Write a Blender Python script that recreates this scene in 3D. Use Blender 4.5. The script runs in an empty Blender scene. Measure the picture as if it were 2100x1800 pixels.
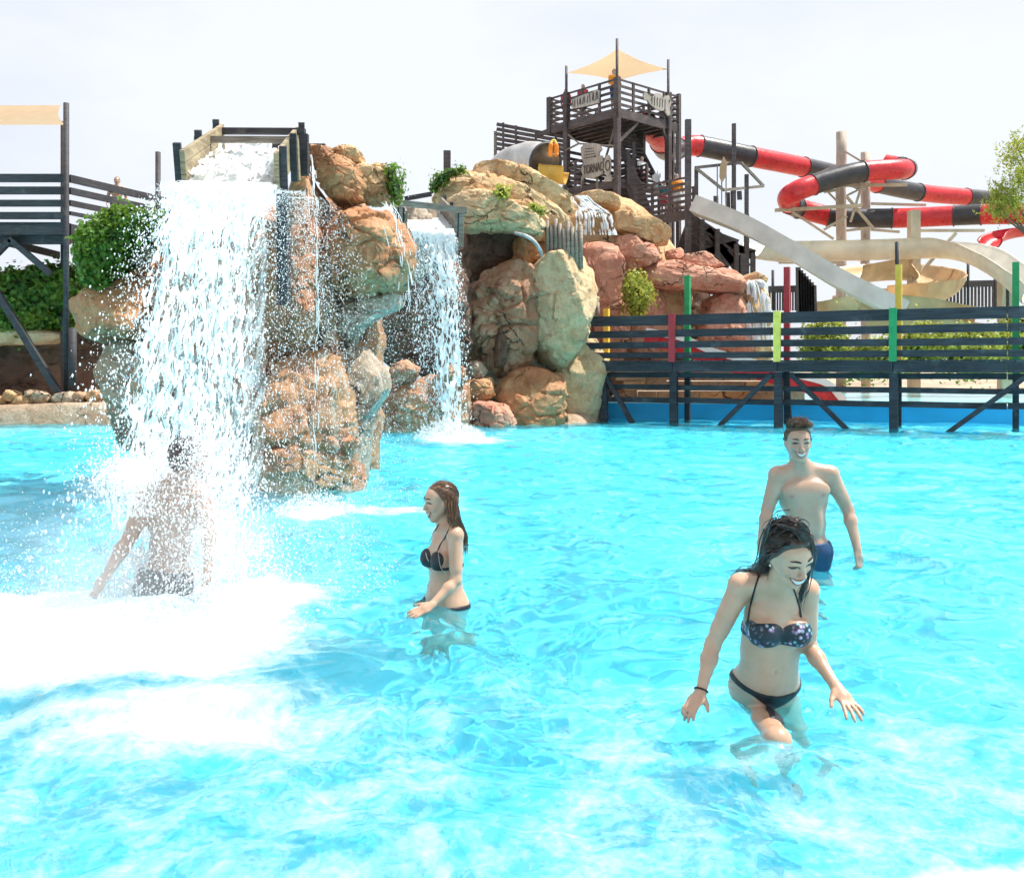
import bpy, math, random
import numpy as np
from mathutils import Vector, Matrix
random.seed(7)
sc = bpy.context.scene
COL = sc.collection

# ------------------------------------------------------------------ camera
F_PX, HZ, CAM_H = 1900.0, 750.0, 1.5          # focal length and horizon of the photograph (2100 x 1800), eye height over the water
cam = bpy.data.cameras.new('camera')
cam_ob = bpy.data.objects.new('camera', cam)
COL.objects.link(cam_ob)
sc.camera = cam_ob
cam.sensor_width = 36
cam.lens = 36 * F_PX / 2100
cam.shift_y = -150 / 2100
cam.clip_start = 0.05
cam.clip_end = 3000
cam_ob.location = (0, 0, CAM_H)
cam_ob.rotation_euler = (math.pi / 2, 0, 0)

# ------------------------------------------------------------------ sky and sun
SUN_EL, SUN_AZ = math.radians(62), math.radians(80)
world = bpy.data.worlds.new('World')
sc.world = world
world.use_nodes = True
wn, wl = world.node_tree.nodes, world.node_tree.links
sky = wn.new('ShaderNodeTexSky')
sky.sky_type = 'NISHITA'
sky.sun_disc = False
sky.sun_elevation = SUN_EL
sky.sun_rotation = SUN_AZ
sky.dust_density = 3.0
sky.air_density = 1.0
wtc = wn.new('ShaderNodeTexCoord')
wmap = wn.new('ShaderNodeMapping')
wmap.inputs['Scale'].default_value = (1.0, 1.0, 2.2)
wl.new(wtc.outputs['Generated'], wmap.inputs['Vector'])
wno = wn.new('ShaderNodeTexNoise')
wno.inputs['Scale'].default_value = 1.7
wno.inputs['Detail'].default_value = 7
wno.inputs['Roughness'].default_value = 0.55
wl.new(wmap.outputs[0], wno.inputs['Vector'])
wrp = wn.new('ShaderNodeMapRange')
wrp.inputs['From Min'].default_value = 0.28
wrp.inputs['From Max'].default_value = 0.62
wrp.inputs['To Min'].default_value = 0.55
wrp.inputs['To Max'].default_value = 0.97
wl.new(wno.outputs['Fac'], wrp.inputs['Value'])
wmx = wn.new('ShaderNodeMix')
wmx.data_type = 'RGBA'
wl.new(wrp.outputs[0], wmx.inputs['Factor'])
wl.new(sky.outputs[0], wmx.inputs['A'])
wmx.inputs['B'].default_value = (5.45, 5.66, 6.1, 1)      # thin bright cloud sheet
bg = wn['Background']
bg.inputs['Strength'].default_value = 0.1
wl.new(wmx.outputs['Result'], bg.inputs['Color'])

sun = bpy.data.lights.new('sun', 'SUN')
sun_ob = bpy.data.objects.new('sun', sun)
COL.objects.link(sun_ob)
sun.energy = 4.2
sun.angle = math.radians(0.5)
sun.color = (1.0, 0.955, 0.88)
sun_ob.rotation_euler = (math.pi / 2 - SUN_EL, 0, math.pi - SUN_AZ)
sun_ob.location = (0, 0, 40)
sun.cycles.is_caustics_light = True

vs = sc.view_settings
vs.view_transform = 'Standard'
vs.look = 'None'
vs.gamma = 1
vs.exposure = 0.82
vs.use_curve_mapping = False
cy = sc.cycles
cy.max_bounces = 6
cy.diffuse_bounces = 4
cy.glossy_bounces = 3
cy.transmission_bounces = 6
cy.transparent_max_bounces = 8
cy.use_adaptive_sampling = True
cy.adaptive_threshold = 0.08
cy.use_light_tree = False
cy.use_denoising = True
cy.sample_clamp_indirect = 6.0
cy.volume_bounces = 3
cy.volume_max_steps = 128

# ------------------------------------------------------------------ helpers
def P(px, py, d):
    """a point of the photograph at distance d"""
    return np.array(((px - 1050) / F_PX * d, d, CAM_H + (HZ - py) / F_PX * d))

def zc(s, ox, oy):
    return lambda pts: [(x * s + ox, y * s + oy) for x, y in pts]
ZA = zc(.3941, 0, 180)        # measuring frames
ZB = zc(.3941, 560, 240)
ZT = zc(.2365, 1000, 80)
ZS = zc(.3861, 1300, 220)
ZR = zc(.4440, 1180, 500)
ZP = zc(.2220, 1180, 440)

_rng = np.random.default_rng(11)
_perm = np.concatenate([_rng.permutation(256)] * 3)
_g = _rng.normal(size=(256, 3)); _g /= np.linalg.norm(_g, axis=1)[:, None]
def pn(p):
    """gradient noise, p (...,3) -> about -0.7..0.7"""
    p = np.asarray(p, float)
    i = np.floor(p).astype(int); f = p - i; i &= 255
    u = f * f * f * (f * (f * 6 - 15) + 10)
    r = 0
    for dx in (0, 1):
        wx = u[..., 0] if dx else 1 - u[..., 0]
        for dy in (0, 1):
            wy = u[..., 1] if dy else 1 - u[..., 1]
            for dz in (0, 1):
                wz = u[..., 2] if dz else 1 - u[..., 2]
                h = _perm[_perm[_perm[(i[..., 0] + dx) & 255] + ((i[..., 1] + dy) & 255)] + ((i[..., 2] + dz) & 255)]
                gg = _g[h]
                r = r + wx * wy * wz * (gg[..., 0] * (f[..., 0] - dx) + gg[..., 1] * (f[..., 1] - dy) + gg[..., 2] * (f[..., 2] - dz))
    return r
def fbm(p, o=4, g=.5):
    p = np.asarray(p, float); r = 0; a = 1
    for k in range(o):
        r = r + a * pn(p * 2 ** k + 17.3 * k); a *= g
    return r

def nrm(v):
    v = np.asarray(v, float); return v / (np.linalg.norm(v) + 1e-12)
def lerp(a, b, t): return np.asarray(a) * (1 - t) + np.asarray(b) * t
def sstep(a, b, x):
    t = np.clip((x - a) / (b - a), 0, 1); return t * t * (3 - 2 * t)

def mesh_np(name, v, f, smooth=True, mat=None):
    """f: (n,3) or (n,4) array, or list of such arrays"""
    v = np.asarray(v, np.float32).reshape(-1, 3)
    fs = f if isinstance(f, list) else [f]
    fs = [np.asarray(a, np.int32) for a in fs if len(a)]
    me = bpy.data.meshes.new(name)
    me.vertices.add(len(v)); me.vertices.foreach_set('co', v.ravel())
    loops = np.concatenate([a.ravel() for a in fs]) if fs else np.zeros(0, np.int32)
    tot = np.concatenate([np.full(len(a), a.shape[1], np.int32) for a in fs]) if fs else np.zeros(0, np.int32)
    st = np.concatenate([[0], np.cumsum(tot)[:-1]]).astype(np.int32)
    me.loops.add(len(loops)); me.loops.foreach_set('vertex_index', loops)
    me.polygons.add(len(tot)); me.polygons.foreach_set('loop_start', st)
    me.update(calc_edges=True)
    me.polygons.foreach_set('use_smooth', np.full(len(tot), smooth, bool))
    if mat: me.materials.append(mat)
    return me

def tag(o, label=None, cat=None, group=None, kind=None):
    if label: o['label'] = label
    if cat: o['category'] = cat
    if group: o['group'] = group
    if kind: o['kind'] = kind
    return o

def add(name, me, parent=None, base=None):
    """links a mesh made in world coordinates; base becomes its origin"""
    o = bpy.data.objects.new(name, me); COL.objects.link(o)
    b = np.zeros(3)
    if parent is not None:
        o.parent = parent
        q = parent
        while q is not None:
            b = b + np.array(q.location); q = q.parent
        if abs(b).max() > 0: me.transform(Matrix.Translation(-Vector(b)))
    elif base is not None:
        me.transform(Matrix.Translation(-Vector(base))); o.location = base
    return o

def empty(name, loc, label, cat, group=None):
    o = bpy.data.objects.new(name, None); COL.objects.link(o)
    o.location = loc; o.empty_display_size = .3
    return tag(o, label, cat, group)

class MB:
    def __init__(s): s.v = []; s.f = {3: [], 4: []}; s.n = 0
    def add(s, v, f):
        v = np.asarray(v, float).reshape(-1, 3); f = np.asarray(f, int)
        s.v.append(v); s.f[f.shape[1]].append(f + s.n); s.n += len(v)
    def mesh(s, name, mat=None, smooth=False):
        return mesh_np(name, np.concatenate(s.v), [np.concatenate(a) for a in s.f.values() if a], smooth, mat)

BOXF = np.array([[0, 1, 3, 2], [4, 6, 7, 5], [0, 4, 5, 1], [2, 3, 7, 6], [0, 2, 6, 4], [1, 5, 7, 3]])
def beam_geo(a, b, w, h, up=(0, 0, 1)):
    """rectangular bar from a to b: w across (horizontal), h along up"""
    a = np.asarray(a, float); b = np.asarray(b, float); t = nrm(b - a)
    up = np.asarray(up, float)
    if abs(t @ up) > .95: up = np.array((0, 1., 0))
    s = nrm(np.cross(t, up)); u = np.cross(s, t)
    v = [c + s * w / 2 * i + u * h / 2 * j for c in (a, b) for i in (-1, 1) for j in (-1, 1)]
    return np.array(v), BOXF
def beam(name, a, b, w, h, mat, parent, up=(0, 0, 1)):
    v, f = beam_geo(a, b, w, h, up)
    # small chamfer so that edges catch light
    return add(name, mesh_np(name, v, f, False, mat), parent)
def tube_geo(path, r, n=10, cap=True, closed=False):
    path = np.asarray(path, float); m = len(path)
    r = np.broadcast_to(np.asarray(r, float), (m,))
    t = np.gradient(path, axis=0)
    if closed: t = np.roll(path, -1, 0) - np.roll(path, 1, 0)
    t /= np.linalg.norm(t, axis=1)[:, None] + 1e-12
    up = np.array((0, 0, 1.)) if abs(t[:, 2]).mean() < .9 else np.array((0, 1., 0))
    s = np.cross(t, up); s /= np.linalg.norm(s, axis=1)[:, None] + 1e-9
    u = np.cross(s, t)
    an = np.arange(n) * 2 * math.pi / n
    v = path[:, None] + r[:, None, None] * (np.cos(an)[None, :, None] * s[:, None] + np.sin(an)[None, :, None] * u[:, None])
    i = np.arange(m * n).reshape(m, n)
    j = np.roll(i, -1, 1)
    if closed:
        f = np.stack([i, j, np.roll(j, -1, 0), np.roll(i, -1, 0)], -1).reshape(-1, 4)
        return v.reshape(-1, 3), [f]
    f = np.stack([i[:-1], j[:-1], j[1:], i[1:]], -1).reshape(-1, 4)
    v = v.reshape(-1, 3); fs = [f]
    if cap:
        v = np.concatenate([v, path[:1], path[-1:]]); c0 = m * n
        fs.append(np.concatenate([np.stack([j[0], i[0], np.full(n, c0)], -1), np.stack([i[-1], j[-1], np.full(n, c0 + 1)], -1)]))
    return v, fs
def tube(name, path, r, mat, parent, n=10, cap=True, smooth=True):
    v, fs = tube_geo(path, r, n, cap)
    return add(name, mesh_np(name, v, fs, smooth, mat), parent)
def catmull(pts, n=12):
    p = np.asarray(pts, float); p = np.concatenate([2 * p[:1] - p[1:2], p, 2 * p[-1:] - p[-2:-1]])
    out = []
    for i in range(1, len(p) - 2):
        t = np.linspace(0, 1, n, endpoint=False)[:, None]
        a, b, c, d = p[i - 1:i + 3]
        out.append(.5 * (2 * b + (c - a) * t + (2 * a - 5 * b + 4 * c - d) * t ** 2 + (3 * b - a - 3 * c + d) * t ** 3))
    out.append(p[-2:-1]); return np.concatenate(out)
def prism_geo(pts, o, ux, uy, th):
    """flat polygon pts (2d) in the frame o,ux,uy given a thickness"""
    ux = np.asarray(ux, float); uy = np.asarray(uy, float); nn = nrm(np.cross(ux, uy)); o = np.asarray(o, float)
    p = np.array([o + x * ux + y * uy for x, y in pts]); n = len(p)
    c = p.mean(0)
    v = np.concatenate([p + nn * th / 2, p - nn * th / 2, [c + nn * th / 2, c - nn * th / 2]])
    i = np.arange(n); j = (i + 1) % n
    return v, [np.stack([i + n, j + n, j, i], -1), np.concatenate([np.stack([i, j, np.full(n, 2 * n)], -1), np.stack([j + n, i + n, np.full(n, 2 * n + 1)], -1)])]
def sheet(name, X, Y, Z, mat, parent=None, smooth=True, base=None):
    n, m = X.shape
    i = np.arange(n * m).reshape(n, m)
    f = np.stack([i[:-1, :-1], i[:-1, 1:], i[1:, 1:], i[1:, :-1]], -1).reshape(-1, 4)
    return add(name, mesh_np(name, np.stack([X, Y, Z], -1).reshape(-1, 3), f, smooth, mat), parent, base)

# ------------------------------------------------------------------ materials
class NM:
    """tiny node-graph helper"""
    def __init__(s, name):
        s.m = bpy.data.materials.new(name); s.m.use_nodes = True
        s.N = s.m.node_tree.nodes; s.L = s.m.node_tree.links
        s.b = s.N['Principled BSDF']; s.out = s.N['Material Output']
        g = s.N.new('ShaderNodeNewGeometry'); s.pos = g.outputs['Position']
    def node(s, t, **kw):
        n = s.N.new(t)
        for k, v in kw.items():
            if k in n.inputs: n.inputs[k].default_value = v
            else: setattr(n, k, v)
        return n
    def set(s, **kw):
        for k, v in kw.items():
            i = s.b.inputs[k.replace('_', ' ')]
            if hasattr(v, 'links') or hasattr(v, 'is_linked'): s.L.new(v, i)
            else: i.default_value = v
    def mapped(s, scale, loc=(0, 0, 0), rot=(0, 0, 0)):
        n = s.N.new('ShaderNodeMapping'); n.inputs['Scale'].default_value = scale; n.inputs['Location'].default_value = loc; n.inputs['Rotation'].default_value = rot
        s.L.new(s.pos, n.inputs['Vector']); return n.outputs[0]
    def noise(s, scale, detail=4, rough=.55, vec=None, dist=0):
        n = s.node('ShaderNodeTexNoise'); n.inputs['Scale'].default_value = scale; n.inputs['Detail'].default_value = detail
        n.inputs['Roughness'].default_value = rough; n.inputs['Distortion'].default_value = dist
        s.L.new(vec or s.pos, n.inputs['Vector']); return n.outputs['Fac']
    def vor(s, scale, feature='F1', vec=None, out='Distance', rnd=1):
        n = s.node('ShaderNodeTexVoronoi', feature=feature); n.inputs['Scale'].default_value = scale; n.inputs['Randomness'].default_value = rnd
        s.L.new(vec or s.pos, n.inputs['Vector']); return n.outputs[out]
    def rng(s, x, a, b, c=0, d=1):
        n = s.node('ShaderNodeMapRange'); n.interpolation_type = 'SMOOTHSTEP'
        for k, v in zip(('From Min', 'From Max', 'To Min', 'To Max'), (a, b, c, d)): n.inputs[k].default_value = v
        s.L.new(x, n.inputs['Value']); return n.outputs[0]
    def mix(s, fac, a, b, mode='MIX'):
        n = s.node('ShaderNodeMix'); n.data_type = 'RGBA'; n.blend_type = mode
        for k, v in (('Factor', fac), ('A', a), ('B', b)):
            if hasattr(v, 'is_linked'): s.L.new(v, n.inputs[k])
            elif k == 'Factor': n.inputs[k].default_value = v
            else: n.inputs[k].default_value = (*v, 1)
        return n.outputs['Result']
    def math(s, op, a, b=0.0):
        n = s.node('ShaderNodeMath', operation=op)
        for i, v in enumerate((a, b)):
            if hasattr(v, 'is_linked'): s.L.new(v, n.inputs[i])
            else: n.inputs[i].default_value = v
        return n.outputs[0]
    def bump(s, h, strength=.3, dist=.02):
        n = s.node('ShaderNodeBump'); n.inputs['Strength'].default_value = strength; n.inputs['Distance'].default_value = dist
        s.L.new(h, n.inputs['Height']); s.L.new(n.outputs[0], s.b.inputs['Normal']); return n

def plain(name, col, rough=.5, metal=0, spec=.5, var=.12, bump=.0, scale=6):
    q = NM(name)
    n = q.noise(scale, 5)
    d = tuple(c * (1 - var * 2) for c in col); l = tuple(min(1, c * (1 + var)) for c in col)
    q.set(Base_Color=q.mix(q.rng(n, .3, .7), d, l), Metallic=metal, Specular_IOR_Level=spec)
    q.set(Roughness=q.rng(q.noise(scale * 3, 3), .2, .8, max(0, rough - .1), min(1, rough + .12)))
    if bump: q.bump(q.noise(scale * 4, 4), bump, .01)
    return q.m

def wood(name, col, col2, grain=(1, 1, 14), rough=.65, wear=None):
    q = NM(name)
    v = q.mapped(grain)
    n = q.noise(3, 6, .6, v)
    big = q.noise(.9, 3)
    c = q.mix(q.rng(n, .3, .7), col, col2)
    if wear: c = q.mix(q.rng(q.noise(2.6, 6, .65), .56, .72), c, wear)
    c = q.mix(q.rng(big, .35, .7, 0, .5), c, tuple(x * .55 for x in col))
    q.set(Base_Color=c, Roughness=rough, Specular_IOR_Level=.35)
    q.bump(n, .25, .012)
    return q.m

def rock(name, a, b, c, wet=0.0, streak=None, crack=1.0, strata=.35):
    q = NM(name)
    n1 = q.noise(.75, 5, .55, dist=.6)
    n2 = q.noise(2.3, 7, .6, dist=.4)
    n3 = q.noise(14, 6, .65)
    base = q.mix(q.rng(n1, .38, .62), a, b)
    base = q.mix(q.rng(n2, .48, .66, 0, .8), base, c)
    base = q.mix(q.rng(n3, .35, .75, 0, .45), base, tuple(x * .45 for x in a))
    # strata
    wv = q.node('ShaderNodeTexWave', wave_type='BANDS', bands_direction='Z')
    wv.inputs['Scale'].default_value = .8; wv.inputs['Distortion'].default_value = 9; wv.inputs['Detail'].default_value = 4; wv.inputs['Detail Scale'].default_value = .9
    q.L.new(q.pos, wv.inputs['Vector'])
    base = q.mix(q.rng(wv.outputs['Fac'], .25, .75, 0, strata * .55), base, tuple(x * .6 for x in b))
    # cracks
    wob = q.node('ShaderNodeTexNoise'); wob.inputs['Scale'].default_value = 1.2; wob.inputs['Detail'].default_value = 5; q.L.new(q.pos, wob.inputs['Vector'])
    vm = q.node('ShaderNodeVectorMath', operation='MULTIPLY_ADD'); vm.inputs[1].default_value = (1.6, 1.6, 1.6)
    q.L.new(wob.outputs['Color'], vm.inputs[0]); q.L.new(q.pos, vm.inputs[2])
    ed = q.vor(.55, 'DISTANCE_TO_EDGE', vm.outputs[0])
    gate = q.rng(q.noise(.9, 3), .44, .60)
    ck = q.math('MULTIPLY', q.rng(ed, .0, .018, crack, 0), gate)
    base = q.mix(ck, base, (.05, .035, .025))
    if streak:
        sv = q.mapped((3.2, 3.2, .22))
        st = q.rng(q.noise(1.6, 6, .6, sv), .55, .68)
        base = q.mix(q.math('MULTIPLY', st, .7), base, streak)
    q.set(Base_Color=base, Specular_IOR_Level=.25 + .35 * wet)
    q.set(Roughness=q.rng(n2, .3, .7, .8 - .55 * wet, .95 - .45 * wet))
    h = q.math('ADD', q.math('MULTIPLY', n2, .6), q.math('MULTIPLY', n3, .35))
    h = q.math('ADD', h, q.math('MULTIPLY', wv.outputs['Fac'], .18 * strata))
    h = q.math('SUBTRACT', h, q.math('MULTIPLY', ck, .8))
    q.bump(h, .75, .11)
    return q.m

M = {}
M['darkwood'] = wood('dark_stained_wood', (.030, .028, .032), (.075, .068, .072), wear=(.11, .095, .09))
M['towerwood'] = wood('tower_dark_wood', (.058, .043, .044), (.135, .105, .10), wear=(.20, .16, .14))
M['bridgewood'] = wood('bridge_blackened_wood', (.022, .026, .034), (.062, .064, .078), grain=(.6, .6, 10), wear=(.10, .10, .11))
M['greywood'] = wood('weathered_grey_wood', (.16, .13, .10), (.36, .31, .25))
M['log'] = wood('pale_log_wood', (.42, .33, .26), (.62, .52, .42), grain=(9, 9, .7), wear=(.30, .21, .15))
M['sawn'] = wood('pale_sawn_wood', (.46, .38, .26), (.60, .52, .38), grain=(9, 9, .7))
M['signwood'] = wood('sign_board_wood', (.34, .29, .25), (.52, .46, .40), grain=(8, 8, .8))
M['signdark'] = plain('sign_carved_dark', (.10, .075, .065), .8)
M['trough'] = wood('flume_trough_wood', (.20, .15, .09), (.44, .37, .23), grain=(1.2, 1.2, 12), wear=(.14, .15, .13))
M['rock_orange'] = rock('rock_orange', (.46, .20, .085), (.52, .30, .15), (.30, .115, .05), .3)
M['rock_wet'] = rock('rock_wet_brown', (.40, .17, .075), (.48, .27, .13), (.22, .10, .05), .7, streak=(.42, .36, .28))
M['rock_tan'] = rock('rock_tan', (.58, .36, .18), (.66, .48, .28), (.46, .24, .11), .0)
M['rock_cream'] = rock('rock_cream_grey', (.60, .44, .27), (.66, .48, .27), (.46, .28, .14), .0)
M['rock_red'] = rock('rock_red_brown', (.38, .17, .09), (.50, .31, .19), (.22, .10, .055), .25, streak=(.42, .33, .24))
M['rock_pink'] = rock('rock_pink', (.56, .26, .18), (.62, .36, .25), (.46, .19, .13), .0)
M['rock_dark'] = rock('rock_dark_recess_shade', (.14, .075, .05), (.19, .115, .075), (.08, .045, .032), .3)  # dark brown rock, also carries the painted shade of recesses
M['rock_teal'] = rock('rock_streaked_grey', (.36, .27, .18), (.38, .33, .25), (.17, .13, .10), .65, streak=(.44, .42, .36))  # grey-brown rock with paler upright streaks
M['rock_ledge'] = rock('rock_ledge', (.40, .28, .18), (.48, .38, .28), (.28, .18, .11), .1)
M['sail'] = None
q = NM('sail_cloth'); q.set(Base_Color=q.mix(q.rng(q.noise(3, 4), .3, .7), (.56, .42, .27), (.62, .48, .33)), Roughness=.85)
tr = q.node('ShaderNodeBsdfTranslucent'); tr.inputs['Color'].default_value = (.60, .44, .27, 1)
ms = q.node('ShaderNodeMixShader'); ms.inputs[0].default_value = .5
q.L.new(q.b.outputs[0], ms.inputs[1]); q.L.new(tr.outputs[0], ms.inputs[2]); q.L.new(ms.outputs[0], q.out.inputs['Surface'])
M['sail'] = q.m
M['red'] = plain('red_fibreglass', (.58, .022, .028), .32, spec=.5, var=.10, scale=2)
M['black'] = plain('black_fibreglass', (.035, .034, .038), .35, spec=.5, var=.2, scale=2)
M['flange'] = plain('flange_dark', (.05, .05, .055), .5)
M['greyfg'] = plain('grey_fibreglass', (.56, .53, .49), .45, var=.08, scale=1.5)
M['creamfg'] = plain('cream_fibreglass', (.74, .69, .59), .42, var=.07, scale=1.5)
M['tanfg'] = plain('tan_fibreglass', (.62, .44, .24), .42, var=.10, scale=1.5)
M['silver'] = plain('dull_silver_shell', (.60, .56, .52), .38, metal=.55, var=.15, scale=1.2)
M['yellowfg'] = plain('yellow_fibreglass', (.68, .40, .07), .45, var=.15, scale=1.5)
M['steel'] = plain('galvanised_steel', (.48, .47, .46), .5, metal=.4)
M['p_red'] = plain('red_paint', (.42, .03, .04), .5, var=.08)
M['p_yellow'] = plain('yellow_paint', (.80, .68, .12), .5, var=.06)
M['p_ochre'] = plain('ochre_paint', (.78, .55, .07), .5, var=.06)
M['p_green'] = plain('green_paint', (.012, .30, .10), .5, var=.08)
M['blue_wall'] = plain('pool_wall_blue_paint', (.02, .38, .70), .45, var=.06, scale=1)
M['white'] = plain('white_paint', (.8, .8, .78), .45, var=.04)
M['rope'] = plain('rope_grey', (.45, .42, .38), .8)
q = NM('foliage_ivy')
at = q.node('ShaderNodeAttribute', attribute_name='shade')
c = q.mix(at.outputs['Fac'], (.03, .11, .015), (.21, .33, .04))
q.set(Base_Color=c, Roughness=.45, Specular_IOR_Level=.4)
tr = q.node('ShaderNodeBsdfTranslucent'); q.L.new(q.mix(.5, c, (.25, .42, .04)), tr.inputs['Color'])
ms = q.node('ShaderNodeMixShader'); ms.inputs[0].default_value = .35
q.L.new(q.b.outputs[0], ms.inputs[1]); q.L.new(tr.outputs[0], ms.inputs[2]); q.L.new(ms.outputs[0], q.out.inputs['Surface'])
M['ivy'] = q.m
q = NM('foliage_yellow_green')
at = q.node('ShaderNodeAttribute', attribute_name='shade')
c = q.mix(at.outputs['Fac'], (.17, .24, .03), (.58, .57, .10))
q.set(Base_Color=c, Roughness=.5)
tr = q.node('ShaderNodeBsdfTranslucent'); q.L.new(q.mix(.5, c, (.60, .64, .10)), tr.inputs['Color'])
ms = q.node('ShaderNodeMixShader'); ms.inputs[0].default_value = .4
q.L.new(q.b.outputs[0], ms.inputs[1]); q.L.new(tr.outputs[0], ms.inputs[2]); q.L.new(ms.outputs[0], q.out.inputs['Surface'])
M['shrub'] = q.m
q = NM('ground_earth')
q.set(Base_Color=q.mix(q.rng(q.noise(.5, 6), .35, .65), (.30, .22, .15), (.45, .36, .26)), Roughness=.9); q.bump(q.noise(6, 5), .3, .03)
M['ground'] = q.m
# falling and splashed water: bright scattering white
def white_water(name, col, tl):
    q = NM(name)
    q.set(Base_Color=(*col, 1), Roughness=.35, Specular_IOR_Level=.5)
    tr = q.node('ShaderNodeBsdfTranslucent'); tr.inputs['Color'].default_value = (*col, 1)
    ms = q.node('ShaderNodeMixShader'); ms.inputs[0].default_value = tl
    q.L.new(q.b.outputs[0], ms.inputs[1]); q.L.new(tr.outputs[0], ms.inputs[2]); q.L.new(ms.outputs[0], q.out.inputs['Surface'])
    return q.m
M['fall'] = white_water('falling_water', (.90, .945, .96), .5)
M['spray'] = white_water('foam_white', (.95, .97, .98), .5)
q = NM('spray_drops')          # droplets let part of the light straight through
q.set(Base_Color=(.97, .98, .99, 1), Roughness=.3)
tr = q.node('ShaderNodeBsdfTranslucent'); tr.inputs['Color'].default_value = (.97, .98, .99, 1)
ms = q.node('ShaderNodeMixShader'); ms.inputs[0].default_value = .5
q.L.new(q.b.outputs[0], ms.inputs[1]); q.L.new(tr.outputs[0], ms.inputs[2])
tp = q.node('ShaderNodeBsdfTransparent'); m2 = q.node('ShaderNodeMixShader'); m2.inputs[0].default_value = .35
q.L.new(ms.outputs[0], m2.inputs[1]); q.L.new(tp.outputs[0], m2.inputs[2]); q.L.new(m2.outputs[0], q.out.inputs['Surface'])
M['drops'] = q.m
q = NM('water_film')           # streaky half-clear sheet
q.set(Base_Color=(.90, .95, .97, 1), Roughness=.3)
tr = q.node('ShaderNodeBsdfTranslucent'); tr.inputs['Color'].default_value = (.92, .96, .97, 1)
ms = q.node('ShaderNodeMixShader'); ms.inputs[0].default_value = .5
q.L.new(q.b.outputs[0], ms.inputs[1]); q.L.new(tr.outputs[0], ms.inputs[2])
tp = q.node('ShaderNodeBsdfTransparent'); m2 = q.node('ShaderNodeMixShader')
q.L.new(q.rng(q.noise(5, 6, .6, q.mapped((5, .6, .7))), .34, .66, 1.0, .5), m2.inputs[0])
q.L.new(ms.outputs[0], m2.inputs[1]); q.L.new(tp.outputs[0], m2.inputs[2]); q.L.new(m2.outputs[0], q.out.inputs['Surface'])
M['film'] = q.m
# ------------------------------------------------------------------ the setting: water, pool, ground
NR, NC = 480, 410
WD = 1.2 * (31 / 1.2) ** np.linspace(0, 1, NR)
WU = np.linspace(-.80, .80, NC)
WX = WD[:, None] * WU[None, :]
WY = np.repeat(WD[:, None], NC, 1)
_r = np.random.default_rng(3)
FALL_X, FALL_D = -2.15, 6.15
def gau(X, Y, cx, cy, sx, sy, rot=0):
    c, s = math.cos(rot), math.sin(rot); dx, dy = X - cx, Y - cy
    return np.exp(-(((dx * c + dy * s) / sx) ** 2 + ((-dx * s + dy * c) / sy) ** 2))
def wave_height(X, Y):
    Z = np.zeros_like(X)
    w1 = np.stack([X * .55, Y * .55, X * 0 + 3.1], -1); w2 = np.stack([X * .5, Y * .5, X * 0 + 9.7], -1)
    wx, wy = fbm(w1, 3) * 1.1, fbm(w2, 3) * 1.1
    res = np.sqrt(X ** 2 + Y ** 2) * 1.6 / NC * 3.2
    for i in range(64):
        lam = .13 * (2.2 / .13) ** _r.random()
        a = _r.random() * 2 * math.pi if lam < .5 else _r.normal(1.2, .8)
        k = 2 * math.pi / lam; amp = .0056 * lam ** .8 * (1 if lam < .7 else (.7 / lam) ** .7)
        t = k * ((X + wx * min(1, lam * 2)) * math.cos(a) + (Y + wy * min(1, lam * 2)) * math.sin(a)) + _r.random() * 6.28
        Z += amp * np.clip(lam / res - 1, 0, 1) * (1 - np.abs(np.sin(t / 2))) * 2
    Z -= Z.mean()
    # churned mound where the big fall lands, ring swell round it
    Z += .05 * gau(X, Y, FALL_X - .1, FALL_D - .45, 1.1, .8) * (1 + 1.4 * fbm(np.stack([X * 4, Y * 4, X * 0], -1), 4))
    r = np.hypot(X - FALL_X, Y - FALL_D)
    Z += .010 * np.sin(r * 4.2) * np.exp(-((r - 2.2) / 1.6) ** 2)
    return Z
WZ = wave_height(WX, WY)
foam = 1.35 * gau(WX, WY, -2.45, 5.35, 1.15, .75, -.1)
foam = np.maximum(foam, .95 * gau(WX, WY, -1.85, 5.9, .75, .55))
foam = np.maximum(foam, .62 * gau(WX, WY, -2.0, 4.7, 1.4, .75, .2))
foam = np.maximum(foam, .50 * gau(WX, WY, -1.4, 3.9, 1.3, .7, .2))
foam = np.maximum(foam, .38 * gau(WX, WY, -1.7, 5.2, 1.9, 1.5))
foam = np.maximum(foam, 1.0 * gau(WX, WY, -1.30, 19.2, .55, .75))
foam = np.maximum(foam, .55 * gau(WX, WY, -.9, 18.8, 1.2, 1.2))
foam = np.maximum(foam, .95 * gau(WX, WY, -1.98, 9.35, .33, .36))
foam = np.maximum(foam, .45 * gau(WX, WY, -1.2, 9.6, 1.2, .5))
foam = np.maximum(foam, 1.15 * gau(WX, WY, 1.75, 2.60, 1.0, .26, .22))
foam = np.maximum(foam, .35 * sstep(7.5, 3.0, WY))
foam = np.maximum(foam, .17)
water = sheet('pool_water', WX, WY, WZ, None)
tag(water, kind='structure')
a = water.data.attributes.new('foam', 'FLOAT', 'POINT'); a.data.foreach_set('value', foam.astype(np.float32).ravel())
q = NM('pool_water')
q.set(Base_Color=(.30, .84, .96, 1), Transmission_Weight=1.0, Roughness=0.0, IOR=1.33)
at = q.node('ShaderNodeAttribute', attribute_name='foam')
fv = q.mapped((1, 1, .2))
n1 = q.noise(1.6, 8, .62, fv, dist=1.4)
n2 = q.noise(7.5, 7, .62, fv, dist=.9)
n3 = q.noise(34, 6, .7, fv, dist=.6)
sn = q.math('ADD', q.math('ADD', q.math('MULTIPLY', n1, .48), q.math('MULTIPLY', n2, .30)), q.math('MULTIPLY', n3, .22))
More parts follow.
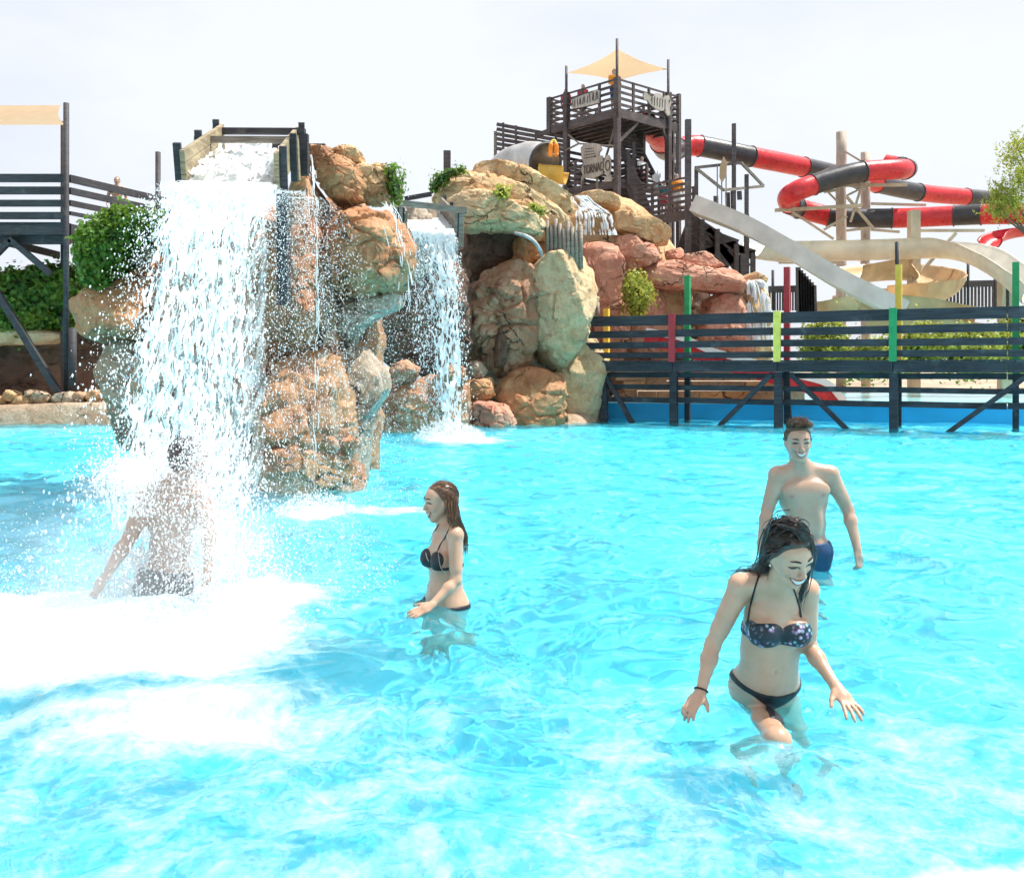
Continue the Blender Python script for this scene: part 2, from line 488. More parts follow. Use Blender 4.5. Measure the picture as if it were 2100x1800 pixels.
ff = q.math('ADD', sn, at.outputs['Fac'])
fac = q.rng(ff, .76, 1.14, 0, .95)
f1_ = q.node('ShaderNodeBsdfDiffuse'); f1_.inputs['Color'].default_value = (.92, .95, .96, 1)
f2_ = q.node('ShaderNodeBsdfTranslucent'); f2_.inputs['Color'].default_value = (.80, .95, .97, 1)
fo = q.node('ShaderNodeMixShader'); fo.inputs[0].default_value = .42; q.L.new(f1_.outputs[0], fo.inputs[1]); q.L.new(f2_.outputs[0], fo.inputs[2])
g1_ = q.node('ShaderNodeBsdfDiffuse'); g1_.inputs['Color'].default_value = (.10, .66, .80, 1)          # fine air bubbles keep the water a little milky
g2_ = q.node('ShaderNodeBsdfTranslucent'); g2_.inputs['Color'].default_value = (.10, .66, .80, 1)
ga = q.node('ShaderNodeMixShader'); ga.inputs[0].default_value = .5; q.L.new(g1_.outputs[0], ga.inputs[1]); q.L.new(g2_.outputs[0], ga.inputs[2])
gm = q.node('ShaderNodeMixShader'); q.L.new(q.rng(n1, .3, .7, .12, .34), gm.inputs[0]); q.L.new(q.b.outputs[0], gm.inputs[1]); q.L.new(ga.outputs[0], gm.inputs[2])
ms = q.node('ShaderNodeMixShader')
q.L.new(fac, ms.inputs[0]); q.L.new(gm.outputs[0], ms.inputs[1]); q.L.new(fo.outputs[0], ms.inputs[2]); q.L.new(ms.outputs[0], q.out.inputs['Surface'])
water.data.materials.append(q.m)
water.cycles.is_caustics_caster = True

def receiver(o):
    o.cycles.is_caustics_receiver = True; return o
q = NM('pool_floor_paint')
q.set(Base_Color=q.mix(q.rng(q.noise(.35, 4), .35, .65), (.22, .67, .78), (.31, .73, .82)), Roughness=.8)
fx = np.array([-40., -15, 0, 15, 40]); fy = np.array([-6., 1, 3, 6, 12, 32])
FX, FY = np.meshgrid(fx, fy)
FZ = np.interp(FY, [-6, 1, 4, 8, 32], [-.25, -.50, -.80, -.90, -1.1])
pf = receiver(sheet('pool_floor', FX, FY, FZ, q.m)); tag(pf, kind='structure')

WALL = np.array([(-60, 24.6), (-9, 24.6), (1.5, 26.9), (2.6, 26.75), (13.5, 24.25), (40, 18.2)])
def wall_strip(name, line, z0, z1, th, mat):
    mb = MB()
    for (x0, y0), (x1, y1) in zip(line[:-1], line[1:]):
        n = nrm((y1 - y0, x0 - x1, 0))[:2] * -th
        v = [(x0, y0, z0), (x1, y1, z0), (x1, y1, z1), (x0, y0, z1), (x1 + n[0], y1 + n[1], z1), (x0 + n[0], y0 + n[1], z1)]
        mb.add(v, [[0, 1, 2, 3], [3, 2, 4, 5]])
    return add(name, mb.mesh(name, mat))
pw = receiver(wall_strip('pool_wall', WALL, -1.2, .43, .3, M['blue_wall'])); tag(pw, kind='structure')
cp = MB()
for (x0, y0), (x1, y1) in zip(WALL[2:-1], WALL[3:]):
    v, f = beam_geo((x0, y0 + .12, .455), (x1, y1 + .12, .455), .34, .05); cp.add(v, f)
cap = add('pool_coping', cp.mesh('pool_coping', M['white'])); tag(cap, kind='structure')
# ground behind the pool, one sheet to the horizon
gx = np.concatenate([[-1500], WALL[:, 0], [1500]]); gy = np.concatenate([[24.6], WALL[:, 1], [18.2]])
ys = np.array([.28, 6, 20, 80, 400, 2200.])
GX = np.repeat(gx[None], len(ys), 0); GY = np.where(ys[:, None] < 100, gy[None] + ys[:, None], ys[:, None]); GZ = np.full_like(GX, .40)
gr = sheet('ground', GX, GY, GZ, M['ground']); tag(gr, kind='structure')
# second, shallow pool behind the bridge
q = NM('back_pool_water')
q.set(Base_Color=q.mix(q.rng(q.noise(1.2, 5, vec=q.mapped((.5, 2, 1))), .35, .65), (.16, .62, .72), (.30, .74, .80)), Roughness=.12, Specular_IOR_Level=.5)
q.bump(q.noise(3, 5, vec=q.mapped((.6, 2, 1))), .3, .05)
bx = np.array([[8.4, 30], [9.2, 30]]); by = np.array([[27.4, 25.6], [37, 37.]])
bpw = sheet('back_pool_water', bx, by, np.full((2, 2), .43), q.m); tag(bpw, kind='structure')
# ------------------------------------------------------------------ rocks
def star_radius(pts, c, th):
    """distance from c to the polygon outline along each direction"""
    p = np.asarray(pts) - c; q_ = np.roll(p, -1, 0)
    d = np.stack([np.cos(th), np.sin(th)], -1)
    e = q_ - p
    den = d[:, None, 0] * e[None, :, 1] - d[:, None, 1] * e[None, :, 0]
    den = np.where(abs(den) < 1e-9, 1e-9, den)
    t = (p[None, :, 0] * e[None, :, 1] - p[None, :, 1] * e[None, :, 0]) / den
    s = (p[None, :, 0] * d[:, None, 1] - p[None, :, 1] * d[:, None, 0]) / den
    ok = (s >= -1e-6) & (s <= 1 + 1e-6) & (t > 0)
    return np.where(ok, t, 0).max(1)
def worley(p):
    """nearest and second cell distance, cell hash (4 values), offset to cell point"""
    i = np.floor(p).astype(int); sh = p.shape[:-1]; f1 = np.full(sh, 9.); f2 = np.full(sh, 9.); hb = np.zeros(sh + (4,)); ob = np.zeros(sh + (3,))
    for dx in (-1, 0, 1):
        for dy in (-1, 0, 1):
            for dz in (-1, 0, 1):
                c = i + (dx, dy, dz)
                h = _perm[_perm[_perm[c[..., 0] & 255] + (c[..., 1] & 255)] + (c[..., 2] & 255)]
                r = np.stack([_perm[h], _perm[h + 1], _perm[h + 2]], -1) / 255.
                o = p - (c + r); d = np.linalg.norm(o, axis=-1)
                nb = d < f1; f2 = np.where(nb, f1, np.minimum(f2, d)); f1 = np.where(nb, d, f1)
                hb = np.where(nb[..., None], np.stack([_perm[h + 3], _perm[h + 5], _perm[h + 7], _perm[h + 11]], -1) / 255., hb); ob = np.where(nb[..., None], o, ob)
    return f1, f2, hb, ob
_bseed = [0]
def boulder_geo(pts, d, T, e=.62, rough=.045, facets=18, na=96, nr=40, lean=0.0, back=None, yaw=0.0):
    _bseed[0] += 1; sd = _bseed[0]; r_ = np.random.default_rng(100 + sd)
    pts = np.asarray(pts, float)
    w = np.stack([(pts[:, 0] - 1050) / F_PX * d, CAM_H + (HZ - pts[:, 1]) / F_PX * d], -1)
    x, y = w[:, 0], w[:, 1]; x1, y1 = np.roll(x, -1), np.roll(y, -1)
    cr = x * y1 - x1 * y; A = cr.sum() / 2
    c = np.array([((x + x1) * cr).sum(), ((y + y1) * cr).sum()]) / (6 * A)
    th = np.arange(na) * 2 * math.pi / na
    R = star_radius(w, c, th)
    R = np.maximum(R, .15 * R.max())
    for _ in range(1): R = (np.roll(R, 1) + 2 * R + np.roll(R, -1)) / 4
    k1, k2, k3 = int(nr * .45), int(nr * .33), nr - int(nr * .45) - int(nr * .33)
    pe_ = math.asin(.86 ** (1 / e)); ph1 = np.linspace(pe_, math.pi / 2, k2 + 1)[1:]; ph3 = np.linspace(math.pi / 2, math.pi, k3 + 1)[1:]
    r0 = np.linspace(.004, .86, k1)
    rr = np.concatenate([r0, np.sin(ph1) ** e, np.abs(np.sin(ph3)) ** e]); yy = np.concatenate([-(1 - r0 ** (2 / e)) ** (e / 2), -np.abs(np.cos(ph1)) ** e, np.abs(np.cos(ph3)) ** e])
    Tb = T if back is None else back
    yy = np.where(yy < 0, yy * T, yy * Tb)
    X = c[0] + rr[:, None] * R[None] * np.cos(th)[None]
    Zz = c[1] + rr[:, None] * R[None] * np.sin(th)[None]
    hw = R.max()
    Y = d + yy[:, None] + (Zz - c[1]) * lean + (X - c[0]) * yaw
    v = np.stack([X, Y, Zz], -1)
    ctr = np.array([c[0], d, c[1]])
    # facets: chisel the front with random planes
    rel = v - ctr; sz = np.array([np.ptp(w[:, 0]) / 2, T, np.ptp(w[:, 1]) / 2])
    for k in range(facets):
        n = r_.normal(size=3); n[1] = -abs(n[1]) * 1.1; n = nrm(n)
        h = (.70 + .22 * r_.random()) * np.sqrt(((n * sz) ** 2).sum())
        ex = np.clip(rel @ n - h, 0, None)
        rel = rel - ex[..., None] * n * .9 * np.array((.4, 1, .4))
    v = ctr + rel
    S = min(sz[0], sz[2], 1.6)
    dirn = rel / (np.linalg.norm(rel / sz, axis=-1, keepdims=True) + 1e-6) / sz
    dirn /= np.linalg.norm(dirn, axis=-1, keepdims=True) + 1e-6
    q1 = fbm(v * (1.1 / S) + sd * 7.7, 4)
    amp = rough * S * 2.0
    wv = v + .22 * S * np.stack([pn(v * 1.6 / S + 3), pn(v * 1.6 / S + 41), pn(v * 1.6 / S + 83)], -1)
    disp = amp * q1 * .9
    if facets:
        for cs, am in ((.75 * S, 1.15), (.30 * S, .42)):            # broken blocks: every cell gets its own height and tilt
            f1, f2, hsh, off = worley(wv * (1 / cs, 1 / cs, 1.5 / cs) + sd * 5.5)
            tilt = (off * (hsh[..., 1:4] - .5)).sum(-1)
            e_ = sstep(0, .16, f2 - f1)
            disp = disp + amp * am * ((hsh[..., 0] - .5) * .9 + tilt * 1.1) * e_ - amp * am * .55 * (1 - e_)
        lay = (v[..., 2] + .25 * S * pn(v * .9 / S + sd)) / (.17 * S); li = np.floor(lay); lf = lay - li
        lh = np.sin(li * 12.9898 + sd * 3.3) * .5; lh2 = np.sin((li + 1) * 12.9898 + sd * 3.3) * .5
        disp = disp + amp * .38 * (lh + (lh2 - lh) * sstep(.8, 1.0, lf))
    disp = disp + .012 * fbm(v * 6 + sd, 3)
    v = v + dirn * disp[..., None]
    i = np.arange(nr * na).reshape(nr, na); j = np.roll(i, -1, 1)
    f = np.stack([i[:-1], i[1:], j[1:], j[:-1]], -1).reshape(-1, 4)
    return v.reshape(-1, 3), f
def boulder(parent, pts, d, T, mat, name='boulder', grow=1.0, **kw):
    if parent.get('grow'):
        pts = np.asarray(pts, float); c_ = pts.mean(0); pts = c_ + (pts - c_) * parent['grow']
    if d < 14: kw.setdefault('na', 130); kw.setdefault('nr', 54)
    kw.setdefault('e', .5)
    v, f = boulder_geo(pts, d, T, **kw)
    me = mesh_np(name, v, f, True, M[mat]); me.set_sharp_from_angle(angle=math.radians(24))
    return add(name, me, parent)

# --- the rock stack that carries the big flume
rk1 = empty('rock_formation', (-2.6, 11.5, 0), 'tall wet orange rock stack under the big wooden flume and its waterfall', 'rock', None); rk1['grow'] = 1.02
boulder(rk1, [(330, 395), (470, 390), (600, 375), (640, 560), (645, 800), (660, 1120), (420, 1120), (300, 960), (268, 760), (290, 520)], 12.6, 1.1, 'rock_wet', rough=.05)
boulder(rk1, ZB([(60, 340), (180, 290), (265, 420), (290, 700), (310, 1000), (330, 1250), (200, 1320), (50, 1310), (30, 900), (40, 560)]), 11.9, .8, 'rock_wet', rough=.05)
boulder(rk1, ZB([(-110, 1500), (-40, 1330), (60, 1240), (200, 1180), (345, 1230), (390, 1450), (440, 1700), (465, 1870), (470, 2180), (-110, 2180), (-130, 1800)]), 11.35, .75, 'rock_wet', rough=.05)
boulder(rk1, ZB([(330, 1290), (390, 1200), (475, 1165), (580, 1235), (625, 1290), (612, 1400), (560, 1480), (505, 1570), (482, 1800), (470, 2120), (330, 2120), (310, 1600)]), 12.1, .6, 'rock_teal', rough=.045)
boulder(rk1, ZB([(245, 470), (330, 445), (430, 470), (520, 440), (610, 432), (662, 510), (712, 640), (738, 770), (742, 880), (668, 925), (520, 915), (400, 940), (290, 920), (250, 760), (236, 590)]), 12.2, 1.0, 'rock_orange', rough=.055, facets=26)
boulder(rk1, ZB([(238, 210), (300, 190), (370, 200), (440, 262), (472, 340), (462, 420), (390, 458), (300, 430), (252, 350)]), 12.1, .6, 'rock_orange', rough=.07, facets=20)
boulder(rk1, ZB([(420, 232), (500, 235), (580, 272), (640, 330), (662, 430), (600, 445), (500, 450), (450, 420), (440, 320)]), 12.9, .7, 'rock_tan', rough=.07)
boulder(rk1, ZB([(330, 170), (395, 152), (462, 182), (470, 240), (400, 262), (320, 215)]), 12.6, .4, 'rock_tan', rough=.08)
boulder(rk1, ZB([(265, 915), (420, 930), (560, 912), (700, 905), (690, 975), (560, 1030), (470, 1100), (400, 1240), (300, 1260), (270, 1050)]), 12.6, .55, 'rock_teal', rough=.05)
boulder(rk1, ZB([(200, 150), (300, 150), (330, 210), (260, 330), (190, 300)]), 12.4, .4, 'rock_wet', rough=.06)
boulder(rk1, ZA([(330, 1190), (345, 1130), (430, 1095), (520, 1045), (610, 1030), (690, 950), (800, 900), (840, 1290), (700, 1310), (600, 1300), (500, 1330), (400, 1305), (345, 1235)]), 12.6, .7, 'rock_orange', rough=.03, facets=12)
boulder(rk1, ZA([(560, 1310), (700, 1290), (840, 1280), (840, 1980), (640, 1900), (590, 1650), (548, 1480)]), 12.9, .7, 'rock_ledge', rough=.045)
boulder(rk1, ZA([(690, 870), (780, 800), (900, 780), (900, 960), (760, 960), (680, 950)]), 12.9, .5, 'rock_tan', rough=.05)
# --- dark wet recess and ledge behind the second fall
rk2 = empty('rock_formation', (-1.6, 21.5, 0), 'dark wet rock recess and low ledge behind the smaller middle waterfall', 'rock', None)
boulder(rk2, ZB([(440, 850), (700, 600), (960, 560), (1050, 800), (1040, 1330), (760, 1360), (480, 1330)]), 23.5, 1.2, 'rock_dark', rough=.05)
boulder(rk2, ZB([(420, 1390), (620, 1360), (800, 1340), (1010, 1355), (1040, 1450), (1035, 1800), (420, 1800)]), 21.9, .8, 'rock_wet', rough=.04)
boulder(rk2, ZB([(610, 1300), (690, 1250), (760, 1310), (740, 1390), (620, 1390)]), 21.6, .5, 'rock_red', rough=.06)
boulder(rk2, ZB([(850, 1310), (930, 1280), (1010, 1300), (1010, 1390), (850, 1400)]), 21.6, .4, 'rock_wet', rough=.06)
boulder(rk2, ZB([(640, 480), (830, 440), (880, 560), (860, 760), (740, 900), (690, 820), (650, 620)]), 22.6, .9, 'rock_teal', rough=.05)
# --- the tan formation right of it
rk3 = empty('rock_formation', (0.8, 24, 0), 'large cream and tan boulder formation between the middle waterfall and the footbridge', 'rock', None); rk3['grow'] = 1.10
boulder(rk3, ZB([(812, 420), (845, 335), (960, 285), (1060, 300), (1200, 330), (1330, 400), (1460, 470), (1560, 560), (1500, 640), (1250, 610), (1000, 560), (830, 460)]), 25.6, 1.4, 'rock_tan', rough=.05, facets=20)
boulder(rk3, ZB([(1005, 262), (1030, 200), (1080, 196), (1150, 240), (1300, 280), (1420, 340), (1545, 405), (1560, 460), (1450, 495), (1300, 440), (1120, 350)]), 25.9, 1.0, 'rock_tan', rough=.06, facets=20)
boulder(rk3, ZB([(880, 430), (920, 395), (1000, 380), (1130, 398), (1260, 470), (1420, 540), (1432, 620), (1390, 642), (1250, 592), (1100, 590), (1010, 600), (930, 520)]), 24.3, 1.0, 'rock_cream', rough=.055, facets=20)
boulder(rk3, ZB([(985, 560), (1250, 560), (1290, 700), (1240, 790), (1060, 880), (990, 850)]), 25.8, .9, 'rock_dark', rough=.05)  # shadow under the cream boulder, put in as dark rock
boulder(rk3, ZB([(1245, 615), (1330, 640), (1395, 700), (1380, 760), (1260, 760)]), 25.2, .5, 'rock_orange', rough=.05)
boulder(rk3, ZB([(985, 870), (1100, 800), (1240, 755), (1340, 735), (1400, 760), (1395, 900), (1380, 1100), (1370, 1290), (1210, 1320), (1100, 1300), (1000, 1290), (990, 1050)]), 24.6, .8, 'rock_red', rough=.075, facets=22)
boulder(rk3, ZB([(1340, 760), (1400, 715), (1500, 712), (1600, 725), (1678, 792), (1692, 900), (1650, 1040), (1612, 1180), (1560, 1290), (1440, 1300), (1350, 1230), (1335, 950)]), 24.9, 1.2, 'rock_cream', rough=.05, facets=16)
boulder(rk3, ZB([(1590, 1180), (1622, 1060), (1700, 1150), (1732, 1262), (1695, 1440), (1668, 1760), (1505, 1760), (1490, 1400), (1420, 1270), (1500, 1220)]), 25.9, .9, 'rock_cream', rough=.035, facets=12)
boulder(rk3, ZB([(1140, 1345), (1210, 1290), (1320, 1286), (1440, 1318), (1504, 1355), (1506, 1500), (1500, 1760), (1240, 1760), (1235, 1500), (1145, 1450)]), 24.2, .7, 'rock_orange', rough=.045, facets=16)
boulder(rk3, ZB([(1015, 1560), (1055, 1472), (1130, 1458), (1240, 1490), (1262, 1580), (1240, 1760), (1010, 1760)]), 23.4, .5, 'rock_pink', rough=.05)
boulder(rk3, ZB([(1015, 1380), (1140, 1358), (1160, 1450), (1060, 1490), (1010, 1560)]), 23.8, .45, 'rock_orange', rough=.06)
boulder(rk3, ZB([(1020, 1275), (1080, 1275), (1115, 1320), (1090, 1370), (1015, 1365)]), 23.9, .3, 'rock_ledge', rough=.06)
boulder(rk3, ZB([(1000, 1590), (1300, 1590), (1680, 1520), (1700, 1760), (1000, 1780)]), 24.9, 1.3, 'rock_ledge', rough=.02, e=.4)
boulder(rk3, ZB([(1160, 1100), (1215, 1090), (1215, 1300), (1150, 1300)]), 24.1, .25, 'rock_dark', rough=.05)  # shade of an upright cleft, painted as a dark lump
# rock mass filling the gaps between the boulders
boulder(rk3, ZB([(880, 470), (1100, 420), (1400, 560), (1600, 760), (1640, 1000), (1600, 1300), (1560, 1760), (1000, 1760), (980, 1200), (960, 760)]), 26.9, 1.2, 'rock_red', rough=.04)
boulder(rk3, ZB([(990, 1240), (1250, 1180), (1540, 1240), (1560, 1760), (990, 1760)]), 25.6, .8, 'rock_ledge', rough=.04)
boulder(rk1, ZB([(180, 380), (420, 330), (640, 420), (680, 700), (560, 1000), (560, 1350), (520, 2100), (60, 2100), (80, 900)]), 13.3, .8, 'rock_wet', rough=.04)
# rock hill that carries the tower
boulder(rk3, [(1080, 470), (1160, 400), (1290, 405), (1360, 470), (1420, 640), (1420, 800), (1150, 800), (1060, 620)], 31.5, 1.6, 'rock_tan', rough=.05)
# --- upper little falls and pink rocks
rk4 = empty('rock_formation', (6.2, 31, .4), 'pink rock grotto with a dark opening behind the footbridge', 'rock', None); rk4['grow'] = 1.06
boulder(rk4, ZT([(735, 1370), (840, 1340), (960, 1325), (1100, 1370), (1155, 1410), (1150, 1470), (960, 1440), (800, 1440)]), 30.2, .9, 'rock_tan', rough=.05)
boulder(rk4, ZT([(580, 1490), (760, 1470), (860, 1520), (860, 1700), (800, 1760), (560, 1640)]), 29.2, .7, 'rock_tan', rough=.05)
boulder(rk4, ZT([(1080, 1470), (1200, 1480), (1330, 1530), (1480, 1600), (1590, 1680), (1570, 1776), (1450, 1790), (1200, 1690), (1120, 1650)]), 29.8, 1.0, 'rock_tan', rough=.05)
boulder(rk4, ZP([(40, 230), (200, 190), (385, 190), (425, 400), (435, 540), (405, 690), (480, 920), (500, 1500), (200, 1500), (190, 620), (180, 480), (60, 400)]), 29.0, .9, 'rock_pink', rough=.045)
boulder(rk4, ZP([(370, 185), (540, 188), (605, 260), (740, 300), (775, 425), (660, 470), (540, 520), (440, 545), (410, 370)]), 29.3, .8, 'rock_pink', rough=.06)
boulder(rk4, ZP([(545, 470), (580, 420), (700, 415), (950, 445), (1080, 490), (1300, 520), (1420, 482), (1550, 510), (1580, 600), (1560, 745), (1350, 730), (1160, 700), (830, 692), (690, 670), (590, 590)]), 29.6, 1.1, 'rock_pink', rough=.05, facets=20, na=150)
boulder(rk4, ZP([(770, 360), (980, 305), (1010, 430), (940, 470), (780, 430)]), 31, .6, 'rock_pink', rough=.05)
boulder(rk4, ZP([(955, 410), (1000, 370), (1190, 355), (1290, 430), (1390, 500), (1280, 545), (1000, 500)]), 30.2, .8, 'rock_pink', rough=.06)
boulder(rk4, ZP([(560, 560), (700, 650), (840, 680), (845, 1400), (440, 1400), (440, 560)]), 30.0, .7, 'rock_pink', rough=.04)
boulder(rk4, ZP([(1155, 690), (1360, 700), (1570, 720), (1620, 900), (1640, 1500), (1150, 1500)]), 29.8, .8, 'rock_pink', rough=.045)
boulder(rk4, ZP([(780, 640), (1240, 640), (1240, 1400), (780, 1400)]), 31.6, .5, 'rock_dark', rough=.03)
boulder(rk4, ZP([(1540, 600), (1600, 560), (1720, 590), (1790, 610), (1800, 1500), (1580, 1500)]), 30.6, .7, 'rock_cream', rough=.04)
boulder(rk4, ZP([(1550, 570), (1640, 540), (1790, 600), (1780, 640), (1560, 640)]), 30.3, .7, 'rock_tan', rough=.05)
# low block wall seen through the bridge
rw = empty('block_wall', (5.5, 28.6, .4), 'low tan stone block wall seen through the lower bridge rails', 'wall')
for row in range(3):
    x = 3.2 + .25 * (row % 2)
    while x < 8.6:
        w = random.uniform(.55, .95)
        z0 = .42 + row * .31
        yb = 28.7 - (x - 3.2) * .09
        mat = M['rock_ledge'] if random.random() < .6 else (M['rock_tan'] if random.random() < .6 else M['rock_pink'])
        v, f = beam_geo((x + .012, yb, z0 + .15), (x + w - .012, yb - .05, z0 + .15), .32 + random.uniform(-.03, .03), .285)
        add('stone_block', mesh_np('stone_block', v, f, False, mat), rw)
        x += w

# --- left bank under the platform
lb = boulder_geo([(-260, 836), (120, 826), (250, 822), (250, 950), (-260, 950)], 25.0, 1.3, e=.35, rough=.012, facets=3)
o = add('rock_ledge', mesh_np('rock_ledge', *lb, True, M['rock_ledge']), None, (-12.6, 25, 0)); tag(o, 'low smooth stone ledge along the pool edge below the left platform', 'ledge')
cv = empty('rock_grotto', (-13, 27.5, .5), 'dark rock recess with a pale overhanging lip under the ivy hedge', 'rock')
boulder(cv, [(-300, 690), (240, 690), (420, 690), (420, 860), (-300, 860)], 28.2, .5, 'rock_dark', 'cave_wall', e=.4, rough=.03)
boulder(cv, ZA([(-500, 1230), (0, 1235), (200, 1240), (365, 1270), (400, 1320), (200, 1335), (0, 1340), (-500, 1340)]), 26.6, .8, 'rock_cream', 'overhang', e=.5, rough=.03)
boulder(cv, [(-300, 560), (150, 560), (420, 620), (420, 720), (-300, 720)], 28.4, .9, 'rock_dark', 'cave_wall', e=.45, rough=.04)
stones = [((18, 1625), 34, 26, 'rock_tan'), ((58, 1602), 42, 34, 'rock_tan'), ((130, 1632), 62, 38, 'rock_tan'), ((215, 1618), 58, 42, 'rock_ledge'), ((345, 1622), 78, 40, 'rock_ledge'), ((420, 1612), 40, 30, 'rock_red'), ((500, 1608), 58, 42, 'rock_orange'), ((165, 1590), 34, 20, 'rock_ledge'), ((-70, 1620), 60, 40, 'rock_orange')]
for k, ((x, y), rx, ry, mt) in enumerate(stones):
    r_ = np.random.default_rng(k)
    pts = [(x + rx * math.cos(t) * r_.uniform(.85, 1.12), y + ry * math.sin(t) * r_.uniform(.85, 1.12)) for t in np.linspace(0, 6.28, 11)[:-1]]
    v, f = boulder_geo(ZA(pts), 24.9, .32, rough=.07, na=50, nr=24, facets=10)
    c = v.mean(0); c[2] = v[:, 2].min()
    o = add('bank_stone', mesh_np('bank_stone', v, f, True, M[mt]), None, c)
    tag(o, 'rounded %s stone, number %s from the left in the row on the left ledge' % ({'rock_tan': 'sandy yellow', 'rock_ledge': 'grey brown', 'rock_red': 'red brown', 'rock_orange': 'orange'}[mt], ['two', 'three', 'five', 'six', 'seven', 'eight', 'nine', 'four', 'one'][k]), 'stone', 'stones along the left ledge')

for o in (rk1, rk3, rk4): del o['grow']
# ------------------------------------------------------------------ foliage
def leaf_cloud(name, pts, nrmls, size, mat, parent, seed=0, shade=None, droop=.4, aspect=.8):
    """one small bent leaf (two quads) at each point"""
    r_ = np.random.default_rng(seed); n = len(pts)
    nn = nrmls + r_.normal(size=(n, 3)) * .55; nn /= np.linalg.norm(nn, axis=1)[:, None]
    t = np.cross(nn, r_.normal(size=(n, 3))); t[:, 2] -= droop; t -= nn * (t * nn).sum(1)[:, None]; t /= np.linalg.norm(t, axis=1)[:, None] + 1e-9
    s = np.cross(nn, t); L = size * r_.uniform(.6, 1.35, n)[:, None]; W = L * aspect
    v = np.stack([pts - s * 0, pts + t * L * .5 + s * W * .5 + nn * L * .12, pts + t * L, pts + t * L * .5 - s * W * .5 + nn * L * .12], 1)
    f = np.arange(n * 4).reshape(n, 4)
    f = np.concatenate([f[:, [0, 1, 2]], f[:, [0, 2, 3]]])
    me = mesh_np(name, v.reshape(-1, 3), f, False, mat)
    a = me.attributes.new('shade', 'FLOAT', 'POINT')
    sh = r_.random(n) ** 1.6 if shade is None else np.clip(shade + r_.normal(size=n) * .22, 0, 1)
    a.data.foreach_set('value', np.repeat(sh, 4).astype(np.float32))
    o = add(name, me, parent); o['kind'] = 'stuff'; return o
def surface_points(v, f, n, seed, keep=None):
    r_ = np.random.default_rng(seed); a, b, c, d = v[f[:, 0]], v[f[:, 1]], v[f[:, 2]], v[f[:, 3]]
    nr_ = np.cross(c - a, d - b); ar = np.linalg.norm(nr_, axis=1); nr_ /= ar[:, None] + 1e-9
    if keep is not None: ar = ar * keep(a)
    i = r_.choice(len(f), n, p=ar / ar.sum()); u, w = r_.random((2, n, 1))
    return lerp(lerp(a[i], b[i], u), lerp(d[i], c[i], u), w), nr_[i]
def ivy(label, pts, d, T, n, size, mat='ivy', seed=1, lift=.25, name='ivy_bush', base=None, cat='ivy'):
    v, f = boulder_geo(pts, d, T, rough=.20, facets=0, na=80, nr=36, e=.8)
    ctr = v.mean(0)
    p, nn = surface_points(v, f, n, seed, lambda a: (a[:, 1] < d + .3 * T) + .15)
    if (nn * (p - ctr)).sum(1).mean() < 0: nn = -nn
    r_ = np.random.default_rng(seed + 5)
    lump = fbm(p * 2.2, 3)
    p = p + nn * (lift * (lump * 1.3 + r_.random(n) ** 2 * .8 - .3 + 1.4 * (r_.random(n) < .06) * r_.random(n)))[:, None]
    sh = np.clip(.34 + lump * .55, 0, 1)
    b = ctr.copy(); b[2] = v[:, 2].min()
    root = empty(name, b, label, cat)
    inner = ctr + (v - ctr) * (.9 if mat == 'ivy' else .72)
    add('stems', mesh_np('stems', inner, f, True, M['stem']), root)
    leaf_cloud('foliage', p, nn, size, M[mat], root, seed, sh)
    return root
M['stem'] = plain('dark_stem_tangle', (.035, .04, .015), .9, bump=.5, scale=5)
ivy('dense ivy mound spilling over the rock left of the big waterfall', ZA([(450, 1010), (470, 890), (510, 780), (570, 705), (650, 655), (745, 645), (880, 660), (890, 720), (820, 790), (730, 850), (660, 950), (590, 1010), (500, 1040), (455, 1040)]), 12.3, .45, 7000, .07, seed=2, lift=.09)
ivy('long dark green ivy hedge under the left wooden platform', ZA([(-420, 1050), (0, 1010), (150, 980), (260, 945), (400, 955), (430, 1040), (400, 1120), (360, 1180), (345, 1240), (200, 1250), (0, 1245), (-420, 1240)]), 26.9, 1.0, 11000, .15, seed=3, lift=.3, name='ivy_hedge', cat='hedge')
ivy('small green ivy tuft at the right top of the orange rock stack', ZB([(600, 262), (640, 290), (662, 360), (655, 430), (630, 440), (620, 360), (590, 300)]), 12.5, .22, 700, .05, seed=4, lift=.1)
ivy('little ivy patch on the left shoulder of the tan boulders', ZB([(815, 380), (840, 320), (900, 285), (1000, 262), (1000, 285), (900, 312), (850, 345), (825, 400)]), 24.7, .3, 700, .08, seed=5, lift=.12)
ivy('yellow green tuft growing between two tan boulders', ZB([(1160, 380), (1200, 362), (1225, 395), (1210, 415), (1170, 410)]), 23.6, .2, 260, .08, 'shrub', seed=6, lift=.15, cat='plant', name='tuft')
ivy('yellow green tuft on the right end of the cream boulder', ZB([(1330, 455), (1370, 460), (1410, 490), (1400, 510), (1350, 480)]), 23.6, .2, 260, .07, 'shrub', seed=7, lift=.15, cat='plant', name='tuft')
ivy('flowering shrub with yellow green base beside the pink rock', ZP([(445, 620), (500, 560), (600, 590), (650, 700), (655, 850), (600, 940), (500, 930), (470, 820)]), 27.9, .5, 2600, .09, 'shrub', seed=8, lift=.3, cat='shrub', name='shrub')
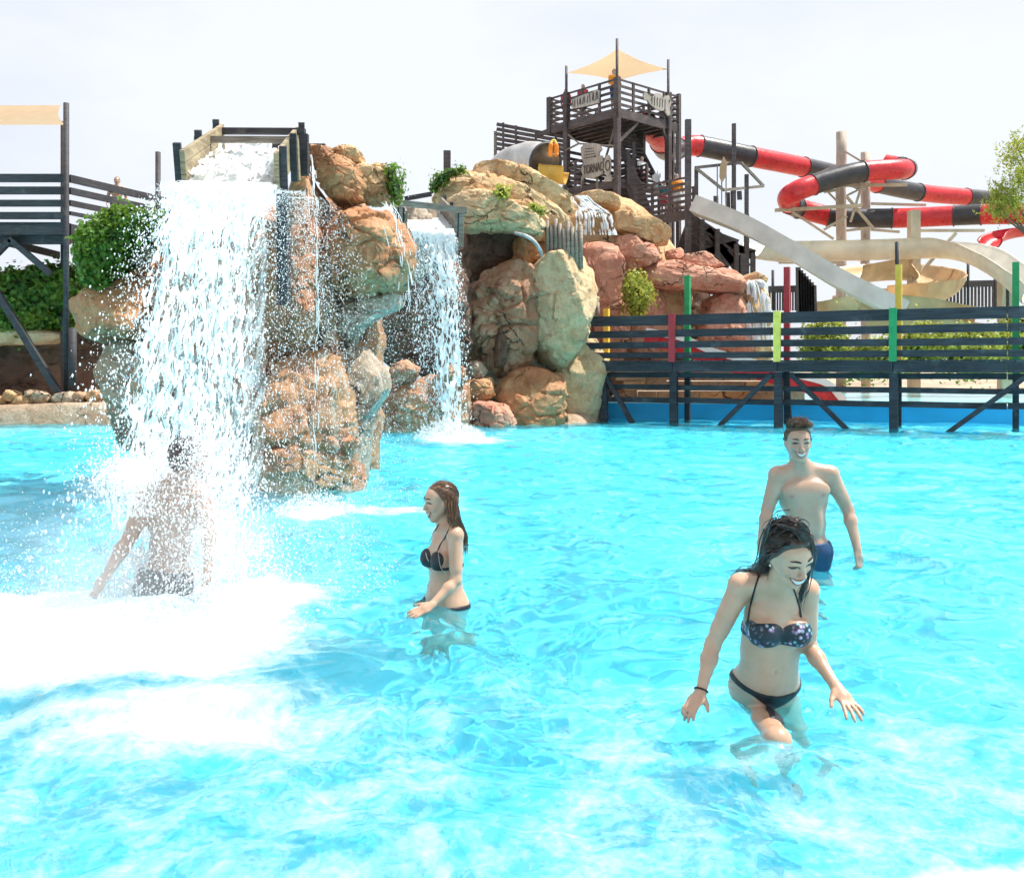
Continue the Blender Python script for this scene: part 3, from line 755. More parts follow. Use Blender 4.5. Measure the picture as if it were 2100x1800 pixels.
for k, (px, py, rx, ry, d, lab) in enumerate([(1690, 705, 42, 50, 33.5, 'narrow yellow green shrub behind the yellow bridge post'), (1880, 712, 62, 40, 33, 'low yellow green shrub right of the green bridge post'), (1985, 720, 62, 46, 32, 'broad yellow green shrub at the far right behind the bridge'), (2095, 700, 60, 60, 32.5, 'tall yellow green shrub at the right picture edge behind the bridge'), (1785, 740, 52, 30, 31.5, 'low clump of yellow green ground plants left of the green bridge post')]):
    pts = [(px + rx * math.cos(t), py + ry * math.sin(t)) for t in np.linspace(0, 6.28, 13)[:-1]]
    ivy(lab, pts, d, .6, 3600, .12, 'shrub', seed=20 + k, lift=.4, cat='shrub', name='shrub')
# ------------------------------------------------------------------ left platform
D0 = 25.3
DW = M['darkwood']
pl = empty('wooden_platform', (-12.1, 25.3, .5), 'dark wooden viewing platform with plank railing above the left bank', 'platform')
def PL(px, py, d=D0): return P(px, py, d)
cx = PL(138, 460)[0]
deck_z = PL(0, 460)[2]
L0 = np.array((-19.5, D0, 0))
for y0, y1 in ((357, 374), (383, 399), (410, 424), (435, 450)):
    za, zb = PL(0, y0)[2], PL(0, y1)[2]
    beam('rail', (-19.5, D0, (za + zb) / 2), (cx - .02, D0, (za + zb) / 2), .06, za - zb, DW, pl)
bz = (PL(0, 460)[2] + PL(0, 481)[2]) / 2
beam('fascia_beam', (-19.5, D0 + .02, bz), (cx + .05, D0 + .02, bz), .1, .29, DW, pl)
beam('edge_beam', (-19.5, D0 + .35, bz - .24), (cx - .1, D0 + .35, bz - .24), .14, .24, DW, pl)
n = 0
x = -19.4
while x < cx:                                          # deck boards, seen at their ends
    beam('deck_board', (x, D0 - .07, deck_z + .03), (x, D0 + 3.1, deck_z + .03), .235, .04, DW, pl)
    x += .255
for x in (-18.6, -16.2, -13.9):
    beam('joist', (x, D0 + .1, bz - .33), (x, D0 + 3.1, bz - .33), .1, .2, DW, pl)
# right-hand return of the railing, running away from us
R0 = np.array((cx + .06, D0 + .03)); R1 = P(366, 380, 29.3)[:2]
for (ya, yb), (yc, yd) in (((358, 374), (376, 392)), ((384, 398), (394, 407)), ((410, 422), (417, 426)), ((433, 441), (436, 442))):
    a0 = PL(143, (ya + yb) / 2)[2]; h0 = PL(0, ya)[2] - PL(0, yb)[2]
    a1 = a0
    beam('rail', (R0[0], R0[1], a0), (R1[0], R1[1], a0), .06, h0, DW, pl)
beam('fascia_beam', (R0[0], R0[1], bz), (R1[0], R1[1], bz), .1, .29, DW, pl)
beam('edge_beam', (R0[0], R0[1] + .3, bz - .27), (R1[0], R1[1] + .3, bz - .27), .14, .28, DW, pl)
for k in range(17):
    t = (k + .5) / 17; a = lerp(R0, R1, t)
    beam('deck_board', (a[0] - .2, a[1] - .05, deck_z + .03), (a[0] - 3, a[1] + 1.2, deck_z + .03), .22, .04, DW, pl)
# posts
zt = PL(0, 213)[2]
tube('post', [(cx, D0 - .06, .62), (cx, D0 - .06, zt)], .075, DW, pl, 12)
xb = P(130, 300, 26.6)[0]
tube('post', [(xb, 26.6, .6), (xb, 26.6, P(0, 250, 26.6)[2])], .075, DW, pl, 12)
xr = P(324, 300, 28.6)[0]
tube('post', [(xr, 28.6, .6), (xr, 28.6, P(0, 312, 28.6)[2])], .08, DW, pl, 12)
tube('post', [(-18.0, D0 - .06, .5), (-18.0, D0 - .06, zt)], .075, DW, pl, 12)
tube('post', [P(149, 672, 25.1), P(149, 812, 25.1) + (0, 0, -.1)], .105, DW, pl, 12)
beam('brace', P(20, 490, D0 + .1), P(104, 562, D0 + .1), .14, .15, DW, pl)
beam('brace', P(22, 492, D0 + .1), P(-60, 575, D0 + .1), .14, .15, DW, pl)
beam('brace', P(-6, 598, 25.0), P(124, 812, 25.0), .16, .17, DW, pl)
# sail over it
def sail(name, corners, label, sag=.12, n=16, ties=True):
    A, B, C_, D_ = [np.asarray(c, float) for c in corners]
    u = np.linspace(0, 1, n)[:, None, None]; v = np.linspace(0, 1, n)[None, :, None]
    # edges pulled inwards, middle hanging a little
    p = (A * (1 - u) + B * u) * (1 - v) + (D_ * (1 - u) + C_ * u) * v
    c = (A + B + C_ + D_) / 4
    k = (u * (1 - u) * 4) * (1 - 0 * v); k2 = v * (1 - v) * 4
    pull = (k * (1 - k2) + k2 * (1 - k)) * sag * .8
    p = p + (c - p) * pull
    p[..., 2] -= (k * k2)[..., 0] * sag * 1.3
    o = sheet(name, p[..., 0], p[..., 1], p[..., 2], M['sail'], None, True, A)
    tag(o, label, 'shade sail'); return o
zs0, zs1 = PL(0, 257)[2], P(0, 216, 28)[2]
sail('shade_sail', [(-20, D0 + .05, zs0 - .02), (cx - .08, D0 + .05, zs0 + .02), (P(126, 300, D0 + 2.7)[0], D0 + 2.7, zs1), (-20, D0 + 2.7, zs1)], 'beige shade sail stretched above the left wooden platform', .05)

# ------------------------------------------------------------------ flume troughs
def trough(root, a, b, W, Hh, th, mat, planks=3, lift=0.0):
    """open wooden channel from a (back) to b (lip); a, b = middle of the floor"""
    a, b = np.asarray(a, float), np.asarray(b, float); t = nrm(b - a); s = nrm(np.cross(t, (0, 0, 1))); u = np.cross(s, t)
    for k in range(4):
        o_ = s * W * ((k + .5) / 4 - .5)
        beam('floor_plank', a + o_ - u * .03, b + o_ - u * .03, W / 4 - .008, .05, mat, root, u)
    for sd in (-1, 1):
        ph = Hh / planks
        for k in range(planks):
            o_ = s * sd * (W / 2 + th / 2) + u * (ph * (k + .5))
            beam('side_plank', a + o_, b + o_, th, ph - .008, mat, root, u)
        for q_ in (.02, .5, .96):
            c = lerp(a, b, q_) + s * sd * (W / 2 + th + .04)
            beam('side_post', c - u * .12, c + u * (Hh + .06), .075, .075, M['darkwood'], root, t)
    return t, s, u
LIP = P(474, 386, 9.8)
BACK = P(535, 318, 12.2)
fl1 = empty('wooden_flume', tuple(LIP), 'weathered wooden water flume on top of the tall rock stack', 'flume')
t1, s1, u1 = trough(fl1, BACK, LIP, .90, .38, .05, M['trough'])
beam('cross_beam', P(400, 286, 11.1), P(600, 287, 11.1), .09, .065, M['greywood'], fl1)
beam('cross_beam', P(438, 269, 11.9), P(626, 270, 11.9), .10, .07, M['darkwood'], fl1)
beam('cross_beam', P(560, 301, 12.3), P(668, 301, 12.3), .1, .06, M['darkwood'], fl1)
beam('tall_post', P(624, 360, 11.4), P(624, 276, 11.4), .09, .1, M['darkwood'], fl1, (1, 0, 0))
beam('tall_post', P(610, 370, 11.2), P(606, 283, 11.2), .10, .06, M['trough'], fl1, (1, 0, 0))
beam('support_post', P(581, 400, 10.6), P(582, 625, 10.6), .16, .12, M['darkwood'], fl1, (1, 0, 0))
beam('support_post', P(372, 310, 10.3), P(372, 388, 10.3), .07, .07, M['greywood'], fl1, (1, 0, 0))
LIP2 = P(884, 476, 20.6)
BACK2 = P(860, 440, 23.6)
fl2 = empty('wooden_flume', tuple(LIP2), 'smaller grey wooden flume feeding the middle waterfall', 'flume')
trough(fl2, BACK2, LIP2, 1.05, .45, .06, M['greywood'], 2)
beam('cross_beam', P(822, 416, 20.3), P(958, 432, 20.3), .10, .12, M['greywood'], fl2)
beam('hanging_board', P(947, 436, 20.25), P(945, 506, 20.25), .12, .10, M['greywood'], fl2, (1, 0, 0))
beam('cross_beam', P(830, 408, 22.3), P(885, 398, 22.3), .1, .1, M['darkwood'], fl2)
beam('hanging_board', P(822, 418, 20.3), P(822, 470, 20.3), .09, .07, M['greywood'], fl2, (1, 0, 0))
o = add('post', mesh_np('post', *beam_geo(P(917, 310, 27), P(917, 420, 27), .2, .2, (1, 0, 0)), False, M['towerwood']), None, tuple(P(917, 420, 27)))
tag(o, 'single square grey post standing behind the middle rocks', 'post')

# bamboo-like upright logs between the boulders
lg = empty('log_screen', tuple(P(1160, 560, 25)), 'row of grey upright logs between the cream boulder and the pink rock', 'screen')
for k in range(9):
    x = 1122 + k * 8.6
    tube('log', [P(x, 452 + 9 * math.sin(k * 2.1) + k * 2, 24.4), P(x + 1, 540 + k * 1.5, 24.4)], .055, M['greywood'], lg, 8)
for k in range(4):
    x = 1204 + k * 7.2
    tube('log', [P(x, 592 + k * 9, 26.9), P(x, 660, 26.9)], .055, M['greywood'], lg, 8)
hp = catmull([P(1056, 478, 23.4), P(1078, 484, 23.3), P(1096, 496, 23.3), P(1108, 514, 23.4), P(1110, 524, 23.8)], 8)
v, f = tube_geo(hp, .05, 8); o = add('hose', mesh_np('hose', v, f, True, M['steel']), None, tuple(hp[0])); tag(o, 'thick grey hose arching out below the cream boulder', 'hose')

# ------------------------------------------------------------------ footbridge
BW = M['bridgewood']
br = empty('footbridge', (7, 23, 0), 'dark plank footbridge on posts standing in the pool', 'bridge')
def bline(px):            # where a picture column meets the front line of the bridge
    k = (px - 1050) / F_PX
    # line through (4.24, 24.4) and (9.0, 21.9)
    m = (21.9 - 24.4) / (9.0 - 4.24)
    d = (24.4 - m * 4.24) / (1 - m * k)
    return np.array((k * d, d))
BD = nrm(np.append(bline(2000) - bline(1300), 0)); BN = np.array((-BD[1], BD[0], 0))      # BN points away from us
if BN[1] < 0: BN = -BN
Lb, Rb = bline(1222), bline(2240)
def B3(px, z, off=0.0):
    b = bline(px); return np.array((b[0], b[1], z)) + BN * off
rails = [(2.57, 2.84), (2.26, 2.45), (1.97, 2.14), (1.70, 1.86)]
cuts = [1200, 1380, 1595, 1832, 2066, 2240]
WIDTH = 1.7
for off in (0.0,):
    for z0, z1 in rails:
        for c0, c1 in zip(cuts[:-1], cuts[1:]):
            j = random.uniform(-.012, .012)
            beam('rail', B3(c0, (z0 + z1) / 2 + j, off) + BD * .01, B3(c1, (z0 + z1) / 2 + random.uniform(-.012, .012), off) - BD * .01, .05, (z1 - z0) * (.8 if off else 1), BW, br)
for z0, z1 in ((1.18, 1.32), (.86, .99), (.52, .66)):
    for c0, c1 in zip(cuts[:-1], cuts[1:]):
        beam('lower_rail', B3(c0, (z0 + z1) / 2, .25) + BD * .01, B3(c1, (z0 + z1) / 2 + random.uniform(-.02, .02), .25) - BD * .01, .06, z1 - z0, BW, br)
for off in (-.02, WIDTH + .02):
    for c0, c1 in zip(cuts[:-1], cuts[1:]):
        beam('deck_beam', B3(c0, 1.465, off) + BD * .01, B3(c1, 1.465, off) - BD * .01, .09, .24, BW, br)
k = 0
for t in np.arange(0, np.linalg.norm(Rb - Lb), .285):
    p = np.array((*Lb, 1.615)) + BD * t
    beam('deck_board', p - BN * .1, p + BN * (WIDTH + .1), .262, .045, BW, br)
for px, mt in ((1380, 'p_red'), (1595, 'p_yellow'), (1832, 'p_green')):
    beam('rail_post', B3(px, 1.60, -.08), B3(px, 2.86, -.08), .17, .10, M[mt], br, BN)
    beam('pile', B3(px, -1.0, -.02) + BN * .1, B3(px, 1.34, -.02) + BN * .1, .19, .19, BW, br, BN)
beam('pile', B3(1612, -1.0, .6), B3(1606, 1.34, .4), .14, .14, BW, br, BN)
for (x0, x1) in ((1582, 1474), (1620, 1738), (2110, 1942), (1238, 1296)):
    beam('brace', B3(x0, 1.30, .05), B3(x1, -.06, .05), .11, .15, BW, br, BN)
beam('pile', B3(1236, -1., .1), B3(1236, 1.3, .1), .18, .18, BW, br, BN)
for px, mt, top in ((1244, 'p_ochre', 633), (1410, 'p_green', 565), (1614, 'p_red', 548), (1843, 'p_ochre', 543), (2083, 'p_green', 538)):
    b = B3(px, 0, 0); k_ = (px - 1050) / F_PX
    # far row: shift along the bridge so the post still stands on that side
    d = b[1] + 1.55; x = k_ * d
    zt = CAM_H + (HZ - top) / F_PX * d
    beam('tall_post', (x, d, 1.2), (x, d, zt), .15, .15, M[mt], br, BN)
    beam('pile', (x, d, -1.0), (x, d, 1.2), .14, .14, BW, br, BN)
beam('thin_pole', P(1838, 545, 25.5), P(1838, 497, 25.5), .06, .06, BW, br, BN)

# ------------------------------------------------------------------ tower
TW = M['towerwood']
C0 = np.array((4.09, 36.0, 0)); E1 = nrm((-.68, .735, 0)); E2 = nrm((.76, .65, 0)); SD = 3.7
tw = empty('slide_tower', (4.5, 38.5, .4), 'tall dark timber slide tower with two decks on the rocks', 'tower')
def TP(s, t, z): return C0 + E1 * s + E2 * t + np.array((0, 0, z))
DZ = 11.5
for s, t, zt in ((0, 0, 14.15), (2.72, 0, 13.75), (0, 3.05, 14.0), (2.72, 3.05, 14.0)):
    o_ = -.12 if (s, t) == (0, 0) else 0
    beam('corner_post', TP(s, t, 2.0), TP(s, t, DZ + 1.2), .21, .21, TW, tw, E1)
    tube('sail_pole', [TP(s + .02 - .1, t - .1, DZ - .4), TP(s + .02 - .1, t - .1, zt)], .055, TW, tw, 8)
beam('corner_post', TP(0, SD, 4), TP(0, SD, DZ + 1.25), .16, .16, TW, tw, E1)
beam('corner_post', TP(SD, 0, DZ - .35), TP(SD, 0, DZ + 1.2), .2, .2, TW, tw, E1)
beam('corner_post', TP(1.2, 2.9, 2), TP(1.2, 2.9, DZ), .16, .16, TW, tw, E1)
beam('corner_post', TP(-.0, SD - .35, 4), TP(-.0, SD - .35, DZ), .10, .10, TW, tw, E1)
# deck frame and boards
for a, b in ((TP(-.1, 0, DZ), TP(SD + .1, 0, DZ)), (TP(0, -.1, DZ), TP(0, SD + .1, DZ)), (TP(SD, 0, DZ), TP(SD, SD, DZ)), (TP(0, SD, DZ), TP(SD, SD, DZ))):
    beam('fascia_beam', a - (0, 0, .17), b - (0, 0, .17), .09, .34, TW, tw)
for k in range(7):
    beam('joist', TP(.1, .35 + k * .5, DZ - .2), TP(SD - .1, .35 + k * .5, DZ - .2), .08, .2, TW, tw)
for k in range(20):
    beam('deck_board', TP(.09 + k * .185, 0.03, DZ + .02), TP(.09 + k * .185, SD - .03, DZ + .02), .165, .04, TW, tw)
# upper railings
def railing(root, a, b, z0, h, n, mat, posts=None, name='rail', pw=.08):
    a, b = np.asarray(a, float), np.asarray(b, float); L = np.linalg.norm(b - a)
    for k in range(n):
        z = z0 + h * (k + 1) / n - .06
        beam(name, a + (0, 0, z), b + (0, 0, z), .045, .10 if k < n - 1 else .07, mat, root)
    m = posts or max(2, int(L / .9) + 1)
    for k in range(m):
        p = lerp(a, b, k / (m - 1)) + np.array((0, 0, 0))
        beam('baluster', p + (0, 0, z0 - .05), p + (0, 0, z0 + h - .03), pw, pw * 1.2, mat, root, nrm(b - a))
for a, b in ((TP(0, 0, 0), TP(SD, 0, 0)), (TP(0, 0, 0), TP(0, SD, 0)), (TP(SD, 0, 0), TP(SD, SD, 0)), (TP(0, SD, 0), TP(SD, SD, 0))):
    railing(tw, a, b, DZ, 1.2, 5, TW, 5)
# lower deck, braces, diagonal bracing
LZ = 8.75
for a, b in ((TP(0, 0, LZ), TP(2.9, 0, LZ)), (TP(0, 0, LZ), TP(0, 3.0, LZ)), (TP(2.9, 0, LZ), TP(2.9, 3, LZ))):
    beam('fascia_beam', a - (0, 0, .16), b - (0, 0, .16), .09, .32, TW, tw)
for k in range(15):
    beam('deck_board', TP(.1 + k * .19, .05, LZ + .02), TP(.1 + k * .19, 3.0, LZ + .02), .17, .04, TW, tw)
railing(tw, TP(2.72, 0, 0), TP(1.75, 0, 0), LZ, 1.1, 5, TW, 3)
railing(tw, TP(2.72, 0, 0), TP(2.72, 3, 0), LZ, 1.1, 6, TW, 4)
railing(tw, TP(1.2, 3, 0), TP(2.72, 3, 0), LZ, 1.6, 8, TW, 4)
for k in range(9):
    beam('back_slat', TP(1.2, 3.0, LZ + .5 + k * .27), TP(2.9, 3.02, LZ + .5 + k * .27), .05, .17, TW, tw)
    if k < 5: beam('back_slat', TP(2.88, .2, LZ + .5 + k * .27), TP(2.9, 3.0, LZ + .5 + k * .27), .05, .12, TW, tw)
beam('brace', TP(.05, .05, DZ - .4), TP(1.5, .9, LZ + 1.0), .07, .07, M['greywood'], tw)
beam('brace', TP(.05, .0, LZ + 1.35), TP(.05, 1.25, DZ - .35), .09, .10, TW, tw)
beam('brace', TP(0, 2.7, DZ - .35), TP(0, 3.65, LZ + .6), .09, .10, TW, tw)
beam('brace', TP(2.72, -.1, LZ + 1.55), TP(1.95, -.1, LZ + 1.7), .05, .06, M['greywood'], tw)
beam('brace', TP(1.95, -.1, LZ + 1.7), TP(.05, -.1, LZ + 1.28), .05, .06, M['greywood'], tw)
beam('brace', TP(2.6, -.05, LZ + 2.2), TP(1.95, -.05, LZ + 1.7), .05, .05, M['greywood'], tw)
beam('thin_post', TP(1.0, -.05, LZ - 1.4), TP(1.0, -.05, LZ + 1.5), .09, .09, M['greywood'], tw)
beam('thin_post', TP(2.70, -.22, LZ - 1.3), TP(2.70, -.22, LZ + .1), .07, .07, M['greywood'], tw)
beam('brace', TP(2.70, -.22, LZ - .5), TP(2.4, -.22, LZ - .05), .06, .06, M['greywood'], tw)
# boards added for the shade of the opening below the lower deck
for k in range(14):
    beam('opening_shade_board', TP(.06 + k * .2, .9, 6.2), TP(.06 + k * .2, .9, LZ - .1), .185, .04, TW, tw, E2)
# inside stair of the tower
for k in range(13):
    z = LZ + .05 + k * .21
    beam('stair_tread', TP(.15 + k * .12, 1.4, z), TP(.15 + k * .12, 2.6, z), .24, .05, TW, tw)
beam('stair_stringer', TP(.1, 1.35, LZ), TP(1.75, 1.35, LZ + 2.75), .06, .26, TW, tw)
beam('stair_stringer', TP(.1, 2.65, LZ), TP(1.75, 2.65, LZ + 2.75), .06, .26, TW, tw)
# outer stair going down at the right
ST0 = np.array((5.0, 36.6)); 
for k in range(16):
    z = LZ - k * .24; x = 4.35 + k * .09
    beam('stair_tread', (x, 36.4 - k * .02, z), (x + .9, 37.0 - k * .02, z), .26, .05, TW, tw)
beam('stair_stringer', (4.45, 36.3, LZ + .1), (5.9, 36.0, LZ - 3.8), .06, .25, TW, tw)
for k in range(5):
    beam('stair_rail', (4.5, 36.2, LZ + .25 + k * .22), (5.95, 35.9, LZ - 3.6 + k * .22), .05, .1, TW, tw)
beam('stair_post', (4.55, 36.2, LZ - .2), (4.55, 36.2, LZ + 1.2), .09, .09, TW, tw)
# little side landing with railing
railing(tw, P(1306, 420, 37.5) * (1, 1, 0), P(1326, 420, 37.0) * (1, 1, 0), P(0, 385, 37)[2], .98, 5, TW, 3)
# left slatted fence of the approach
af0, af1 = P(1020, 300, 40.5), P(1166, 300, 38.3)
for k, (ya, yb) in enumerate(((255, 283), (265, 292), (275, 301), (285, 309), (295, 318), (305, 327))):
    beam('fence_slat', P(1019, ya, 40.5), P(1166, yb, 38.3), .05, .15, TW, tw)
for px, t0, t1 in ((1032, 252, 330), (1099, 268, 330), (1058, 258, 330), (1140, 275, 335)):
    beam('fence_post', P(px, t0, 39.8), P(px, t1, 39.8), .10, .10, TW, tw, (1, 0, 0))
beam('fence_post', P(1016, 270, 40.6), P(1016, 322, 40.6), .14, .14, M['greywood'], tw, (1, 0, 0))
beam('brace', P(1098, 279, 39.3), P(1166, 254, 38.2), .1, .18, TW, tw)
sail('shade_sail', [TP(-.12, -.12, 13.75), TP(2.6, -.1, 13.45), TP(2.7, 3.0, 13.75), TP(-.1, 2.95, 13.6)], 'cream shade sail stretched over the top deck of the tower', .16)

# signs
def sign_prism(name, pts, o, ux, th, mat, parent):
    v, f = prism_geo(pts, o, ux, (0, 0, 1), th); return add(name, mesh_np(name, v, f, False, mat), parent)
def text(name, s, o, ux, size, mat, parent, th=.02, shear=0, sx=1.0):
    cu = bpy.data.curves.new(name, 'FONT'); cu.body = s; cu.size = size; cu.extrude = th; cu.shear = shear; cu.space_character = 1.0
    tmp = bpy.data.objects.new(name, cu); COL.objects.link(tmp)
    dg = bpy.context.evaluated_depsgraph_get(); me = bpy.data.meshes.new_from_object(tmp.evaluated_get(dg))
    bpy.data.objects.remove(tmp)
    ux = nrm(ux); uz = np.array((0, 0, 1.)); nz = nrm(np.cross(ux, uz))
    m = Matrix(((ux[0] * sx, uz[0], nz[0], o[0]), (ux[1] * sx, uz[1], nz[1], o[1]), (ux[2] * sx, uz[2], nz[2], o[2]), (0, 0, 0, 1)))
    me.transform(m); me.materials.clear(); me.materials.append(mat)
    return add(name, me, parent)
R1d = -E1       # along the left face, towards the near corner
so_ = TP(1.72, -.2, LZ + .02)
sg = empty('carved_sign', tuple(so_), 'carved wooden TORNADO sign hanging on the lower tower deck', 'sign')
U = 1.0
board = [(.0, -.15), (.05, .25), (.12, .32), (.0, .6), (.18, .8), (.05, 1.05), (.0, 1.45), (.22, 1.58), (.7, 1.52), (1.02, 1.42), (1.12, 1.2), (1.0, 1.12), (.98, .98), (1.15, .95), (1.2, .5), (1.12, .22), (.6, .12), (.14, .24), (.06, .1)]
sb_ = sign_prism('sign_board', board, so_, R1d * U, .07, M['signwood'], sg)
oval = [(1.42 + .17 * math.cos(t), .52 + .42 * math.sin(t)) for t in np.linspace(0, 6.28, 17)[:-1]]
so2_ = sign_prism('sign_oval', oval, so_, R1d * U, .07, M['signwood'], sg)
sign_prism('sign_foot', [(1.22, -.08), (1.62, -.12), (1.58, .12), (1.40, .10), (1.28, .08)], so_, R1d * U, .06, M['signwood'], sg)
fr = np.cross(R1d, (0, 0, 1.)); fr = fr if fr[1] < 0 else -fr
text('lettering', 'TORNAD', so_ + R1d * .16 + (0, 0, .36) + fr * .05, R1d, .50, M['signdark'], sb_, .012, .0, .52)
text('lettering', 'O', so_ + R1d * 1.31 + (0, 0, .30) + fr * .05, R1d, .62, M['signdark'], so2_, .012, .0, .55)
for k in range(4):
    beam('carved_line', so_ + R1d * (.2 + .02 * k) + (0, 0, 1.0 + k * .12) + fr * .04, so_ + R1d * (.85 - .05 * k) + (0, 0, .98 + k * .11) + fr * .04, .02, .03, M['signdark'], sg)
sp = so_ + R1d * .74 + (0, 0, .98) + fr * .04
beam('carved_hole', sp, sp + R1d * .07, .02, .08, M['signdark'], sg)
# unreadable carved board on the upper left railing
uo = TP(2.28, -.12, DZ + .42)
us = empty('carved_sign', tuple(uo), 'long carved wooden arrow sign on the left railing of the top deck', 'sign')
sign_prism('sign_board', [(0, .05), (.12, -.02), (.8, -.06), (1.45, -.06), (1.5, .42), (1.25, .5), (1.1, .42), (.7, .44), (.2, .40), (.0, .34)], uo, R1d, .05, M['signwood'], us)
for k, x in enumerate((.06, .13, .34, .42, .5, .6, .72, .84, 1.0, 1.12, 1.2, 1.3, 1.4)):
    z0 = .05 if k % 3 else .1
    beam('carved_stroke', uo + R1d * x + (0, 0, z0) + fr * .035, uo + R1d * (x + (.04 if k % 2 else -.03)) + (0, 0, .33 if k < 8 else .40) + fr * .035, .03, .02, M['signdark'], us, fr)
ro = TP(-.12, 1.35, DZ + .25); R2d = E2
fr2 = np.cross(R2d, (0, 0, 1.)); fr2 = fr2 if fr2[1] < 0 else -fr2
rs = empty('carved_sign', tuple(ro), 'carved wooden fish shaped sign on the right railing of the top deck', 'sign')
fish = [(0, .42), (.08, .3), (.22, .34), (.42, .18), (.75, .08), (1.0, .04), (1.25, .10), (1.5, -.08), (1.66, .0), (1.6, .25), (1.72, .5), (1.55, .78), (1.36, .72), (1.22, .60), (1.0, .74), (.78, .72), (.6, .52), (.36, .50), (.2, .62), (.05, .6)]
sign_prism('sign_board', fish, ro, R2d, .06, M['signwood'], rs)
for k in range(6):
    beam('carved_stroke', ro + R2d * (.5 + k * .16) + (0, 0, .2) + fr2 * .04, ro + R2d * (.5 + k * .16 + .02) + (0, 0, .55) + fr2 * .04, .02, .02, M['signdark'], rs, fr2)
for x, z in ((.46, .42), (1.28, .12), (1.55, .55)):
    beam('carved_hole', ro + R2d * x + (0, 0, z) + fr2 * .04, ro + R2d * (x + .06) + (0, 0, z) + fr2 * .04, .02, .10, M['signdark'], rs)

# ------------------------------------------------------------------ walkway right of the tower, posts and frame
wk = empty('wooden_walkway', tuple(P(1360, 450, 34)), 'dark raised walkway with plank railing between the tower and the grey slide', 'walkway')
wa, wb = P(1303, 440, 35.2), P(1412, 450, 33.2)
wz = P(0, 441, 34.2)[2]
a2, b2 = wa * (1, 1, 0), wb * (1, 1, 0)
railing(wk, a2, b2, wz, 1.25, 6, TW, 4)
beam('fascia_beam', a2 + (0, 0, wz - .15), b2 + (0, 0, wz - .15), .1, .32, TW, wk)
for k in range(11):
    p = lerp(a2, b2, (k + .5) / 11) + (0, 0, wz + .02); beam('deck_board', p, p + (.5, 1.6, 0), .17, .04, TW, wk)
railing(wk, a2 + (.5, 1.6, 0), b2 + (.5, 1.6, 0), wz, 1.2, 5, TW, 4)
for px, y0, y1, d, w in ((1411, 246, 520, 33, .2), (1505, 254, 450, 33.5, .13), (1428, 343, 440, 33.1, .12), (1531, 358, 470, 33.8, .13), (1300, 290, 445, 37.5, .12), (1389, 270, 400, 37.8, .12)):
    beam('post', P(px, y0, d), P(px, y1, d), w, w, TW, wk, (1, 0, 0))
# trestle stair below the grey slide
for px, y0, y1 in ((1471, 470, 560), (1510, 500, 600), (1531, 440, 600), (1522, 520, 610), (1544, 518, 590), (1440, 450, 540)):
    beam('trestle_post', P(px, y0, 34), P(px, y1 + 40, 34), .16, .16, TW, wk, (1, 0, 0))
for (x0, y0, x1, y1) in ((1415, 444, 1530, 520), (1420, 470, 1535, 548), (1430, 492, 1500, 540), (1500, 505, 1548, 520), (1500, 535, 1548, 520), (1440, 520, 1510, 500), (1450, 470, 1540, 590)):
    beam('trestle_beam', P(x0, y0, 34.2), P(x1, y1, 34.2), .1, .26, TW, wk)
for k in range(8):
    beam('stair_tread', P(1425 + k * 14, 462 + k * 9.5, 34.6), P(1432 + k * 14, 462 + k * 9.5, 35.6), .28, .05, TW, wk)
v, f = beam_geo(P(1395, 490, 36), P(1500, 530, 36), .3, 1.5); add('dark_backing', mesh_np('dark_backing', v, f, False, TW), wk)
fm = empty('timber_frame', tuple(P(1490, 470, 33)), 'thin open timber frame on posts above the start of the grey slide', 'frame')
ring = [P(1426, 344, 33), P(1520, 334, 34), P(1566, 382, 34.5), P(1484, 390, 33)]
for a, b in zip(ring, ring[1:] + ring[:1]):
    beam('frame_bar', a, b, .07, .10, M['greywood'] if a is not ring[0] else TW, fm)
for px, y0, y1 in ((1471, 336, 420), (1480, 360, 425), (1489, 350, 430)):
    beam('thin_pole', P(px, y0, 33.4), P(px, y1, 33.4), .035, .035, M['greywood'], fm, (1, 0, 0))
v, f = prism_geo([(0, 0), (.15, .25), (.18, .7), (.05, .95), (-.08, .6), (-.1, .2)], P(1481, 375, 33.3), (1, 0, 0), (0, 0, 1), .03)
add('hanging_cloth', mesh_np('hanging_cloth', v, f, False, M['sail']), fm)
for px, y0, y1 in ((1468, 402, 435), (1492, 395, 430), (1503, 392, 428), (1516, 392, 410)):
    beam('panel_board', P(px, y0, 33.7), P(px + 1, y1, 33.7), .17, .05, TW, fm, (0, 1, 0))
# cactus-shaped cutout
cs = empty('cactus_cutout', tuple(P(1347, 390, 34.6)), 'grey flat cactus shaped cutout standing on the walkway railing', 'cutout')
v, f = prism_geo([(-.05, 0), (-.05, .25), (-.16, .3), (-.17, .5), (-.10, .52), (-.07, .62), (-.02, .5), (.02, .68), (.06, .5), (.13, .6), (.15, .45), (.09, .3), (.05, .25), (.05, 0)], P(1347, 387, 34.6), (1, 0, 0), (0, 0, 1), .05)
add('board', mesh_np('board', v, f, False, M['steel']), cs)

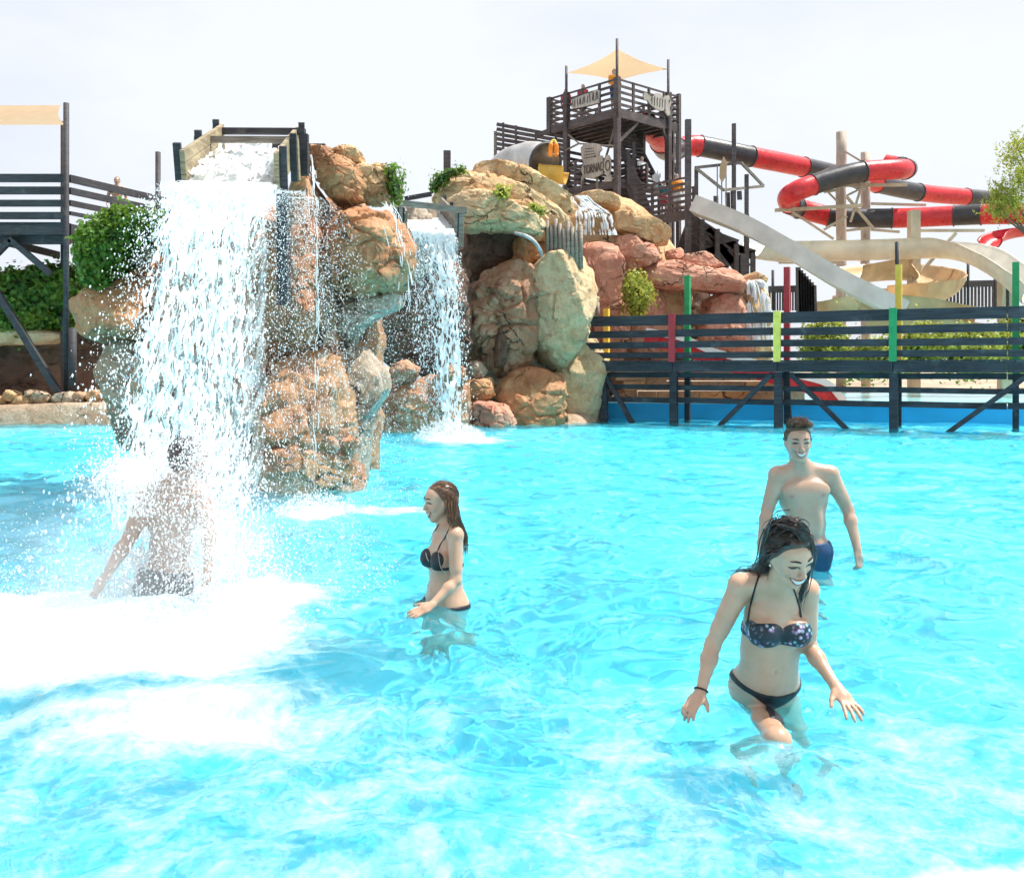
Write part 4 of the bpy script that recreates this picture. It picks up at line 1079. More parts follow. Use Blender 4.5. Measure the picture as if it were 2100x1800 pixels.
# ------------------------------------------------------------------ water slides
def sweep(path, prof, up=(0, 0, 1), closed_prof=False):
    """prof: list of (side, up) points"""
    path = np.asarray(path, float); t = np.gradient(path, axis=0); t /= np.linalg.norm(t, axis=1)[:, None]
    s = np.cross(t, up); s /= np.linalg.norm(s, axis=1)[:, None]; u = np.cross(s, t); pr = np.asarray(prof, float); m = len(pr)
    v = path[:, None] + pr[None, :, 0, None] * s[:, None] + pr[None, :, 1, None] * u[:, None]
    i = np.arange(len(path) * m).reshape(len(path), m); j = np.roll(i, -1, 1)
    if not closed_prof: i, j = i[:, :-1], i[:, 1:]
    f = np.stack([i[:-1], j[:-1], j[1:], i[1:]], -1).reshape(-1, 4)
    return v.reshape(-1, 3), f
def u_profile(r, th=.05, half=1.0, n=14, lip=.05):
    a = np.linspace(-math.pi / 2 - half, -math.pi / 2 + half, n)
    o_ = [(r * math.cos(x), r * math.sin(x)) for x in a]; i_ = [((r - th) * math.cos(x), (r - th) * math.sin(x)) for x in a[::-1]]
    return o_ + [(o_[-1][0] + lip, o_[-1][1] + .01)] + i_ + [(o_[0][0] - lip, o_[0][1] + .01)]
def tube_slide(label, pts, r, cuts):
    path = catmull(pts, 14); L = np.concatenate([[0], np.cumsum(np.linalg.norm(np.diff(path, axis=0), axis=1))])
    rr = np.interp(L, L[[0, -1]], r) if not np.isscalar(r) else np.full(len(L), r)
    n = len(cuts) - 1; root = empty('tube_slide', tuple(path[0]), label, 'slide')
    for k in range(n):
        a, b = np.interp([cuts[k][0] * 14, cuts[k + 1][0] * 14], np.arange(len(L)), L)
        m = max(6, int((b - a) / .22)); ll = np.linspace(a, b, m)
        p = np.stack([np.interp(ll, L, path[:, c]) for c in range(3)], -1)
        if m > 4:                # soften polyline interpolation
            p[1:-1] = (p[:-2] + 2 * p[1:-1] + p[2:]) / 4
        v, f = tube_geo(p, np.interp(ll, L, rr), 20, False)
        add('tube_section', mesh_np('tube_section', v, f, True, M[cuts[k][1]]), root)
        if k:
            t = nrm(p[1] - p[0]); s = nrm(np.cross(t, (0, 0, 1))); u = np.cross(s, t); an = np.linspace(0, 2 * math.pi, 21)[:-1]
            R_ = rr[0] * 1.03
            q_ = p[0] + R_ * (np.cos(an)[:, None] * s + np.sin(an)[:, None] * u)
            v, f = tube_geo(q_, .035, 6, False, True); add('flange', mesh_np('flange', v, f, True, M['flange']), root)
    return root
ZS1 = lambda x, y: (x * .3861 + 1300, y * .3861 + 220)
def S(x, y, d): return P(*ZS1(x, y), d)
tube_slide('red and black tube slide sweeping down from the tower top towards the right', [S(60, 90, 39.2), S(135, 160, 40.5), S(175, 225, 43), S(250, 215, 46.5), S(340, 205, 47), S(620, 262, 48), S(900, 318, 50), S(1200, 385, 53), S(1510, 452, 56), S(1800, 480, 58), S(2000, 500, 60)], .52, [(0, 'red'), (1.3, 'black'), (2.7, 'red'), (4.05, 'black'), (5, 'red'), (6, 'black'), (7, 'red'), (7.3, 'black'), (8, 'red'), (8.85, 'black'), (10, '')])
tube_slide('red and black tube slide with a hairpin loop around the log pillars', [S(1330, 300, 49.6), S(1420, 318, 49), S(1452, 328, 47.2), S(1400, 330, 45.8), S(1215, 342, 45.2), S(1080, 372, 45), S(950, 412, 44.8), S(850, 452, 44.6), S(815, 488, 45.4), S(850, 528, 47), S(960, 560, 47.6), S(1080, 584, 47.6), S(1370, 590, 47), S(1700, 576, 46), S(1900, 568, 45), S(2072, 570, 44.5), S(2300, 590, 44)], .50, [(0, 'red'), (1, 'black'), (2.5, 'red'), (4, 'black'), (6, 'red'), (8.6, 'black'), (9.3, 'red'), (10.7, 'black'), (12, 'red'), (13, 'black'), (13.7, 'red'), (16, '')])
# red chute mouth under it
rc = empty('chute', tuple(S(1940, 680, 44)), 'red open chute mouth curling down at the right under the tube slide', 'slide')
pth = catmull([S(2080, 625, 44.2), S(1990, 640, 44), S(1920, 665, 43.6), S(1890, 700, 43.2)], 8)
v, f = sweep(pth, u_profile(.55, .05, 1.5), (0, 0, 1), True); add('chute_shell', mesh_np('chute_shell', v, f, True, M['red']), rc)
def flume(name, label, pts, r, mat, half=1.25, nseg=6, up=(0, 0, 1)):
    path = catmull(pts, 12); root = empty(name, tuple(path[0]), label, 'slide')
    cut = np.linspace(0, len(path) - 1, nseg + 1).astype(int)
    for a, b in zip(cut[:-1], cut[1:]):
        v, f = sweep(path[a:b + 1], u_profile(r, .05, half), up, True); add('flume_section', mesh_np('flume_section', v, f, True, M[mat]), root)
        if a:
            v, f = sweep(np.array([path[a] - (path[a + 1] - path[a]) * .12, path[a], path[a] + (path[a + 1] - path[a]) * .12]), u_profile(r + .035, .03, half), up, True)
            add('joint_rib', mesh_np('joint_rib', v, f, True, M[mat]), root)
    return root
# grey speed slide: flat bottom with side walls
gp = catmull([S(325, 520, 33), S(600, 630, 32.4), S(850, 768, 31.8), S(1080, 905, 31.3), S(1300, 1018, 30.9), S(1430, 1078, 30.7)], 10)
gs = empty('speed_slide', tuple(gp[-1]), 'steep grey speed slide running down from the walkway to the right', 'slide')
prof = [(-.62, .42), (-.62, -.30), (.62, -.30), (.62, .62), (.55, .62), (.55, -.24), (-.56, -.24), (-.56, .42)]
cut = np.linspace(0, len(gp) - 1, 8).astype(int)
for a, b in zip(cut[:-1], cut[1:]):
    v, f = sweep(gp[a:b + 1], [(-.62, .28), (-.62, -.30), (.62, -.30), (.62, .28), (.55, .28), (.55, -.24), (-.56, -.24), (-.56, .28)], (0, 0, 1), True)
    add('slide_section', mesh_np('slide_section', v, f, False, M['greyfg']), gs)
# cream flume bending round to the right
flume('cream_slide', 'broad cream flume slide curving round to the right above the bridge', [S(640, 700, 39.5), S(760, 716, 40), S(900, 718, 40.3), S(1200, 712, 40.5), S(1450, 704, 40), S(1650, 698, 39), S(1800, 722, 37.8), S(1930, 778, 36.6), S(2060, 868, 35.6), S(2160, 960, 35)], .84, 'creamfg', 1.5, 9)
# tan spiral flumes
flume('tan_slide', 'tan spiral flume ending in a round cup below the cream slide', [S(1130, 840, 42), S(1300, 815, 43), S(1480, 815, 43), S(1600, 850, 42), S(1640, 885, 40.4), S(1600, 915, 39), S(1480, 935, 38.4), S(1300, 950, 38.4)], .95, 'tanfg', 1.5, 7)
flume('tan_slide', 'lower tan flume running right behind the bridge rail', [S(960, 985, 41), S(1000, 1010, 39.5), S(1090, 1015, 38), S(1200, 965, 37.6), S(1400, 985, 37), S(1640, 1015, 36.5), S(1830, 1050, 36)], .85, 'tanfg', 1.4, 7)
flume('tan_slide', 'lowest tan flume end visible just under the top bridge rail', [S(1250, 1085, 38), S(1500, 1095, 37), S(1700, 1105, 36), S(1900, 1130, 35)], .7, 'tanfg', 1.3, 5)
# red and white chute behind the bridge
rr_ = empty('kids_slide', tuple(P(1730, 810, 29)), 'small red slide with white edges seen through the bridge railing', 'slide')
kp = catmull([P(1325, 682, 27.9), P(1402, 696, 27.7), P(1460, 722, 27.5), P(1540, 744, 27.3), P(1620, 768, 27.1), P(1690, 788, 27.0), P(1726, 822, 26.9)], 8)
v, f = sweep(kp, [(-.42, -.42), (.42, -.42), (.42, .02), (-.42, .02)], (0, 0, 1), True); add('slide_bed', mesh_np('slide_bed', v, f, False, M['red']), rr_)
for s_ in (-1, 1):
    v, f = sweep(kp, [(s_ * .46 - .045, -.07), (s_ * .46 + .045, -.07), (s_ * .46 + .045, .12), (s_ * .46 - .045, .12)], (0, 0, 1), True); add('slide_edge', mesh_np('slide_edge', v, f, False, M['white']), rr_)
# pillars and brackets
def pillar(label, px, y0, y1, d, r, square=False, mat='log'):
    a, b = P(px, y1, d), P(px, y0, d); a[2] = min(a[2], .4)
    if square: v, f = beam_geo(a, b, r * 2, r * 2, (1, 0, 0)); f = [f]
    else:
        z = np.linspace(0, 1, 14)[:, None]; v, f = tube_geo(a * (1 - z) + b * z + np.random.default_rng(int(px)).normal(size=(14, 3)) * .012 * (1, 1, 0), r, 14)
    o = add('log_pillar', mesh_np('log_pillar', v, f, not square, M[mat]), None, tuple(a)); tag(o, label, 'pillar', 'pillars carrying the water slides'); return o
pillar('tallest round log pillar rising inside the slide loop', 1725, 271, 690, 46.4, .25)
pillar('shorter round log pillar just right of the tallest one', 1775, 313, 690, 49, .24)
pillar('square pale timber pillar in front of the straight red tube', 1874, 432, 690, 42.6, .22, True, 'sawn')
pillar('pale timber pillar under the right bend of the cream slide', 2060, 560, 690, 37, .2, True, 'sawn')
bk = empty('slide_brackets', tuple(P(1725, 430, 45.5)), 'pale timber arms and struts carrying the looping slide on its log pillar', 'bracket')
for x0, y0, x1, y1, w, d in ((750, 548, 1210, 522, .16, 45.4), (1090, 415, 1450, 412, .15, 46), (1130, 470, 1260, 405, .1, 46), (840, 555, 1060, 700, .1, 45.2), (1130, 475, 1280, 655, .12, 45.7), (1215, 400, 1150, 610, .1, 45.6), (1010, 650, 1130, 580, .12, 45.6), (1130, 655, 1260, 640, .12, 45.7), (1260, 650, 1410, 662, .12, 45.8), (1260, 512, 1550, 520, .12, 47), (1500, 655, 1860, 655, .13, 43), (1520, 880, 1710, 668, .14, 42.4), (1120, 235, 1215, 292, .07, 46), (1020, 440, 1080, 500, .08, 45.6), (1010, 450, 1080, 440, .12, 45.6), (770, 825, 1100, 825, .12, 45), (1060, 310, 960, 360, .06, 45.8)):
    beam('strut', S(x0, y0, d), S(x1, y1, d), w, w, M['sawn'], bk)
for k, (x, y0, y1, d) in enumerate(((1400, 715, 850, 36), (1775, 800, 960, 40), (1918, 860, 960, 40), (738, 865, 960, 39), (1985, 880, 1110, 36))):
    o = add('thin_pole', mesh_np('thin_pole', *tube_geo([S(x, y1 + 120, d), S(x, y0, d)], .06, 8), True, M['darkwood']), None, tuple(S(x, y1 + 120, d)))
    tag(o, 'thin dark pole ' + ('above the ochre bridge post', 'left of the picket fence at the right', 'at the right end of the picket fence', 'left of the red bridge post', 'between the slide pillar and the right green post')[k], 'pole')
# picket fences
def pickets(label, x0, x1, ytop, ybot, d, n):
    root = empty('picket_fence', tuple(S((x0 + x1) / 2, ybot, d)), label, 'fence')
    beam('top_rail', S(x0, ytop + 6, d), S(x1, ytop, d), .1, .28, M['towerwood'], root)
    for k in range(n):
        x = x0 + (x1 - x0) * (k + .5) / n
        beam('picket', S(x, ytop + 10, d + .1), S(x, ybot, d + .1), (x1 - x0) * .3861 / n / F_PX * d * .62, .04, M['towerwood'], root, (0, 1, 0))
pickets('dark picket fence at the right under the cream slide', 1655, 1935, 935, 1060, 40.5, 15)
pickets('dark picket fence left of the red bridge post', 715, 960, 962, 1080, 39, 18)
dk = empty('dark_gate', tuple(S(905, 1060, 38)), 'dark slatted gate under the lower end of the grey slide', 'gate')
for k in range(7):
    beam('slat', S(872 + k * 14, 850 + k * 16, 38), S(876 + k * 14, 1130, 38), .2, .05, M['towerwood'], dk, (0, 1, 0))
# pale wall and huts behind the shrubs so no gap shows under the slides
# silver and yellow tube mouth beside the tower
sv = empty('tube_mouth', tuple(P(1085, 340, 34)), 'dull silver tube slide ending beside the tower, yellow inside', 'slide')
pth = catmull([P(990, 372, 36.5), P(1040, 340, 35.8), P(1085, 330, 35), P(1119, 334, 34.2)], 10)
v, f = tube_geo(pth, np.interp(np.linspace(0, 1, len(pth)), [0, .35, .7, 1], [.35, .62, .72, .70]), 28, False)
add('silver_shell', mesh_np('silver_shell', v, f, True, M['silver']), sv)
e = pth[-1]; tt = nrm(pth[-1] - pth[-2]); ss = nrm(np.cross(tt, (0, 0, 1))); uu = np.cross(ss, tt); an = np.linspace(0, 6.2832, 29)[:-1]
v, f = tube_geo(e + .71 * (np.cos(an)[:, None] * ss + np.sin(an)[:, None] * uu), .05, 8, False, True); add('rim', mesh_np('rim', v, f, True, M['flange']), sv)
pth2 = catmull([P(1119, 342, 34.3), P(1140, 345, 34.1), P(1162, 348, 34.0)], 8)
v, f = sweep(pth2, u_profile(.56, .05, 1.55, 18), (0, 0, 1), True); add('yellow_trough', mesh_np('yellow_trough', v, f, True, M['yellowfg']), sv)

# ------------------------------------------------------------------ tree at the right edge
def tuft_tree(label, base, h, crowns, seed):
    root = empty('pine_tree', tuple(base), label, 'tree'); r_ = np.random.default_rng(seed); base = np.asarray(base, float)
    top = base + (0, 0, h)
    tp = catmull([base, base + (.1, 0, h * .35), base + (-.1, .1, h * .7), top], 8)
    tube('trunk', tp, np.linspace(.22, .05, len(tp)), M['bark'], root, 10)
    P_, N_ = [], []
    for c, r, n in crowns:
        c = np.asarray(c, float); a = base + (0, 0, h * r_.uniform(.35, .75))
        bp = catmull([a, lerp(a, c, .5) + (0, 0, .15), c], 6); tube('limb', bp, np.linspace(.07, .02, len(bp)), M['bark'], root, 7)
        for _ in range(n):
            o_ = r_.normal(size=3) * r * (.5, .5, .42); p0 = c + o_
            t = nrm(r_.normal(size=3) * .5 + (0, 0, 1.0) + o_ / r * .4)
            m = 14; L = r_.uniform(.25, .6)
            s_ = np.linspace(0, L, m)[:, None]
            P_.append(p0 + t * s_ + r_.normal(size=(m, 3)) * .03); N_.append(r_.normal(size=(m, 3)) + t * .3)
    pts = np.concatenate(P_); nn = np.concatenate(N_); nn /= np.linalg.norm(nn, axis=1)[:, None]
    sh = np.clip(.35 + .6 * fbm(pts * 1.3, 3), 0, 1)
    leaf_cloud('crown', pts, nn, .13, M['shrub'], root, seed, sh, droop=-.8, aspect=.3)
    return root
M['bark'] = wood('bark', (.10, .07, .05), (.20, .15, .11), grain=(8, 8, 1))
tb = P(2165, 640, 34); tb[2] = .4
tuft_tree('loose light green pine at the right edge above the tube slide', tb, 8.2, [(P(2088, 330, 34), .55, 60), (P(2098, 375, 33.6), .6, 70), (P(2060, 405, 34.2), .5, 50), (P(2090, 425, 33.6), .6, 80), (P(2050, 440, 34.3), .4, 40), (P(2130, 360, 34), .8, 90), (P(2085, 300, 34.3), .35, 26), (P(2045, 425, 33.9), .3, 26)], 4)
# ------------------------------------------------------------------ falling water
OV = np.array([(1, 0, 0), (-1, 0, 0), (0, 1, 0), (0, -1, 0), (0, 0, 1), (0, 0, -1)], float)
OF = np.array([(0, 2, 4), (2, 1, 4), (1, 3, 4), (3, 0, 4), (2, 0, 5), (1, 2, 5), (3, 1, 5), (0, 3, 5)])
def drops_geo(p, size, stretch=1.0, vel=None):
    n = len(p); s = np.broadcast_to(np.asarray(size, float), (n,))
    v = OV[None] * s[:, None, None]
    if vel is not None:
        t = vel / (np.linalg.norm(vel, axis=1)[:, None] + 1e-9)
        v = v + (v @ t[:, :, None]) * t[:, None, :] * (np.broadcast_to(np.asarray(stretch, float), (n,))[:, None, None] - 1)
    v = (v + p[:, None]).reshape(-1, 3)
    f = (OF[None] + (np.arange(n) * 6)[:, None, None]).reshape(-1, 3)
    return v, f
def lace(u, s, cu, cs, seed):
    p = np.stack([u / cu, s / cs, np.full_like(u, seed * 5.37)], -1)
    w = np.stack([pn(p * .7 + 31), pn(p * .7 + 77), 0 * u], -1)
    a = np.abs(pn(p + w * 1.1)); b = np.abs(pn(p * 2.1 + w + 9))
    return 1 - 2.6 * np.minimum(a, .25 + 0 * a) - 1.0 * b * .6
def fall_sheet(mb, lip, sdir, W, v0, T, spread, thr, seed, nu=150, nt=560, cu=.048, cs=.20, depth=0.0, wob=.05, t0=0.0):
    u = np.linspace(-.5, .5, nu)[None, :].repeat(nt, 0)
    t = np.linspace(t0, T, nt)[:, None].repeat(nu, 1)
    lip = np.asarray(lip, float); v0 = np.asarray(v0, float); sdir = np.asarray(sdir, float)
    vel = v0[None, None] + sdir * (u * spread)[..., None]
    p = lip + sdir * (u * W)[..., None] + vel * t[..., None]
    p[..., 2] -= 4.9 * t ** 2
    sp = np.cumsum(np.linalg.norm(np.diff(p[:, nu // 2], axis=0, prepend=p[:1, nu // 2]), axis=1))[:, None].repeat(nu, 1)
    n3 = np.stack([u * W / .16, sp / .35, np.full_like(u, seed * 3.3)], -1)
    fr = t / T
    outw = nrm(np.cross(sdir, (0, 0, 1)));  outw = outw if outw[1] < 0 else -outw
    p = p + outw * (depth + wob * (fr + .2) * (fbm(n3, 3) * 2.2))[..., None]
    p = p + sdir * (wob * fr * 1.2 * fbm(n3 + 50, 2))[..., None]
    m = lace(u * W * (1 + spread * t / W), sp, cu, cs, seed) + .25 * fbm(n3 * .6 + 20, 2)
    keep = m > thr(u, fr)
    kf = (keep[:-1, :-1].astype(int) + keep[1:, :-1] + keep[1:, 1:] + keep[:-1, 1:]) >= 3
    i = np.arange(nt * nu).reshape(nt, nu)
    f = np.stack([i[:-1, :-1], i[:-1, 1:], i[1:, 1:], i[1:, :-1]], -1)[kf]
    used = np.unique(f); re = np.full(nt * nu, -1); re[used] = np.arange(len(used))
    mb.add(p.reshape(-1, 3)[used], re[f])
def fall_drops(lip, sdir, W, v0, T, spread, n, seed, jit, smin=.003, smax=.011, ulo=-.5, uhi=.5, tpow=.8, stretch=2.0):
    r_ = np.random.default_rng(seed); u = r_.uniform(ulo, uhi, n); t = T * r_.random(n) ** tpow
    vel = np.asarray(v0) + np.asarray(sdir) * (u * spread)[:, None] + r_.normal(size=(n, 3)) * jit * (1, 1, .6)
    p = np.asarray(lip) + np.asarray(sdir) * (u * W)[:, None] + vel * t[:, None]
    p[:, 2] -= 4.9 * t ** 2; vel = vel.copy(); vel[:, 2] -= 9.8 * t
    s = smin + (smax - smin) * r_.random(n) ** 2.5
    k = p[:, 2] > -.02
    return drops_geo(p[k], s[k], stretch, vel[k])

wf = empty('waterfall', (FALL_X, FALL_D, 0), 'broad white waterfall pouring from the big wooden flume', 'waterfall')
V0 = np.array((1.0, -4.65, 0.0)); TF = math.sqrt(LIP[2] / 4.9)
SD1 = np.array((1., .12, 0)); SD1 /= np.linalg.norm(SD1)
# sheet inside the trough
tr_ = MB()
for k in range(2):
    uu_ = np.linspace(-.48, .48, 60)[None].repeat(90, 0); ww = np.linspace(0, 1, 90)[:, None].repeat(60, 1)
    pp = BACK + (LIP - BACK) * ww[..., None] + s1 * (uu_ * .90)[..., None] + u1 * (.05 + .11 * k + .10 * fbm(np.stack([uu_ * 7, ww * 16, ww * 0 + k * 4], -1), 4))[..., None]
    kp_ = lace(uu_, ww * 2.3, .08, .3, 3 + k) > (.12 if k == 0 else .48)
    kf = kp_[:-1, :-1] & kp_[1:, 1:]
    i = np.arange(90 * 60).reshape(90, 60); f = np.stack([i[:-1, :-1], i[:-1, 1:], i[1:, 1:], i[1:, :-1]], -1)[kf]
    tr_.add(pp.reshape(-1, 3), f)
o = add('flume_water', tr_.mesh('flume_water', M['fall'], True), wf); o['kind'] = 'stuff'
mb = MB()
for k, (dep, lo, hi) in enumerate(((0, -.42, .53), (.14, .0, .64), (-.16, -.25, .57))):
    def thr(u, fr, lo=lo, hi=hi):
        return lo + (hi - lo) * sstep(-.05, .62, fr) + .34 * sstep(.12, .5, u) * sstep(.08, .45, fr) + .35 * sstep(.36, .5, np.abs(u))
    fall_sheet(mb, LIP, SD1, .90, V0, TF, .22, thr, 11 + k, depth=dep, wob=.065, nu=210, nt=470, cu=.030, cs=.26)
o = add('falling_sheet', mb.mesh('falling_sheet', M['fall'], True), wf); o['kind'] = 'stuff'
mb = MB()                     # thin continuous film behind the torn sheets
fall_sheet(mb, LIP, SD1, .88, V0 * (1, .96, 1), TF * .97, .20, lambda u, fr: -5 + 6.2 * sstep(.26, .5, np.abs(u)) + 0 * fr, 19, depth=-.12, wob=.05, nu=70, nt=160)
o = add('water_film', mb.mesh('water_film', M['film'], True), wf); o['kind'] = 'stuff'
mb = MB()
mb.add(*fall_drops(LIP, SD1, .95, V0, TF, .30, 11000, 1, .10, .0025, .008))
mb.add(*fall_drops(LIP + (.05, .2, 0), SD1, 1.0, V0 * (1, .62, 1), TF, .6, 6500, 2, .20, .0022, .0062, 0.15, .60))
mb.add(*fall_drops(LIP + (.05, .5, 0), SD1, 1.0, V0 * (1.2, .32, 1), TF, .6, 3500, 3, .16, .0022, .006, 0.25, .72))
mb.add(*fall_drops(LIP, SD1, .95, V0, TF, .35, 2500, 4, .18, .003, .011, -.62, -.35))
o = add('falling_drops', mb.mesh('falling_drops', M['drops'], True), wf); o['kind'] = 'stuff'
# splash where it lands
r_ = np.random.default_rng(5)
def splash_drops(n, c, R, hgt, smin, smax, seed, pw=1.6):
    r_ = np.random.default_rng(seed); a = r_.random(n) * 6.283; rr = r_.random(n) ** .55
    p = np.stack([c[0] + np.cos(a) * rr * R[0], c[1] + np.sin(a) * rr * R[1], c[2] + hgt * (1 - rr ** 1.2 * .75) * r_.random(n) ** pw], -1)
    s = smin + (smax - smin) * r_.random(n) ** 3
    return p, s
mb = MB()
for n, c, R, h, s0, s1_, sd in ((5200, (FALL_X + .05, FALL_D, 0), (.62, .45), 1.5, .0022, .009, 1), (5200, (-2.35, 5.6, 0), (1.35, .75), .55, .0022, .009, 2), (3500, (-1.65, 6.2, 0), (.9, .8), .8, .0022, .008, 3), (3500, (-3.05, 6.4, 0), (1.0, 1.0), .7, .002, .007, 4), (2500, (-1.98, 9.35, 0), (.4, .35), .3, .004, .012, 5), (1500, (-2.0, 10.0, 0), (.9, .5), .6, .002, .006, 7)):
    p, s = splash_drops(n, c, R, h, s0, s1_, sd); mb.add(*drops_geo(p, s))
# clump bursting off the bather's shoulder
for n, c, sg_, sd in ((2600, P(268, 985, 5.95), (.16, .12, .075), 8), (1600, P(300, 965, 5.9), (.10, .10, .10), 9), (2400, P(440, 985, 5.8), (.12, .12, .30), 10), (1600, P(408, 925, 5.8), (.06, .08, .12), 12), (2000, P(450, 1120, 5.6), (.16, .14, .16), 13)):
    rr_2 = np.random.default_rng(sd); p = np.asarray(c) + rr_2.normal(size=(n, 3)) * sg_; mb.add(*drops_geo(p, .0022 + .0065 * rr_2.random(n) ** 3))
for n, x0, x1, y0, y1, d0, d1, sd in ((2600, 225, 480, 880, 1240, 5.35, 5.85, 61), (2400, 215, 330, 940, 1060, 5.5, 5.9, 62), (3000, 370, 520, 900, 1230, 5.3, 5.9, 63)):
    rr_2 = np.random.default_rng(sd); x, y, d = rr_2.normal((x0 + x1) / 2, (x1 - x0) / 3.4, n), rr_2.uniform(y0, y1, n), rr_2.uniform(d0, d1, n)
    p = np.stack([(x - 1050) / F_PX * d, d, CAM_H + (HZ - y) / F_PX * d], -1); p = p[p[:, 2] > .0]
    mb.add(*drops_geo(p, .0022 + .006 * rr_2.random(len(p)) ** 3, 1.7, np.tile((.15, -.5, -1.), (len(p), 1))))
o = add('splash', mb.mesh('splash', M['drops'], True), wf); o['kind'] = 'stuff'
# fine mist hanging over the landing place
th = np.linspace(0, math.pi, 15)[:, None]; ph = np.linspace(0, 2 * math.pi, 25)[None]
MC, MR = np.array((-2.15, 5.62, .22)), np.array((1.65, 1.0, .95))
dd = np.stack([np.sin(th) * np.cos(ph), np.sin(th) * np.sin(ph), np.cos(th) + 0 * ph], -1); i = np.arange(15 * 25).reshape(15, 25)
me = mesh_np('mist', (MC + dd * MR).reshape(-1, 3), np.stack([i[:-1, :-1], i[1:, :-1], i[1:, 1:], i[:-1, 1:]], -1).reshape(-1, 4), True)
q = NM('mist'); q.N.remove(q.b)
sb = q.node('ShaderNodeVectorMath', operation='SUBTRACT'); q.L.new(q.pos, sb.inputs[0]); sb.inputs[1].default_value = tuple(MC)
dv = q.node('ShaderNodeVectorMath', operation='DIVIDE'); q.L.new(sb.outputs[0], dv.inputs[0]); dv.inputs[1].default_value = tuple(MR)
ln = q.node('ShaderNodeVectorMath', operation='LENGTH'); q.L.new(dv.outputs[0], ln.inputs[0])
den = q.math('MULTIPLY', q.rng(ln.outputs['Value'], .05, 1.0, 1, 0), q.rng(q.noise(2.6, 4), .35, .7, .15, 1.0))
pv = q.node('ShaderNodeVolumePrincipled'); pv.inputs['Color'].default_value = (.97, .985, 1, 1); pv.inputs['Anisotropy'].default_value = .2
q.L.new(q.math('MULTIPLY', den, .8), pv.inputs['Density']); q.L.new(pv.outputs[0], q.out.inputs['Volume'])
me.materials.append(q.m); o = add('mist', me, wf); o['kind'] = 'stuff'

# trickles over the rock stack
tk = empty('rock_trickle', tuple(P(650, 960, 10.6)), 'thin trickles of water and drips running down the orange rock stack', 'trickle')
mb = MB(); r_ = np.random.default_rng(31)
def strand(pts, r, n=1, spread=.02, seed=0, gap=.25):
    rr = np.random.default_rng(seed)
    for k in range(n):
        off = rr.normal(size=3) * spread * (1, 1, 0)
        path = catmull(np.asarray(pts) + off, 10); m = len(path)
        path[:, :2] += fbm(path * 3.3 + k * 7, 2)[:, None] * .05
        w = r * np.clip(.55 + 1.3 * fbm(path * 4 + k * 5, 2), .0, 1.4)
        on = w > r * gap
        j = 0
        while j < m:
            if on[j]:
                e_ = j
                while e_ + 1 < m and on[e_ + 1]: e_ += 1
                if e_ - j >= 2: v, f = tube_geo(path[j:e_ + 1], w[j:e_ + 1], 5, False); mb.add(v, f[0])
                j = e_ + 1
            else: j += 1
strand([P(642, 318, 11.0), P(645, 400, 10.75), P(650, 520, 10.65), P(652, 640, 10.6), P(648, 800, 10.5), P(644, 960, 10.4)], .0055, 26, .022, 1, .75)
strand([P(630, 330, 10.9), P(628, 420, 10.8), P(632, 600, 10.7), P(628, 750, 10.6)], .004, 10, .05, 2, .9)
strand([P(795, 415, 11.4), P(812, 450, 11.1), P(828, 520, 11.05), P(842, 590, 11.1), P(838, 640, 11.1)], .0045, 40, .07, 3, .8)
strand([P(700, 880, 11.3), P(690, 940, 11.2), P(672, 1010, 11.1)], .0045, 14, .05, 4, .7)
def drip_curtain(x0, x1, y0, y1, d0, d1, n, seed, s=.0055):
    r = np.random.default_rng(seed); x = r.uniform(x0, x1, n); y = y0 + (y1 - y0) * r.random(n) ** .8; d = r.uniform(d0, d1, n)
    p = np.stack([(x - 1050) / F_PX * d, d, CAM_H + (HZ - y) / F_PX * d], -1); p = p[p[:, 2] > 0]
    mb.add(*drops_geo(p, s * (.4 + .9 * r.random(len(p)) ** 2), 1.8, np.tile((0, 0, -1.), (len(p), 1))))
drip_curtain(590, 680, 380, 1000, 10.0, 10.8, 700, 1, .004)
drip_curtain(640, 850, 610, 960, 10.4, 11.6, 1300, 2, .004)
drip_curtain(785, 860, 400, 700, 10.8, 11.2, 400, 3, .004)
drip_curtain(500, 640, 600, 1010, 9.6, 10.4, 2200, 4, .0038)
o = add('drips', mb.mesh('drips', M['drops'], True), tk); o['kind'] = 'stuff'

# middle waterfall
wf2 = empty('waterfall', (-1.3, 19.2, 0), 'narrow white waterfall dropping from the smaller grey flume into the pool', 'waterfall')
T2 = math.sqrt(LIP2[2] / 4.9); V2 = np.array((.42, -1.25, 0)); S2 = np.array((1., .05, 0))
mb = MB()
for k, (dep, lo, hi) in enumerate(((0, -.35, .50), (.1, .12, .58))):
    fall_sheet(mb, LIP2 + (0, 0, .06), S2, .98, V2, T2, -.30, lambda u, fr, lo=lo, hi=hi: lo + (hi - lo) * sstep(-.05, .45, fr) + .42 * sstep(.1, -.5, u) * sstep(.03, .35, fr), 41 + k, depth=dep, nu=110, nt=360, cu=.07, cs=.3, wob=.07)
pp = lerp(BACK2, LIP2, np.linspace(0, 1, 30)[:, None, None]) + S2 * (np.linspace(-.5, .5, 20)[None, :, None]) + np.array((0, 0, .08))
pp = pp + np.array((0, 0, 1.)) * (.06 * fbm(pp * 5, 3))[..., None]
i = np.arange(600).reshape(30, 20); mb.add(pp.reshape(-1, 3), np.stack([i[:-1, :-1], i[:-1, 1:], i[1:, 1:], i[1:, :-1]], -1).reshape(-1, 4))
o = add('falling_sheet', mb.mesh('falling_sheet', M['fall'], True), wf2); o['kind'] = 'stuff'
mb = MB()
mb.add(*fall_drops(LIP2, S2, 1.0, V2, T2, .1, 5000, 51, .10, .006, .018))
mb.add(*fall_drops(LIP2, S2, 1.0, V2 * (-.6, 1, 1), T2, .3, 2500, 52, .22, .004, .010, -1.0, .2))
